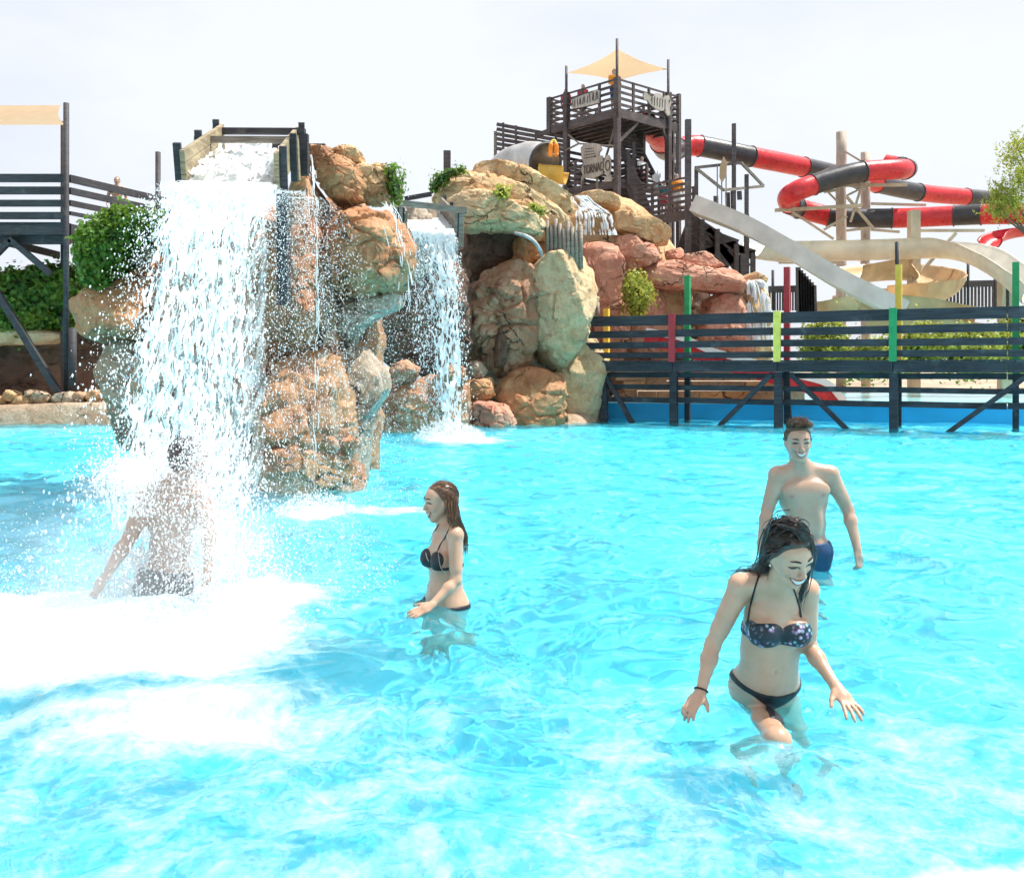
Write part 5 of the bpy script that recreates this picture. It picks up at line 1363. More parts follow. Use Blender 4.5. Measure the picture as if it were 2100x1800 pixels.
p, s = splash_drops(3500, (-1.3, 19.3, 0), (.75, .6), .5, .006, .02, 53); mb.add(*drops_geo(p, s))
o = add('falling_drops', mb.mesh('falling_drops', M['drops'], True), wf2); o['kind'] = 'stuff'
# small cascades further back
def cascade(label, pts, W, n, seed, r=.03, name='waterfall'):
    root = empty(name, tuple(pts[-1]), label, 'waterfall'); global mb; mb = MB(); rr = np.random.default_rng(seed)
    for k in range(n):
        o_ = np.array((rr.uniform(-.5, .5) * W, rr.uniform(-.1, .1), 0))
        sc_ = np.linspace(.55, 1.1, len(pts))[:, None]
        strand(np.asarray(pts) + o_ * sc_, r, 1, .02, seed * 50 + k, .3)
    o = add('water_strands', mb.mesh('water_strands', M['fall'], True), root); o['kind'] = 'stuff'
cascade('small white cascade over the tan rocks below the tower', [P(1186, 402, 29.2), P(1206, 424, 28.7), P(1215, 432, 28.4), P(1222, 446, 28.1), P(1226, 482, 28.0)], 1.15, 46, 3)
cascade('short cascade spilling off the right end of the pink grotto', [P(1540, 574, 29.6), P(1548, 586, 29.3), P(1554, 640, 29.2), P(1556, 700, 29.2)], .85, 44, 4)
# ------------------------------------------------------------------ people (distance fields turned into one skin)
class SDF:
    def __init__(s): s.p = []
    def cone(s, a, b, r1, r2=None, k=.02, op=1):
        a, b = np.asarray(a, float), np.asarray(b, float); r2 = r1 if r2 is None else r2; R = max(r1, r2) + k
        s.p.append(('c', (a, b, r1, r2), k, op, np.minimum(a, b) - R, np.maximum(a, b) + R))
    def ell(s, c, rad, fr=None, k=.02, op=1):
        c = np.asarray(c, float); fr = np.eye(3) if fr is None else fr; rad = np.asarray(rad, float)
        e = np.sqrt(((fr * rad[:, None]) ** 2).sum(0)) + k
        s.p.append(('e', (c, rad, fr), k, op, c - e, c + e))
    def chain(s, pts, rs, k=.01):
        for a, b, r, q_ in zip(pts[:-1], pts[1:], rs[:-1], rs[1:]): s.cone(a, b, r, q_, k)
    @staticmethod
    def prim(kind, pr, x):
        if kind == 'c':
            a, b, r1, r2 = pr; ba = b - a; pa = x - a; t = np.clip(pa @ ba / (ba @ ba + 1e-12), 0, 1)
            return np.linalg.norm(pa - t[..., None] * ba, axis=-1) - (r1 + (r2 - r1) * t)
        c, rad, fr = pr; l = (x - c) @ fr.T; k0 = np.linalg.norm(l / rad, axis=-1); k1 = np.linalg.norm(l / rad ** 2, axis=-1)
        return k0 * (k0 - 1) / (k1 + 1e-9)
    @staticmethod
    def comb(D, d, k, op):
        if op > 0:
            h = np.clip(.5 + .5 * (D - d) / k, 0, 1); return D * (1 - h) + d * h - k * h * (1 - h)
        h = np.clip(.5 - .5 * (D + d) / k, 0, 1); return D * (1 - h) - d * h + k * h * (1 - h)
    def ev(s, x):
        x = np.asarray(x, float); D = np.full(x.shape[:-1], 1.0)
        for kind, pr, k, op, lo, hi in s.p: D = s.comb(D, s.prim(kind, pr, x), k, op)
        return D
    def grid(s, h, lo=None, hi=None, pad=.02):
        if lo is None:
            lo = np.min([p[4] for p in s.p if p[3] > 0], 0) - pad; hi = np.max([p[5] for p in s.p if p[3] > 0], 0) + pad
        n = np.ceil((hi - lo) / h).astype(int) + 1; D = np.full(n, .25, np.float32)
        ax = [lo[i] + h * np.arange(n[i]) for i in range(3)]
        for kind, pr, k, op, a, b in s.p:
            i0 = np.clip(((a - .012 - lo) / h).astype(int) - 1, 0, n); i1 = np.clip(((b + .012 - lo) / h).astype(int) + 2, 0, n)
            if (i1 <= i0).any(): continue
            sl = tuple(slice(p_, q_) for p_, q_ in zip(i0, i1))
            x = np.stack(np.meshgrid(*[ax[i][sl[i]] for i in range(3)], indexing='ij'), -1)
            D[sl] = s.comb(D[sl], s.prim(kind, pr, x), k, op)
        return D, lo, h
def surface_nets(D, lo, h):
    S_ = D < 0; c = np.zeros([n - 1 for n in D.shape], np.int8)
    for i in (0, 1):
        for j in (0, 1):
            for k in (0, 1): c += S_[i:D.shape[0] - 1 + i, j:D.shape[1] - 1 + j, k:D.shape[2] - 1 + k]
    act = np.argwhere((c > 0) & (c < 8)); vid = np.full(c.shape, -1, np.int32); vid[tuple(act.T)] = np.arange(len(act))
    cor = np.array([(i, j, k) for i in (0, 1) for j in (0, 1) for k in (0, 1)])
    val = np.stack([D[tuple((act + o).T)] for o in cor], -1)
    acc = np.zeros((len(act), 3)); cnt = np.zeros(len(act))
    for a in range(8):
        for b in range(a + 1, 8):
            if abs(cor[a] - cor[b]).sum() != 1: continue
            va, vb = val[:, a], val[:, b]; m = (va < 0) != (vb < 0); t = np.where(m, va / np.where(m, va - vb, 1), 0)
            acc += np.where(m[:, None], cor[a] + t[:, None] * (cor[b] - cor[a]), 0); cnt += m
    v = lo + h * (act + acc / cnt[:, None]); F = []
    for ax in range(3):
        o1, o2 = [(1, 2), (2, 0), (0, 1)][ax]
        sl0 = [slice(None)] * 3; sl1 = [slice(None)] * 3; sl0[ax] = slice(0, -1); sl1[ax] = slice(1, None)
        A, B = S_[tuple(sl0)], S_[tuple(sl1)]
        e = np.argwhere(A != B); e = e[(e[:, o1] > 0) & (e[:, o2] > 0) & (e[:, o1] < D.shape[o1] - 1) & (e[:, o2] < D.shape[o2] - 1)]
        q_ = []
        for da, db in ((1, 1), (0, 1), (0, 0), (1, 0)):
            x = e.copy(); x[:, o1] -= da; x[:, o2] -= db; q_.append(vid[tuple(x.T)])
        q_ = np.stack(q_, -1); fl = ~A[tuple(e.T)]; q_[fl] = q_[fl][:, ::-1]; F.append(q_)
    F = np.concatenate(F); F = F[(F >= 0).all(1)]
    return v, F
def smooth_mesh(v, f, it=1, lam=.5):
    for _ in range(it):
        acc = np.zeros_like(v); cnt = np.zeros(len(v))
        for a in range(4):
            for b in ((a + 1) % 4, (a - 1) % 4):
                np.add.at(acc, f[:, a], v[f[:, b]]); np.add.at(cnt, f[:, a], 1)
        v = v + lam * (acc / np.maximum(cnt, 1)[:, None] - v)
    return v
def frame(up, fwd):
    u = nrm(up); f = np.asarray(fwd, float); f = nrm(f - u * (f @ u)); return np.array([np.cross(u, f), u, f])     # rows: right (viewer's right when facing us), up, forward

def skin_mat(name, col, flush):
    q = NM(name); at = q.node('ShaderNodeAttribute', attribute_name='flush')
    n = q.noise(9, 5)
    c = q.mix(q.rng(n, .3, .7), tuple(x * .92 for x in col), tuple(min(1, x * 1.12) for x in col)); c = q.mix(at.outputs['Fac'], c, flush)
    q.set(Base_Color=c, Roughness=q.rng(q.noise(7, 3), .3, .7, .30, .46), Specular_IOR_Level=.5, Subsurface_Weight=.12, Subsurface_Scale=.01, Coat_Weight=.45, Coat_Roughness=.18)
    q.b.inputs['Subsurface Radius'].default_value = (1, .35, .2)
    q.bump(q.noise(220, 2), .03, .001)
    return q.m
M['skin_w'] = skin_mat('skin_light', (.52, .31, .205), (.48, .17, .12))
M['skin_m'] = skin_mat('skin_tanned', (.46, .285, .20), (.36, .14, .105))
M['skin_b'] = skin_mat('skin_wet_tan', (.38, .225, .155), (.34, .14, .10))
def hair_mat(name, a, b):
    q = NM(name); q.set(Base_Color=q.mix(q.rng(q.noise(60, 3), .35, .65), a, b), Roughness=.28, Specular_IOR_Level=.7); return q.m
M['hair_dark'] = hair_mat('wet_dark_hair', (.018, .011, .009), (.055, .028, .018))
M['hair_brown'] = hair_mat('wet_brown_hair', (.07, .035, .018), (.17, .085, .04))
M['hair_short'] = hair_mat('short_brown_hair', (.045, .026, .015), (.13, .075, .035))
M['teeth'] = plain('teeth_white', (.62, .60, .56), .3, var=.03)
M['lip'] = plain('lip_rose', (.42, .13, .11), .35, var=.08)
M['lash'] = plain('brow_dark', (.03, .018, .012), .6)
M['eye'] = plain('eye_wet', (.10, .085, .08), .1, var=.05)
M['navy'] = plain('navy_swim_fabric', (.008, .05, .13), .6, var=.15, bump=.3, scale=9)
M['black_fabric'] = plain('black_swim_fabric', (.012, .013, .018), .5, var=.2, bump=.2, scale=12)
M['grey_trunks'] = plain('dark_grey_trunks', (.035, .04, .05), .6, var=.2, bump=.3, scale=9)
q = NM('floral_swim_fabric')
vo = q.node('ShaderNodeTexVoronoi'); vo.inputs['Scale'].default_value = 52; q.L.new(q.pos, vo.inputs['Vector'])
fl_ = q.rng(vo.outputs['Distance'], .25, .55, 1, 0)
side = q.node('ShaderNodeSeparateXYZ'); q.L.new(q.pos, side.inputs[0])
hue = q.mix(q.rng(q.noise(34, 2), .42, .58), (.10, .38, .46), (.42, .20, .52)); hue = q.mix(q.rng(q.noise(60, 2), .5, .62), hue, (.55, .50, .62))
where_ = q.math('MULTIPLY', fl_, q.rng(q.noise(11, 2), .40, .52))
q.set(Base_Color=q.mix(where_, (.010, .016, .026), hue), Roughness=.5)
M['floral'] = q.m
q = NM('black_bikini_with_white_trim'); q.set(Base_Color=q.mix(q.rng(q.vor(90), .12, .22, 1, 0), (.012, .014, .03), (.012, .014, .03)), Roughness=.5)
M['bikini2'] = q.m

def hand(sd, wrist, d, n, sz=1.0, curl=.35, spread=.16, side=1, thumb=.7):
    """wrist point, d pointing along the hand, n = back-of-hand normal; side=+1: thumb towards +cross"""
    d = nrm(d); n = nrm(n - d * (n @ d)); x = np.cross(d, n) * side
    fr = np.array([x, d, n]); s = sz
    sd.ell(wrist + d * .050 * s, (.040 * s, .052 * s, .015 * s), fr, .012)
    sd.cone(wrist, wrist + d * .05 * s, .024 * s, .024 * s, .014)
    for j, (o_, L) in enumerate(((.028, .070), (.010, .080), (-.009, .075), (-.027, .058))):
        b = wrist + d * (.092 - abs(o_) * .25) * s + x * o_ * s
        dd = nrm(d + x * (o_ / .028) * spread); cl = curl * (1 + .15 * j)
        p1 = b + dd * L * .45 * s; d2 = nrm(dd - n * cl); p2 = p1 + d2 * L * .32 * s; d3 = nrm(dd - n * cl * 2.2); p3 = p2 + d3 * L * .25 * s
        sd.chain([b - dd * .015 * s, p1, p2, p3], [.0095 * s, .0088 * s, .0082 * s, .0070 * s], .004)
    b = wrist + d * .022 * s + x * .026 * s; dd = nrm(d * .75 + x * thumb - n * .25)
    p1 = b + dd * .042 * s; p2 = p1 + nrm(dd + d * .35) * .034 * s
    sd.chain([b, p1, p2], [.014 * s, .0105 * s, .0085 * s], .008)

def head(sd, c, fr, H, female=False, jaw=1.0):
    r, u, f = fr
    L = lambda x, y, z: c + (r * x + u * y + f * z) * H
    sd.ell(L(0, .12, -.06), np.array((.315, .36, .40)) * H, fr, .03)
    sd.ell(L(0, -.10, .13), np.array((.245, .33, .24)) * H, fr, .03)
    sd.ell(L(0, .16, .17), np.array((.26, .20, .17)) * H, fr, .03)
    for s in (-1, 1):
        sd.cone(L(s * .235, -.16, .02), L(s * .07, -.42, .24), .075 * H * jaw, .06 * H, .03)
        sd.ell(L(s * .165, -.10, .25), np.array((.10, .085, .09)) * H, fr, .02)
        sd.ell(L(s * .325, -.03, -.03), np.array((.035, .115, .075)) * H, fr, .006)
    sd.ell(L(0, -.435, .27), np.array((.085, .065, .07)) * H, fr, .02)
    sd.cone(L(-.17, .095, .335), L(.17, .095, .335), .035 * H, None, .02)
    for s in (-1, 1): sd.ell(L(s * .145, .015, .415), np.array((.085, .055, .07)) * H, fr, .014, -1)
    sd.cone(L(0, .06, .365), L(0, -.13, .455), .030 * H, .045 * H, .012)
    for s in (-1, 1): sd.ell(L(s * .055, -.15, .41), np.array((.04, .032, .05)) * H, fr, .008)
    sd.ell(L(0, -.27, .335), np.array((.12, .07, .06)) * H, fr, .02)
    return L
def project(sd, c, fr, H, x, y, off=.0):
    """points on the face surface at local x,y (arrays)"""
    r, u, f = fr; x, y = np.atleast_1d(x).astype(float), np.atleast_1d(y).astype(float)
    p = c + (r * x[:, None] + u * y[:, None] + f * .75) * H
    for _ in range(60):
        d = sd.ev(p); p = p - f * np.clip(d, -.02, .05)[:, None] * .8
    return p + f * off
def face(sd, c, fr, H, root, smile=1.0, eyes=1.0, brow_y=.135, beard=False, mouth_w=.165, open_=.085):
    r, u, f = fr
    for s in (-1, 1):
        t = np.linspace(0, 1, 7); x = s * (.065 + .165 * t); y = brow_y + .035 * np.sin(t * 2.4) - .02 * t
        p = project(sd, c, fr, H, x, y, .0005); v, fs = tube_geo(p, np.array([.6, 1, 1.1, 1.05, .9, .7, .35]) * .018 * H, 6)
        add('eyebrow', mesh_np('eyebrow', v, fs, True, M['lash']), root)
        p0 = project(sd, c, fr, H, s * .145, .018)[0]
        th = np.linspace(0, math.pi, 9)[:, None]; ph = np.linspace(0, 2 * math.pi, 15)[None]
        dd = np.stack([np.sin(th) * np.cos(ph), np.sin(th) * np.sin(ph), np.cos(th) + 0 * ph], -1)
        v = p0 - f * .004 + (dd * np.array((.072, .026 * eyes, .045)) * H) @ fr; i = np.arange(9 * 15).reshape(9, 15)
        add('eye', mesh_np('eye', v.reshape(-1, 3), np.stack([i[:-1, :-1], i[1:, :-1], i[1:, 1:], i[:-1, 1:]], -1).reshape(-1, 4), True, M['eye']), root)
        x = s * (.145 + .085 * np.linspace(-1, 1, 7)); y = .018 + .032 * (1 - np.linspace(-1, 1, 7) ** 2)
        p = project(sd, c, fr, H, x, y, .002); v, fs = tube_geo(p, .010 * H, 5); add('eyelash', mesh_np('eyelash', v, fs, True, M['lash']), root)
    n = 15; t = np.linspace(-1, 1, n); w = mouth_w
    yc = -.265 + .055 * smile * t ** 2
    up_ = yc + .012 * (1 - t ** 2); lo_ = yc - open_ * (1 - t ** 2)
    rows = [project(sd, c, fr, H, t * w, up_ * (1 - k) + lo_ * k, .0022 + .001 * math.sin(k * 3.14)) for k in np.linspace(0, 1, 5)]
    v = np.concatenate(rows); i = np.arange(5 * n).reshape(5, n)
    add('teeth', mesh_np('teeth', v, np.stack([i[:-1, :-1], i[1:, :-1], i[1:, 1:], i[:-1, 1:]], -1).reshape(-1, 4), True, M['teeth']), root)
    for row, rad in ((up_ + .012, .015), (lo_ - .012, .019)):
        p = project(sd, c, fr, H, t * w * 1.02, row, .001); v, fs = tube_geo(p, rad * H * np.clip(1.1 - t ** 4, .3, 1), 6); add('lip', mesh_np('lip', v, fs, True, M['lip']), root)
    p = project(sd, c, fr, H, t * w * 1.0, lo_ - .000, .0026); v, fs = tube_geo(p, .006 * H, 5); add('mouth_line', mesh_np('mouth_line', v, fs, True, M['lash']), root)

def torso(sd, J, S, female, fr):
    r, u, f = fr; pe, nb = J['pelvis'], J['neck']
    ch, ab = lerp(pe, nb, .66), lerp(pe, nb, .34)
    shw = np.linalg.norm(J['shL'] - J['shR']) / 2
    if female:
        sd.ell(pe, np.array((.142, .125, .112)) * S, fr, .05); sd.ell(ab, np.array((.134, .17, .094)) * S, fr, .06); sd.ell(ch, np.array((.128, .165, .098)) * S, fr, .05)
        for s in (-1, 1):
            sd.ell(ch + (r * s * .068 + f * .078 - u * .035) * S, np.array((.066, .066, .060)) * S, fr, .025)
    else:
        sd.ell(pe, np.array((.148, .12, .108)) * S, fr, .05); sd.ell(ab, np.array((.132, .17, .095)) * S, fr, .06); sd.ell(ch, np.array((.158, .175, .112)) * S, fr, .05)
        for s in (-1, 1):
            sd.ell(ch + (r * s * .072 + f * .066 + u * .05) * S, np.array((.085, .055, .030)) * S, fr, .055)
            sd.ell(ab + (r * s * .045 + f * .075 + u * .03) * S, np.array((.04, .11, .028)) * S, fr, .03)
            sd.cone(ch + (r * s * .10 - f * .04 - u * .05) * S, ch + (r * s * .14 + u * .12 - f * .03) * S, .055 * S, .05 * S, .04)
    for k in ('shL', 'shR'):
        sd.cone(nb + u * .015 * S, J[k] + u * .005, .050 * S, (.044 if female else .056) * S, .045)
        sd.cone(lerp(nb, J[k], .4) + f * .03 * S, J[k] + f * .012 * S, .012 * S, .010 * S, .018)
    sd.cone(J['headbase'], nb - u * .03 * S, (.048 if female else .058) * S, (.056 if female else .068) * S, .04)
    for s in (-1, 1): sd.ell(pe + (r * s * .07 - f * .05 - u * .05) * S, np.array((.085, .095, .08)) * S, fr, .04)
def arm(sd, sh, el, wr, S, female):
    k = .86 if female else 1.06
    sd.ell(sh, np.array((.052, .055, .052)) * S * k, None, .035)
    sd.cone(sh, el, .046 * S * k, .036 * S * k, .03)
    sd.cone(lerp(sh, el, .25), lerp(sh, el, .75), .047 * S * k, .040 * S * k, .03)
    m = lerp(el, wr, .3); sd.cone(el, m, .036 * S * k, .0385 * S * k, .025); sd.cone(m, wr, .0385 * S * k, .0245 * S * k, .025)
def leg(sd, hip, kn, an, S, female, toe, bl=.05):
    k = .94 if female else 1.0
    sd.cone(hip, lerp(hip, kn, .5), .086 * S * k, .070 * S * k, bl); sd.cone(lerp(hip, kn, .5), kn, .070 * S * k, .052 * S * k, .03)
    m = lerp(kn, an, .32); sd.cone(kn, m, .052 * S, .054 * S, .03); sd.cone(m, an, .054 * S, .033 * S, .03)
    sd.cone(an, an + nrm(toe) * .17 * S + np.array((0, 0, -.05 * S)), .036 * S, .026 * S, .03)

def make_body(root, sd, h, mat, flush=None, name='body'):
    D, lo, h = sd.grid(h); v, f = surface_nets(D, lo, h); v = smooth_mesh(v, f, 1, .4)
    me = mesh_np(name, v, f, True, M[mat]); a = me.attributes.new('flush', 'FLOAT', 'POINT')
    fl = flush(v) if flush is not None else np.zeros(len(v)); a.data.foreach_set('value', fl.astype(np.float32))
    o = receiver(add(name, me, root)); return o, D, lo
def clothing(root, name, D, lo, h, region, off, mat, rad=.004):
    """fabric = body grown by off, cut to a region (signed distance, negative inside)"""
    n = D.shape; ax = [lo[i] + h * np.arange(n[i]) for i in range(3)]
    near = np.argwhere(np.abs(D) < off + 4 * h)
    x = lo + h * near; rg = region(x); E = np.full(n, .2, np.float32)
    E[tuple(near.T)] = np.maximum(D[tuple(near.T)] - off, rg)
    # keep only a shell
    E[tuple(near.T)] = np.maximum(E[tuple(near.T)], -(D[tuple(near.T)] + 2.2 * h))
    idx = near[rg < 3 * h]
    if len(idx) == 0: return None
    a, b = np.maximum(idx.min(0) - 3, 0), idx.max(0) + 4
    v, f = surface_nets(E[a[0]:b[0], a[1]:b[1], a[2]:b[2]], lo + h * a, h)
    v = smooth_mesh(v, f, 1, .4)
    return receiver(add(name, mesh_np(name, v, f, True, M[mat]), root))
def strands_mesh(paths, rads, n=4):
    mb = MB()
    for p, r in zip(paths, rads):
        v, fs = tube_geo(p, r, n, False); mb.add(v, fs[0])
    return mb
def hair_cap(sd_head, c, fr, H, grow, cut):
    """hair = skull grown a little, cut to where hair grows; cut(local) negative inside"""
    hs = SDF(); r, u, f = fr
    return hs
def scalp_paths(c, fr, H, n, seed, start, flow, length, rad, sd, lift=.004, steps=10, grav=0.0):
    """strands that start on the scalp and follow flow(local point) over the head"""
    rr = np.random.default_rng(seed); out = []
    p = start(rr, n); P_ = [p]
    for k in range(steps):
        d = flow(p, k / steps, rr); d /= np.linalg.norm(d, axis=1)[:, None] + 1e-9
        p = p + d * (length[:, None] / steps)
        w = c + (p @ fr) * H
        dist = sd.ev(w); g = np.stack([sd.ev(w + e) - dist for e in np.eye(3) * .004], -1) / .004; g /= np.linalg.norm(g, axis=1)[:, None] + 1e-9
        push = np.clip(lift * (1 + .8 * np.sin(np.arange(n) * 7.7)) - dist, 0 if grav else -.03, .08)
        w = w + g * push[:, None]; p = ((w - c) / H) @ fr.T; P_.append(p)
    P_ = np.stack(P_, 1); W = c + (P_ @ fr) * H
    tap = np.clip(1.15 - np.linspace(0, 1, steps + 1) ** 2, .15, 1)
    return [W[i] for i in range(n)], [rad * tap * rr.uniform(.6, 1.4) for i in range(n)]
def skull_start(ymin=-.05):
    def st(rr, n):
        out = []
        while len(out) < n:
            d = nrm(rr.normal(size=3)); p = np.array((0, .12, -.06)) + d * np.array((.33, .37, .41))
            if hairline(p) < 0: out.append(p)
        return np.array(out)
    return st
def hairline(p):
    """negative where hair grows (local head coordinates)"""
    x, y, z = p[..., 0], p[..., 1], p[..., 2]
    return np.maximum(z - (.02 + .62 * np.clip(y - .08, -.2, .45)) , -.30 - y)
def scalp_mesh(root, sd, c, fr, H, mat, grow=.012, line=hairline, h=.005, vol=None):
    hs = SDF(); L = lambda x, y, z: c + (fr[0] * x + fr[1] * y + fr[2] * z) * H
    hs.ell(L(0, .12, -.06), np.array((.318, .365, .405)) * H + grow, fr, .01)
    hs.ell(L(0, -.08, -.17), np.array((.26, .26, .25)) * H + grow, fr, .05)
    if vol: vol(hs, L)
    D, lo, h = hs.grid(h, pad=.03)
    n = D.shape; g = np.stack(np.meshgrid(*[lo[i] + h * np.arange(n[i]) for i in range(3)], indexing='ij'), -1)
    loc = ((g - c) / H) @ fr.T
    D = D + .004 * pn(g * 55)
    D = np.maximum(D, line(loc) * H * .8).astype(np.float32)
    v, f = surface_nets(D, lo, h); v = smooth_mesh(v, f, 2, .5)
    return v, f
# ------------------------------------------------------------------ the four bathers
def hit(sd, px, py, d0, off=0.0):
    dr = np.array(((px - 1050) / F_PX, 1.0, (HZ - py) / F_PX)); dr /= np.linalg.norm(dr); p = np.array((0, 0, CAM_H)) + dr * (d0 / dr[1])
    for _ in range(80):
        d = float(sd.ev(p[None])[0]); p = p + dr * min(d, .05) * .8
        if abs(d) < 3e-4: break
    return p - dr * off
def lock(guide, n, rad, spread, seed, taper=.6, wave=.006):
    """bundle of wet strands along a guide curve"""
    g = catmull(guide, 10); m = len(g); rr = np.random.default_rng(seed); P_, R_ = [], []
    sp = np.linspace(1, taper, m)[:, None]
    for k in range(n):
        o_ = rr.normal(size=3) * spread; ph = rr.random(3) * 6.28; t = np.linspace(0, 1, m)[:, None]
        e_ = rr.uniform(.75, 1.0); q_ = g + o_ * sp + wave * np.sin(t * (6 + 5 * rr.random()) + ph) * t
        q_ = q_[:max(4, int(m * e_))]
        P_.append(q_); R_.append(rad * rr.uniform(.6, 1.4) * np.linspace(1, .35, len(q_)))
    return P_, R_
def hair_object(root, parts, scalp, mat, seed=0):
    mb = MB()
    if scalp is not None: mb.add(*scalp)
    for P_, R_ in parts:
        for p, r in zip(P_, R_):
            v, fs = tube_geo(p, r, 3, False); mb.add(v, fs[0])
    o = add('hair', mb.mesh('hair', M[mat], True), root); return o
def cup_region(ch, fr, S, breasts, rad, band, bh, lim):
    def rg(x):
        l = (x - ch) @ fr.T / S; d = np.abs(l[:, 1] - band) - bh
        for b in breasts:
            q_ = (l - b) / np.asarray(rad); d = np.minimum(d, (np.linalg.norm(q_, axis=1) - 1) * min(rad))
        return np.maximum(d, np.abs(l[:, 0]) - lim) * S
    return rg

# ---- front woman
WS = .945
W = lambda x, y, d: P(.3378 * x + 1370, .3378 * y + 1040, d * WS)
w1 = empty('person', tuple(P(1580, 1440, 4.05) * (1, 1, 0) + np.array((0, 0, -.8))), 'laughing woman in floral bikini top wading in the foreground, long dark wet hair', 'person')
S_ = 1.06 * WS; fr_t = frame((.05, -.16, 1), (.14, -1, -.1)); sd = SDF()
J = dict(pelvis=W(605, 1050, 4.33), neck=W(655, 455, 4.18), shL=W(440, 478, 4.20), shR=W(842, 505, 4.20))
hc = W(738, 290, 3.98); hf = frame((.04, -.46, .87), (.34, -.82, -.42)); HH = .247 * WS
J['headbase'] = hc - hf[1] * .33 * HH - hf[2] * .10 * HH
torso(sd, J, S_, True, fr_t)
elL, wrL = W(272, 830, 4.22), W(197, 1125, 4.12); elR, wrR = W(852, 838, 4.25), W(1022, 1092, 4.05)
arm(sd, J['shL'], elL, wrL, S_, True); arm(sd, J['shR'], elR, wrR, S_, True)
hand(sd, wrL, W(112, 1250, 4.02) - wrL, np.array((-.55, -.7, .35)), .93, .55, .05, -1)
hand(sd, wrR, W(1165, 1285, 3.90) - wrR, np.array((.25, -.75, .55)), .99, .16, .30, 1)
hipL, hipR = W(535, 1262, 4.40), W(700, 1235, 4.40)
knL = W(664, 1415, 3.92); anL = knL + np.array((-.09, .23, -.34))
knR = hipR + np.array((.07, -.06, -.38)); anR = knR + np.array((.02, .12, -.38))
leg(sd, hipL, knL, anL, S_, True, np.array((0, -.5, -.8)), .025); leg(sd, hipR, knR, anR, S_, True, np.array((.1, -1, 0)))
L = head(sd, hc, hf, HH, True, .9)
ch = lerp(J['pelvis'], J['neck'], .66)
sd.ell(hit(sd, *(W2 := (.3378 * 652 + 1370, .3378 * 1000 + 1040)), 4.0), (.007, .007, .011), None, .008, -1)        # navel
def flush1(v):
    l = ((v - hc) / HH) @ hf.T
    ck = np.exp(-(((np.abs(l[:, 0]) - .17) / .09) ** 2 + ((l[:, 1] + .10) / .09) ** 2)) * (l[:, 2] > .1) * .35
    ns = np.exp(-((l[:, 0] / .07) ** 2 + ((l[:, 1] + .12) / .07) ** 2)) * (l[:, 2] > .3) * .08
    return np.clip(ck + ns, 0, 1)
vox = .006
bo, D, lo = make_body(w1, sd, vox, 'skin_w', flush1)
br_ = [np.array((s * .068, -.030, .08)) for s in (-1, 1)]
clothing(w1, 'bikini_top', D, lo, vox, cup_region(ch, fr_t, S_, br_, (.076, .052, .12), -.062, .020, .150), .006, 'floral')
def brief(pe, fr, S, top, curve=.9, side=.026, mid=.10, lim=.2, low=None):
    def rg(x):
        l = (x - pe) @ fr.T / S; yt = top + curve * l[:, 0] ** 2; yl = yt - side - np.clip(mid - mid / .1 * np.abs(l[:, 0]), 0, 1)
        return np.maximum(np.maximum(np.maximum(l[:, 1] - yt, yl - l[:, 1]), np.abs(l[:, 0]) - lim), l[:, 2] - .25) * S
    return rg
clothing(w1, 'bikini_bottom', D, lo, vox, brief(J['pelvis'], fr_t, S_, -.012, 1.3, .028, .045), .0055, 'black_fabric')
for pts in ([(484, 690), (492, 640), (503, 585), (520, 520), (538, 455), (556, 400)], [(808, 668), (800, 610), (786, 560), (770, 515), (755, 470)]):
    p = catmull([hit(sd, .3378 * x + 1370, .3378 * y + 1040, 3.9, .002) for x, y in pts], 6)
    v, fs = tube_geo(p, .0042, 6); add('strap', mesh_np('strap', v, fs, True, M['black_fabric']), w1)
face(sd, hc, hf, HH, bo, 1.0, 1.15, .145)
ea = L(-.335, -.15, -.02); th = np.linspace(0, 6.283, 9)[:-1]
v, fs = tube_geo(np.array([ea + (-.004, -.004, .006), ea + (-.006, -.006, 0), ea + (-.004, -.004, -.006)]), [.003, .006, .003], 8); add('earring', mesh_np('earring', v, fs, True, M['teeth']), w1)
wd = nrm(wrL - elL); sx = nrm(np.cross(wd, (0, 1, 0))); sy = np.cross(wd, sx); an_ = np.linspace(0, 6.283, 25)[:-1]
v, fs = tube_geo(wrL - wd * .012 + (np.cos(an_)[:, None] * sx + np.sin(an_)[:, None] * sy) * .0275, .004, 6, False, True); add('bracelet', mesh_np('bracelet', v, fs, True, M['black_fabric']), w1)
nv = hit(sd, *W2, 4.0, .003); v, fs = drops_geo(np.array([nv, nv - (0, 0, .009)]), .004); add('navel_ring', mesh_np('navel_ring', v, [fs], True, M['steel']), w1)
def vol1(hs, L):
    hs.ell(L(0, .40, .02), np.array((.27, .16, .30)) * HH, hf, .02)
    hs.cone(L(.10, .44, .16), L(.26, .28, .16), .085 * HH, .06 * HH, .02); hs.cone(L(-.30, .10, .02), L(-.34, -.22, -.06), .09 * HH, .08 * HH, .02)
    hs.cone(L(.30, .15, .06), L(.34, -.2, .0), .07 * HH, .05 * HH, .02)
def line1(p):
    x, y, z = p[..., 0], p[..., 1], p[..., 2]
    return np.maximum(z - (.03 + .60 * np.clip(y - .05, -.3, .28) + 1.3 * np.clip(y - .33, 0, .3)), -.42 - y)
sc1 = scalp_mesh(w1, sd, hc, hf, HH, 'hair_dark', .008, line1, .0045, vol1)
parts = []
def flow1(p, t, rr):
    s = np.where(p[:, :1] < .05, -1., 1.); return np.concatenate([s * .8, -.35 - 1.2 * t + 0 * s, -.55 + 0 * s], 1) + rr.normal(size=p.shape) * .12
st = skull_start(); rr = np.random.default_rng(3)
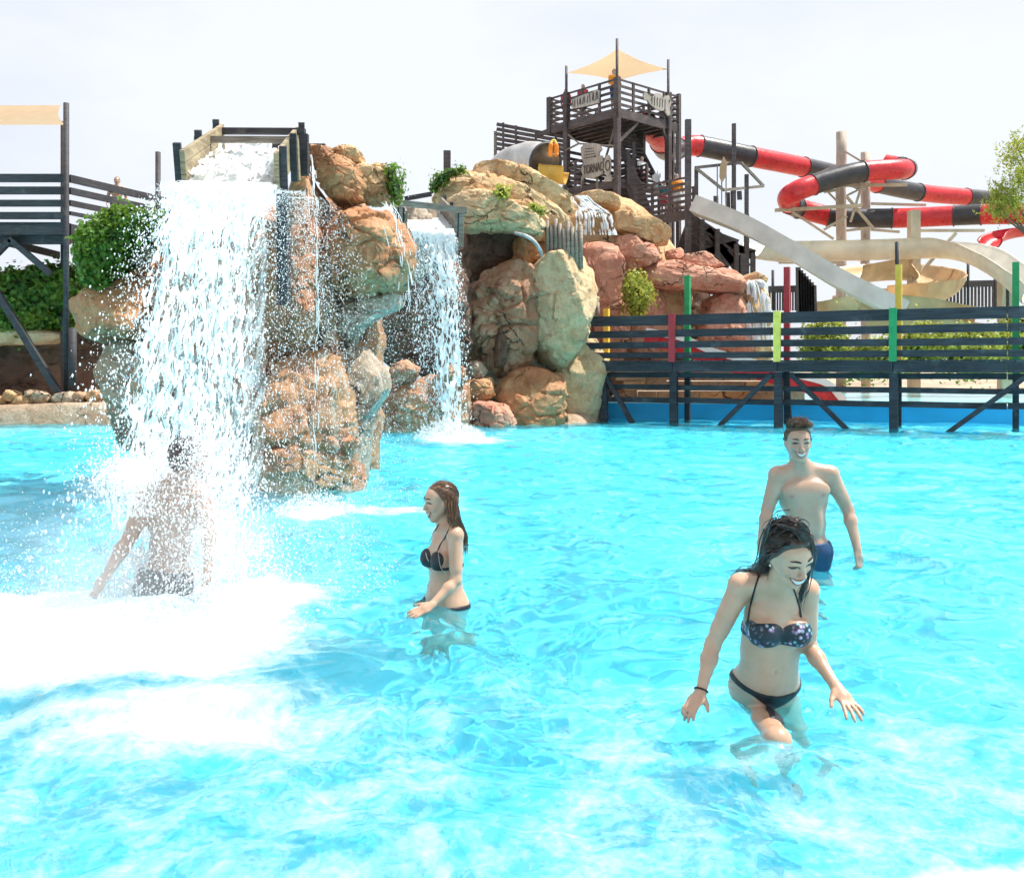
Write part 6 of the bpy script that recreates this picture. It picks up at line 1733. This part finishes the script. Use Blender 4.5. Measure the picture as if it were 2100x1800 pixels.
def front_start(rr, n):
    th = rr.uniform(-1.25, 1.25, n); return np.stack([.31 * np.sin(th) + rr.normal(size=n) * .02, .34 + .10 * np.cos(th) + rr.normal(size=n) * .03, .05 + .14 * np.cos(th) + rr.normal(size=n) * .03], -1)
def flow1b(p, t, rr):
    s = np.where(p[:, :1] < .06, -1., 1.); return np.concatenate([s * (.25 + .8 * t), .25 - 1.5 * t + 0 * s, -.9 + .2 * t + 0 * s], 1) + rr.normal(size=p.shape) * .10
parts.append(scalp_paths(hc, hf, HH, 900, 5, st, flow1, np.random.default_rng(1).uniform(.35, .8, 900), .0018, sd, .014, 9))
parts.append(scalp_paths(hc, hf, HH, 500, 15, front_start, flow1b, np.random.default_rng(8).uniform(.5, .95, 500), .0019, sd, .016, 10))
Wl = W
parts.append(lock([Wl(640, 130, 3.95), Wl(600, 230, 4.02), Wl(580, 330, 4.10), Wl(560, 390, 4.16), Wl(500, 410, 4.24)], 60, .0032, .014, 7, .8))
parts.append(lock([Wl(660, 110, 3.95), Wl(605, 260, 4.0), Wl(585, 340, 4.06), Wl(572, 400, 4.11)], 60, .0032, .015, 8, .7))
parts.append(lock([Wl(600, 280, 4.04), Wl(555, 350, 4.14), Wl(500, 385, 4.22), Wl(440, 395, 4.27), Wl(395, 425, 4.33)], 26, .0022, .010, 9, 1.2))
parts.append(lock([Wl(800, 130, 3.86), Wl(850, 230, 3.9), Wl(852, 340, 3.94), Wl(835, 430, 3.99), Wl(815, 520, 4.03), Wl(795, 590, 4.06)], 46, .0030, .010, 10, .35))
parts.append(lock([Wl(820, 160, 3.88), Wl(866, 260, 3.94), Wl(850, 370, 3.98), Wl(832, 470, 4.03), Wl(806, 560, 4.08), Wl(812, 640, 4.10)], 24, .0022, .010, 11, .5))
parts.append(lock([Wl(700, 90, 3.9), Wl(760, 105, 3.83), Wl(820, 150, 3.84), Wl(850, 220, 3.88)], 50, .0030, .014, 12, .9))
parts.append(lock([Wl(760, 85, 3.93), Wl(700, 95, 3.9), Wl(640, 140, 3.95), Wl(600, 220, 4.0)], 40, .0030, .016, 13, 1.0))
parts.append(lock([Wl(775, 120, 3.84), Wl(800, 100, 3.83), Wl(840, 130, 3.86), Wl(825, 175, 3.85)], 20, .0030, .008, 14, .9))
hair_object(w1, parts, sc1, 'hair_dark')

# ---- man behind her
Mz = lambda x, y, d: P(.1915 * x + 1530, .1915 * y + 840, d)
DM = 6.95
m1 = empty('person', tuple(Mz(680, 1500, DM) * (1, 1, 0) + np.array((0, 0, -.9))), 'smiling bare chested man in navy swim shorts standing behind the foreground woman', 'person')
S_ = 1.10; fr_t = frame((-.06, 0, 1), (-.06, -1, 0)); sd = SDF()
J = dict(pelvis=Mz(668, 1500, DM), neck=Mz(600, 640, DM), shL=Mz(340, 705, DM), shR=Mz(898, 695, DM))
hc = Mz(556, 352, DM - .06); hf = frame((-.03, -.06, 1), (-.06, -1, -.06)); HH = .272
J['headbase'] = hc - hf[1] * .36 * HH - hf[2] * .06 * HH
torso(sd, J, S_, False, fr_t)
elL, wrL = Mz(232, 1060, DM), Mz(160, 1430, DM - .1); elR, wrR = Mz(1088, 1065, DM), Mz(1192, 1490, DM - .12)
arm(sd, J['shL'], elL, wrL, S_, False); arm(sd, J['shR'], elR, wrR, S_, False)
hand(sd, wrL, (-.02, -.1, -1), np.array((-1., 0, 0)), 1.1, .5, .05, 1); hand(sd, wrR, (.03, -.25, -1), np.array((.6, -.8, 0)), 1.08, .95, .02, -1)
for hx in (590, 745):
    hp_ = Mz(hx, 1545, DM); kn = hp_ + np.array((.0, -.03, -.46)); leg(sd, hp_, kn, kn + np.array((0, .05, -.42)), S_, False, np.array((0, -1, 0)))
head(sd, hc, hf, HH)
chm = lerp(J['pelvis'], J['neck'], .66)
def flush2(v):
    l = ((v - chm) @ fr_t.T) / S_; a = 0
    for s in (-1, 1): a = a + np.exp(-(((l[:, 0] - s * .105) / .013) ** 2 + ((l[:, 1] - .02) / .011) ** 2)) * (l[:, 2] > .03)
    h_ = ((v - hc) / HH) @ hf.T; a = a + .3 * np.exp(-(((np.abs(h_[:, 0]) - .17) / .1) ** 2 + ((h_[:, 1] + .1) / .1) ** 2)) * (h_[:, 2] > .1)
    return np.clip(a, 0, 1)
vox = .0078
bo, D, lo = make_body(m1, sd, vox, 'skin_m', flush2)
def trunks(pe, fr, S, top, low, lim=.26, excl=None):
    def rg(x):
        l = (x - pe) @ fr.T / S
        if excl is not None: return np.maximum(trunks(pe, fr, S, top, low, lim)(x), .20 - np.linalg.norm(x - excl, axis=1))
        return np.maximum(np.maximum(l[:, 1] - top, low - l[:, 1]), np.abs(l[:, 0]) - lim) * S
    return rg
clothing(m1, 'swim_shorts', D, lo, vox, trunks(J['pelvis'], fr_t, S_, .058, -.36, .195), .012, 'navy')
face(sd, hc, hf, HH, bo, 1.2, .7, .125, mouth_w=.155, open_=.075)
def line2(p):
    x, y, z = p[..., 0], p[..., 1], p[..., 2]
    return np.maximum(z - (.03 + .5 * np.clip(y - .05, -.3, .22) + 1.5 * np.clip(y - .30, 0, .3)), -.22 - y)
sc2 = scalp_mesh(m1, sd, hc, hf, HH, 'hair_short', .006, line2, .006, lambda hs, L: hs.ell(L(0, .42, .06), np.array((.20, .09, .22)) * HH, hf, .03))
def flow2(p, t, rr): return p - np.array((0, .0, -.05)) + rr.normal(size=p.shape) * .18 + np.array((.0, .25, .25))
def top_start(rr, n):
    th = rr.random(n) * 6.283; r_ = np.sqrt(rr.random(n)); return np.stack([.25 * r_ * np.cos(th), .40 + .07 * (1 - r_ ** 2), .02 + .26 * r_ * np.sin(th)], -1)
hs2 = scalp_paths(hc, hf, HH, 900, 6, skull_start(), lambda p, t, rr: np.array((0, -.8, -.5)) + (p - np.array((0, .1, -.05))) * .8 + rr.normal(size=p.shape) * .35, np.random.default_rng(2).uniform(.06, .12, 900), .0022, sd, .007, 4)
hs2b = scalp_paths(hc, hf, HH, 700, 7, top_start, lambda p, t, rr: np.array((.35, .55 - .9 * t, .45)) + rr.normal(size=p.shape) * .45, np.random.default_rng(3).uniform(.14, .28, 700), .0026, sd, .026, 5, 1)
hair_object(m1, [hs2, hs2b], sc2, 'hair_short')

# ---- woman in profile in the middle
Nz = lambda x, y, d: P(.2251 * x + 780, .2251 * y + 950, d)
DN = 5.78
w2 = empty('person', tuple(Nz(580, 1290, DN) * (1, 1, 0) + np.array((0, 0, -.9))), 'smiling woman in black bikini standing side on near the picture centre, long brown wet hair', 'person')
S_ = .98; fr_t = frame((-.02, 0, 1), (-.84, -.54, 0)); sd = SDF()
J = dict(pelvis=Nz(585, 1225, DN), neck=Nz(610, 600, DN), shR=Nz(682, 655, DN - .14), shL=Nz(548, 655, DN + .14))
hc = Nz(545, 345, DN); hf = frame((-.12, -.06, 1), (-.92, -.36, -.22)); HH = .238
J['headbase'] = hc - hf[1] * .34 * HH - hf[2] * .10 * HH
torso(sd, J, S_, True, fr_t)
elR, wrR = Nz(690, 1065, DN - .2), Nz(470, 1290, DN - .30); elL, wrL = Nz(500, 1060, DN + .22), Nz(420, 1260, DN + .12)
arm(sd, J['shR'], elR, wrR, S_, True); arm(sd, J['shL'], elL, wrL, S_, True)
hand(sd, wrR, Nz(300, 1372, DN - .36) - wrR, np.array((.1, -.45, .9)), .98, .2, .10, 1); hand(sd, wrL, (-.5, -.2, -.8), np.array((-.5, .3, .5)), .95, .3, .08, -1)
for off in (-.075, .075):
    hp_ = J['pelvis'] + fr_t[0] * off + (0, 0, -.07); kn = hp_ + np.array((-.03, -.02, -.42)); leg(sd, hp_, kn, kn + np.array((.06, .03, -.40)), S_, True, np.array((-1, -.5, 0)))
L = head(sd, hc, hf, HH, True, .9)
ch = lerp(J['pelvis'], J['neck'], .66); vox = .0066
def flush3(v):
    l = ((v - hc) / HH) @ hf.T
    return .35 * np.exp(-(((np.abs(l[:, 0]) - .17) / .1) ** 2 + ((l[:, 1] + .1) / .1) ** 2)) * (l[:, 2] > .1)
bo, D, lo = make_body(w2, sd, vox, 'skin_w', flush3)
clothing(w2, 'bikini_top', D, lo, vox, cup_region(ch, fr_t, S_, [np.array((s * .066, -.030, .08)) for s in (-1, 1)], (.066, .060, .10), -.075, .010, .135), .006, 'black_fabric')
clothing(w2, 'bikini_bottom', D, lo, vox, brief(J['pelvis'], fr_t, S_, -.035, .4, .035, .10, .2), .006, 'black_fabric')
for pts in ([(520, 800), (545, 740), (580, 690), (610, 630), (640, 560)], [(425, 740), (460, 690), (500, 610), (530, 560)]):
    p = catmull([hit(sd, .2251 * x + 780, .2251 * y + 950, 5.3, .002) for x, y in pts], 6)
    v, fs = tube_geo(p, .004, 6); add('strap', mesh_np('strap', v, fs, True, M['black_fabric']), w2)
tp_ = MB()
for pts in ([(528, 790), (532, 850), (540, 910), (560, 965), (600, 1000)], [(408, 770), (414, 815), (425, 860), (440, 890)]):
    p = catmull([hit(sd, .2251 * x + 780, .2251 * y + 950, 5.3, .008) for x, y in pts], 6); tp_.add(*drops_geo(p, .0035))
add('bead_trim', tp_.mesh('bead_trim', M['teeth'], True), w2)
face(sd, hc, hf, HH, bo, 1.0, .6, .13, mouth_w=.15)
sc3 = scalp_mesh(w2, sd, hc, hf, HH, 'hair_brown', .007, lambda p: np.maximum(p[..., 2] - (.0 + .55 * np.clip(p[..., 1] - .02, -.3, .30) + 1.4 * np.clip(p[..., 1] - .32, 0, .3)), -.45 - p[..., 1]), .0055)
parts = []
def flow3(p, t, rr): return np.concatenate([p[:, :1] * .3, -.25 - 1.6 * t + 0 * p[:, :1], -1 + 0 * p[:, :1]], 1) + rr.normal(size=p.shape) * .06
parts.append(scalp_paths(hc, hf, HH, 420, 9, skull_start(), flow3, np.random.default_rng(4).uniform(.4, .9, 420), .0022, sd, .008, 9))
for k, gd in enumerate(([(620, 300, 5.68), (660, 420, 5.68), (672, 500, 5.70), (720, 590, 5.74), (765, 680, 5.80), (790, 770, 5.84)], [(640, 260, 5.75), (680, 400, 5.76), (700, 500, 5.78), (745, 610, 5.84), (775, 740, 5.88), (778, 860, 5.90)], [(640, 340, 5.66), (650, 450, 5.64), (655, 520, 5.62), (690, 580, 5.64), (735, 640, 5.68)], [(650, 400, 5.7), (690, 500, 5.72), (740, 600, 5.80), (790, 720, 5.86)])):
    parts.append(lock([Nz(*g) for g in gd], 46, .0030, .016, 30 + k, .5))
hair_object(w2, parts, sc3, 'hair_brown')

# ---- man under the waterfall, seen from behind
Kz = lambda x, y, d: P(.214 * x + 160, .214 * y + 880, d)
DK = 5.95
m2 = empty('person', tuple(Kz(850, 1500, DK) * (1, 1, 0) + np.array((0, 0, -.9))), 'man seen from behind in dark trunks, hit by the big waterfall at the left', 'person')
S_ = 1.10; fr_t = frame((.10, 0, 1), (.35, .92, 0)); sd = SDF()
J = dict(pelvis=Kz(845, 1400, DK), neck=Kz(965, 500, DK), shR=Kz(660, 640, DK), shL=Kz(1150, 600, DK))
hc = Kz(1065, 275, DK); hf = frame((.16, .0, 1), (.80, .55, -.05)); HH = .262
J['headbase'] = hc - hf[1] * .36 * HH - hf[2] * .08 * HH
torso(sd, J, S_, False, fr_t)
elR, wrR = Kz(505, 1020, DK - .10), Kz(262, 1410, DK - .2); elL, wrL = Kz(1260, 950, DK - .1), Kz(1250, 1240, DK - .2)
arm(sd, J['shR'], elR, wrR, S_, False); arm(sd, J['shL'], elL, wrL, S_, False)
hand(sd, wrR, Kz(165, 1560, DK - .22) - wrR, np.array((-.5, -.75, .4)), 1.08, .6, .08, 1); hand(sd, wrL, (0, -.2, -1), np.array((1., -.3, 0)), 1.05, .4, .08, -1)
for off in (-.085, .085):
    hp_ = J['pelvis'] + fr_t[0] * off + (0, 0, -.06); kn = hp_ + np.array((.02, .03, -.45)); leg(sd, hp_, kn, kn + np.array((0, -.05, -.42)), S_, False, np.array((.3, 1, 0)))
head(sd, hc, hf, HH); vox = .0085
bo, D, lo = make_body(m2, sd, vox, 'skin_b')
clothing(m2, 'swim_trunks', D, lo, vox, trunks(J['pelvis'], fr_t, S_, .045, -.30, .20, wrR + np.array((-.03, 0, -.06))), .012, 'grey_trunks')
sc4 = scalp_mesh(m2, sd, hc, hf, HH, 'hair_dark', .010, lambda p: np.maximum(p[..., 2] - (.03 + .5 * np.clip(p[..., 1], -.3, .3) + 1.2 * np.clip(p[..., 1] - .3, 0, .3)), -.34 - p[..., 1]), .006)
bd = scalp_paths(hc, hf, HH, 300, 14, lambda rr, n: np.stack([rr.uniform(-.2, .2, n), rr.uniform(-.46, -.22, n), rr.uniform(.15, .36, n)], -1), lambda p, t, rr: rr.normal(size=p.shape) * .4 + np.array((0, -1, .2)), np.full(300, .12), .002, sd, .006, 4)
hs4 = scalp_paths(hc, hf, HH, 300, 15, skull_start(), lambda p, t, rr: np.array((0, -.6, -.6)) + rr.normal(size=p.shape) * .3, np.full(300, .25), .0025, sd, .012, 5)
hair_object(m2, [bd, hs4], sc4, 'hair_dark')

# ------------------------------------------------------------------ small figures on the decks
def small_person(label, foot, Ht, yaw, shirt, pants, skin='skin_m', hair='hair_dark', armpose=0, vox=.016, bare=False):
    root = empty('person', tuple(foot), label, 'person'); S = Ht / 1.75; f = np.array((math.sin(yaw), -math.cos(yaw), 0)); fr = frame((0, 0, 1), f); r = fr[0]; sd = SDF(); foot = np.asarray(foot, float)
    Z = lambda z, x=0, y=0: foot + np.array((0, 0, z * S)) + r * x * S + f * y * S
    J = dict(pelvis=Z(.95), neck=Z(1.45), shL=Z(1.40, -.18), shR=Z(1.40, .18)); hc = Z(1.62); H = .235 * S * 1.0; J['headbase'] = Z(1.53)
    torso(sd, J, S, False, fr)
    for s, k in ((-1, 'shL'), (1, 'shR')):
        el = Z(1.12, s * .26, -.02 + .1 * armpose); wr = Z(1.05 if armpose else .88, s * (.12 if armpose else .27), .25 if armpose else .06); arm(sd, J[k], el, wr, S, False)
        hand(sd, wr, f * .5 + (0, 0, -.8) if not armpose else f, r * s, S, .4, .05, 1)
        leg(sd, Z(.9, s * .09), Z(.5, s * .10, .02), Z(.09, s * .10), S, False, f)
    head(sd, hc, fr, H); bo, D, lo = make_body(root, sd, vox, skin)
    if shirt: clothing(root, 'shirt', D, lo, vox, lambda x: np.maximum(np.maximum((x - foot)[:, 2] / S - 1.47, .92 - (x - foot)[:, 2] / S), np.abs(((x - foot) @ r) / S) - .27) * S, .016, shirt)
    if pants: clothing(root, 'shorts', D, lo, vox, lambda x: np.maximum(np.maximum((x - foot)[:, 2] / S - 1.0, .52 - (x - foot)[:, 2] / S), np.abs(((x - foot) @ r) / S) - .20) * S, .018, pants)
    v, f_ = scalp_mesh(root, sd, hc, fr, H, hair, .012, h=.014); add('hair', mesh_np('hair', v, f_, True, M[hair]), root)
    return root
M['c_orange'] = plain('orange_shirt', (.85, .28, .02), .7); M['c_red'] = plain('red_shirt', (.50, .07, .09), .7); M['c_white'] = plain('white_shirt', (.75, .72, .70), .7)
M['c_teal'] = plain('teal_shirt', (.03, .20, .24), .7); M['c_blue'] = plain('blue_shorts', (.04, .09, .25), .7); M['c_vest'] = plain('orange_vest', (.90, .26, .01), .6)
small_person('guard in orange shirt and blue shorts at the near corner of the top deck', TP(.42, .30, DZ + .05), 1.64, .2, 'c_orange', 'c_blue', armpose=1)
small_person('visitor in pink red top at the far left of the top deck', TP(3.2, .45, DZ + .05), 1.50, .3, 'c_red', 'c_red')
small_person('visitor with dark hair behind the left sail pole of the top deck', TP(2.3, .5, DZ + .05), 1.50, -.3, 'c_red', 'c_blue')
small_person('person in white shirt leaning on the small side landing right of the tower', P(1316, 398, 37.6), 1.55, .6, 'c_white', 'c_red', armpose=1)
wzf = lambda px, d: np.array(((px - 1050) / F_PX * d, d, wz + .05))
small_person('person in orange top behind the right part of the walkway railing', wzf(1388, 34.3), 1.50, .1, 'c_orange', 'c_white')
small_person('person in teal shirt behind the middle of the walkway railing', wzf(1362, 34.8), 1.35, .1, 'c_teal', 'c_red')
small_person('bare chested visitor in blue shorts behind the left platform railing', np.array(((240 - 1050) / F_PX * 27.6, 27.6, deck_z + .05)), 1.72, .4, None, 'c_blue', 'skin_w', 'hair_brown')
# orange life vest hung on the fence beside the tube mouth
lv = empty('life_vest', tuple(P(1135, 322, 34)), 'orange life vest hanging on the slatted fence above the yellow tube', 'life vest')
for s in (-1, 1):
    v, f = boulder_geo([(1135 + s * 5 - 5, 294), (1135 + s * 5 + 4, 293), (1135 + s * 6 + 5, 306), (1135 + s * 6 + 4, 321), (1135 + s * 6 - 6, 321), (1135 + s * 6 - 5, 305)], 34, .07, rough=.02, facets=0, na=40, nr=16); add('vest_panel', mesh_np('vest_panel', v, f, True, M['c_vest']), lv)
v, fs = tube_geo(catmull([P(1129, 297, 34), P(1133, 289, 34.05), P(1138, 289, 34.05), P(1141, 297, 34)], 6), .045, 8); add('collar', mesh_np('collar', v, fs, True, M['p_ochre']), lv)
v, fs = tube_geo([P(1125, 315, 33.95), P(1146, 316, 33.95)], .012, 6); add('strap', mesh_np('strap', v, fs, True, M['white']), lv)
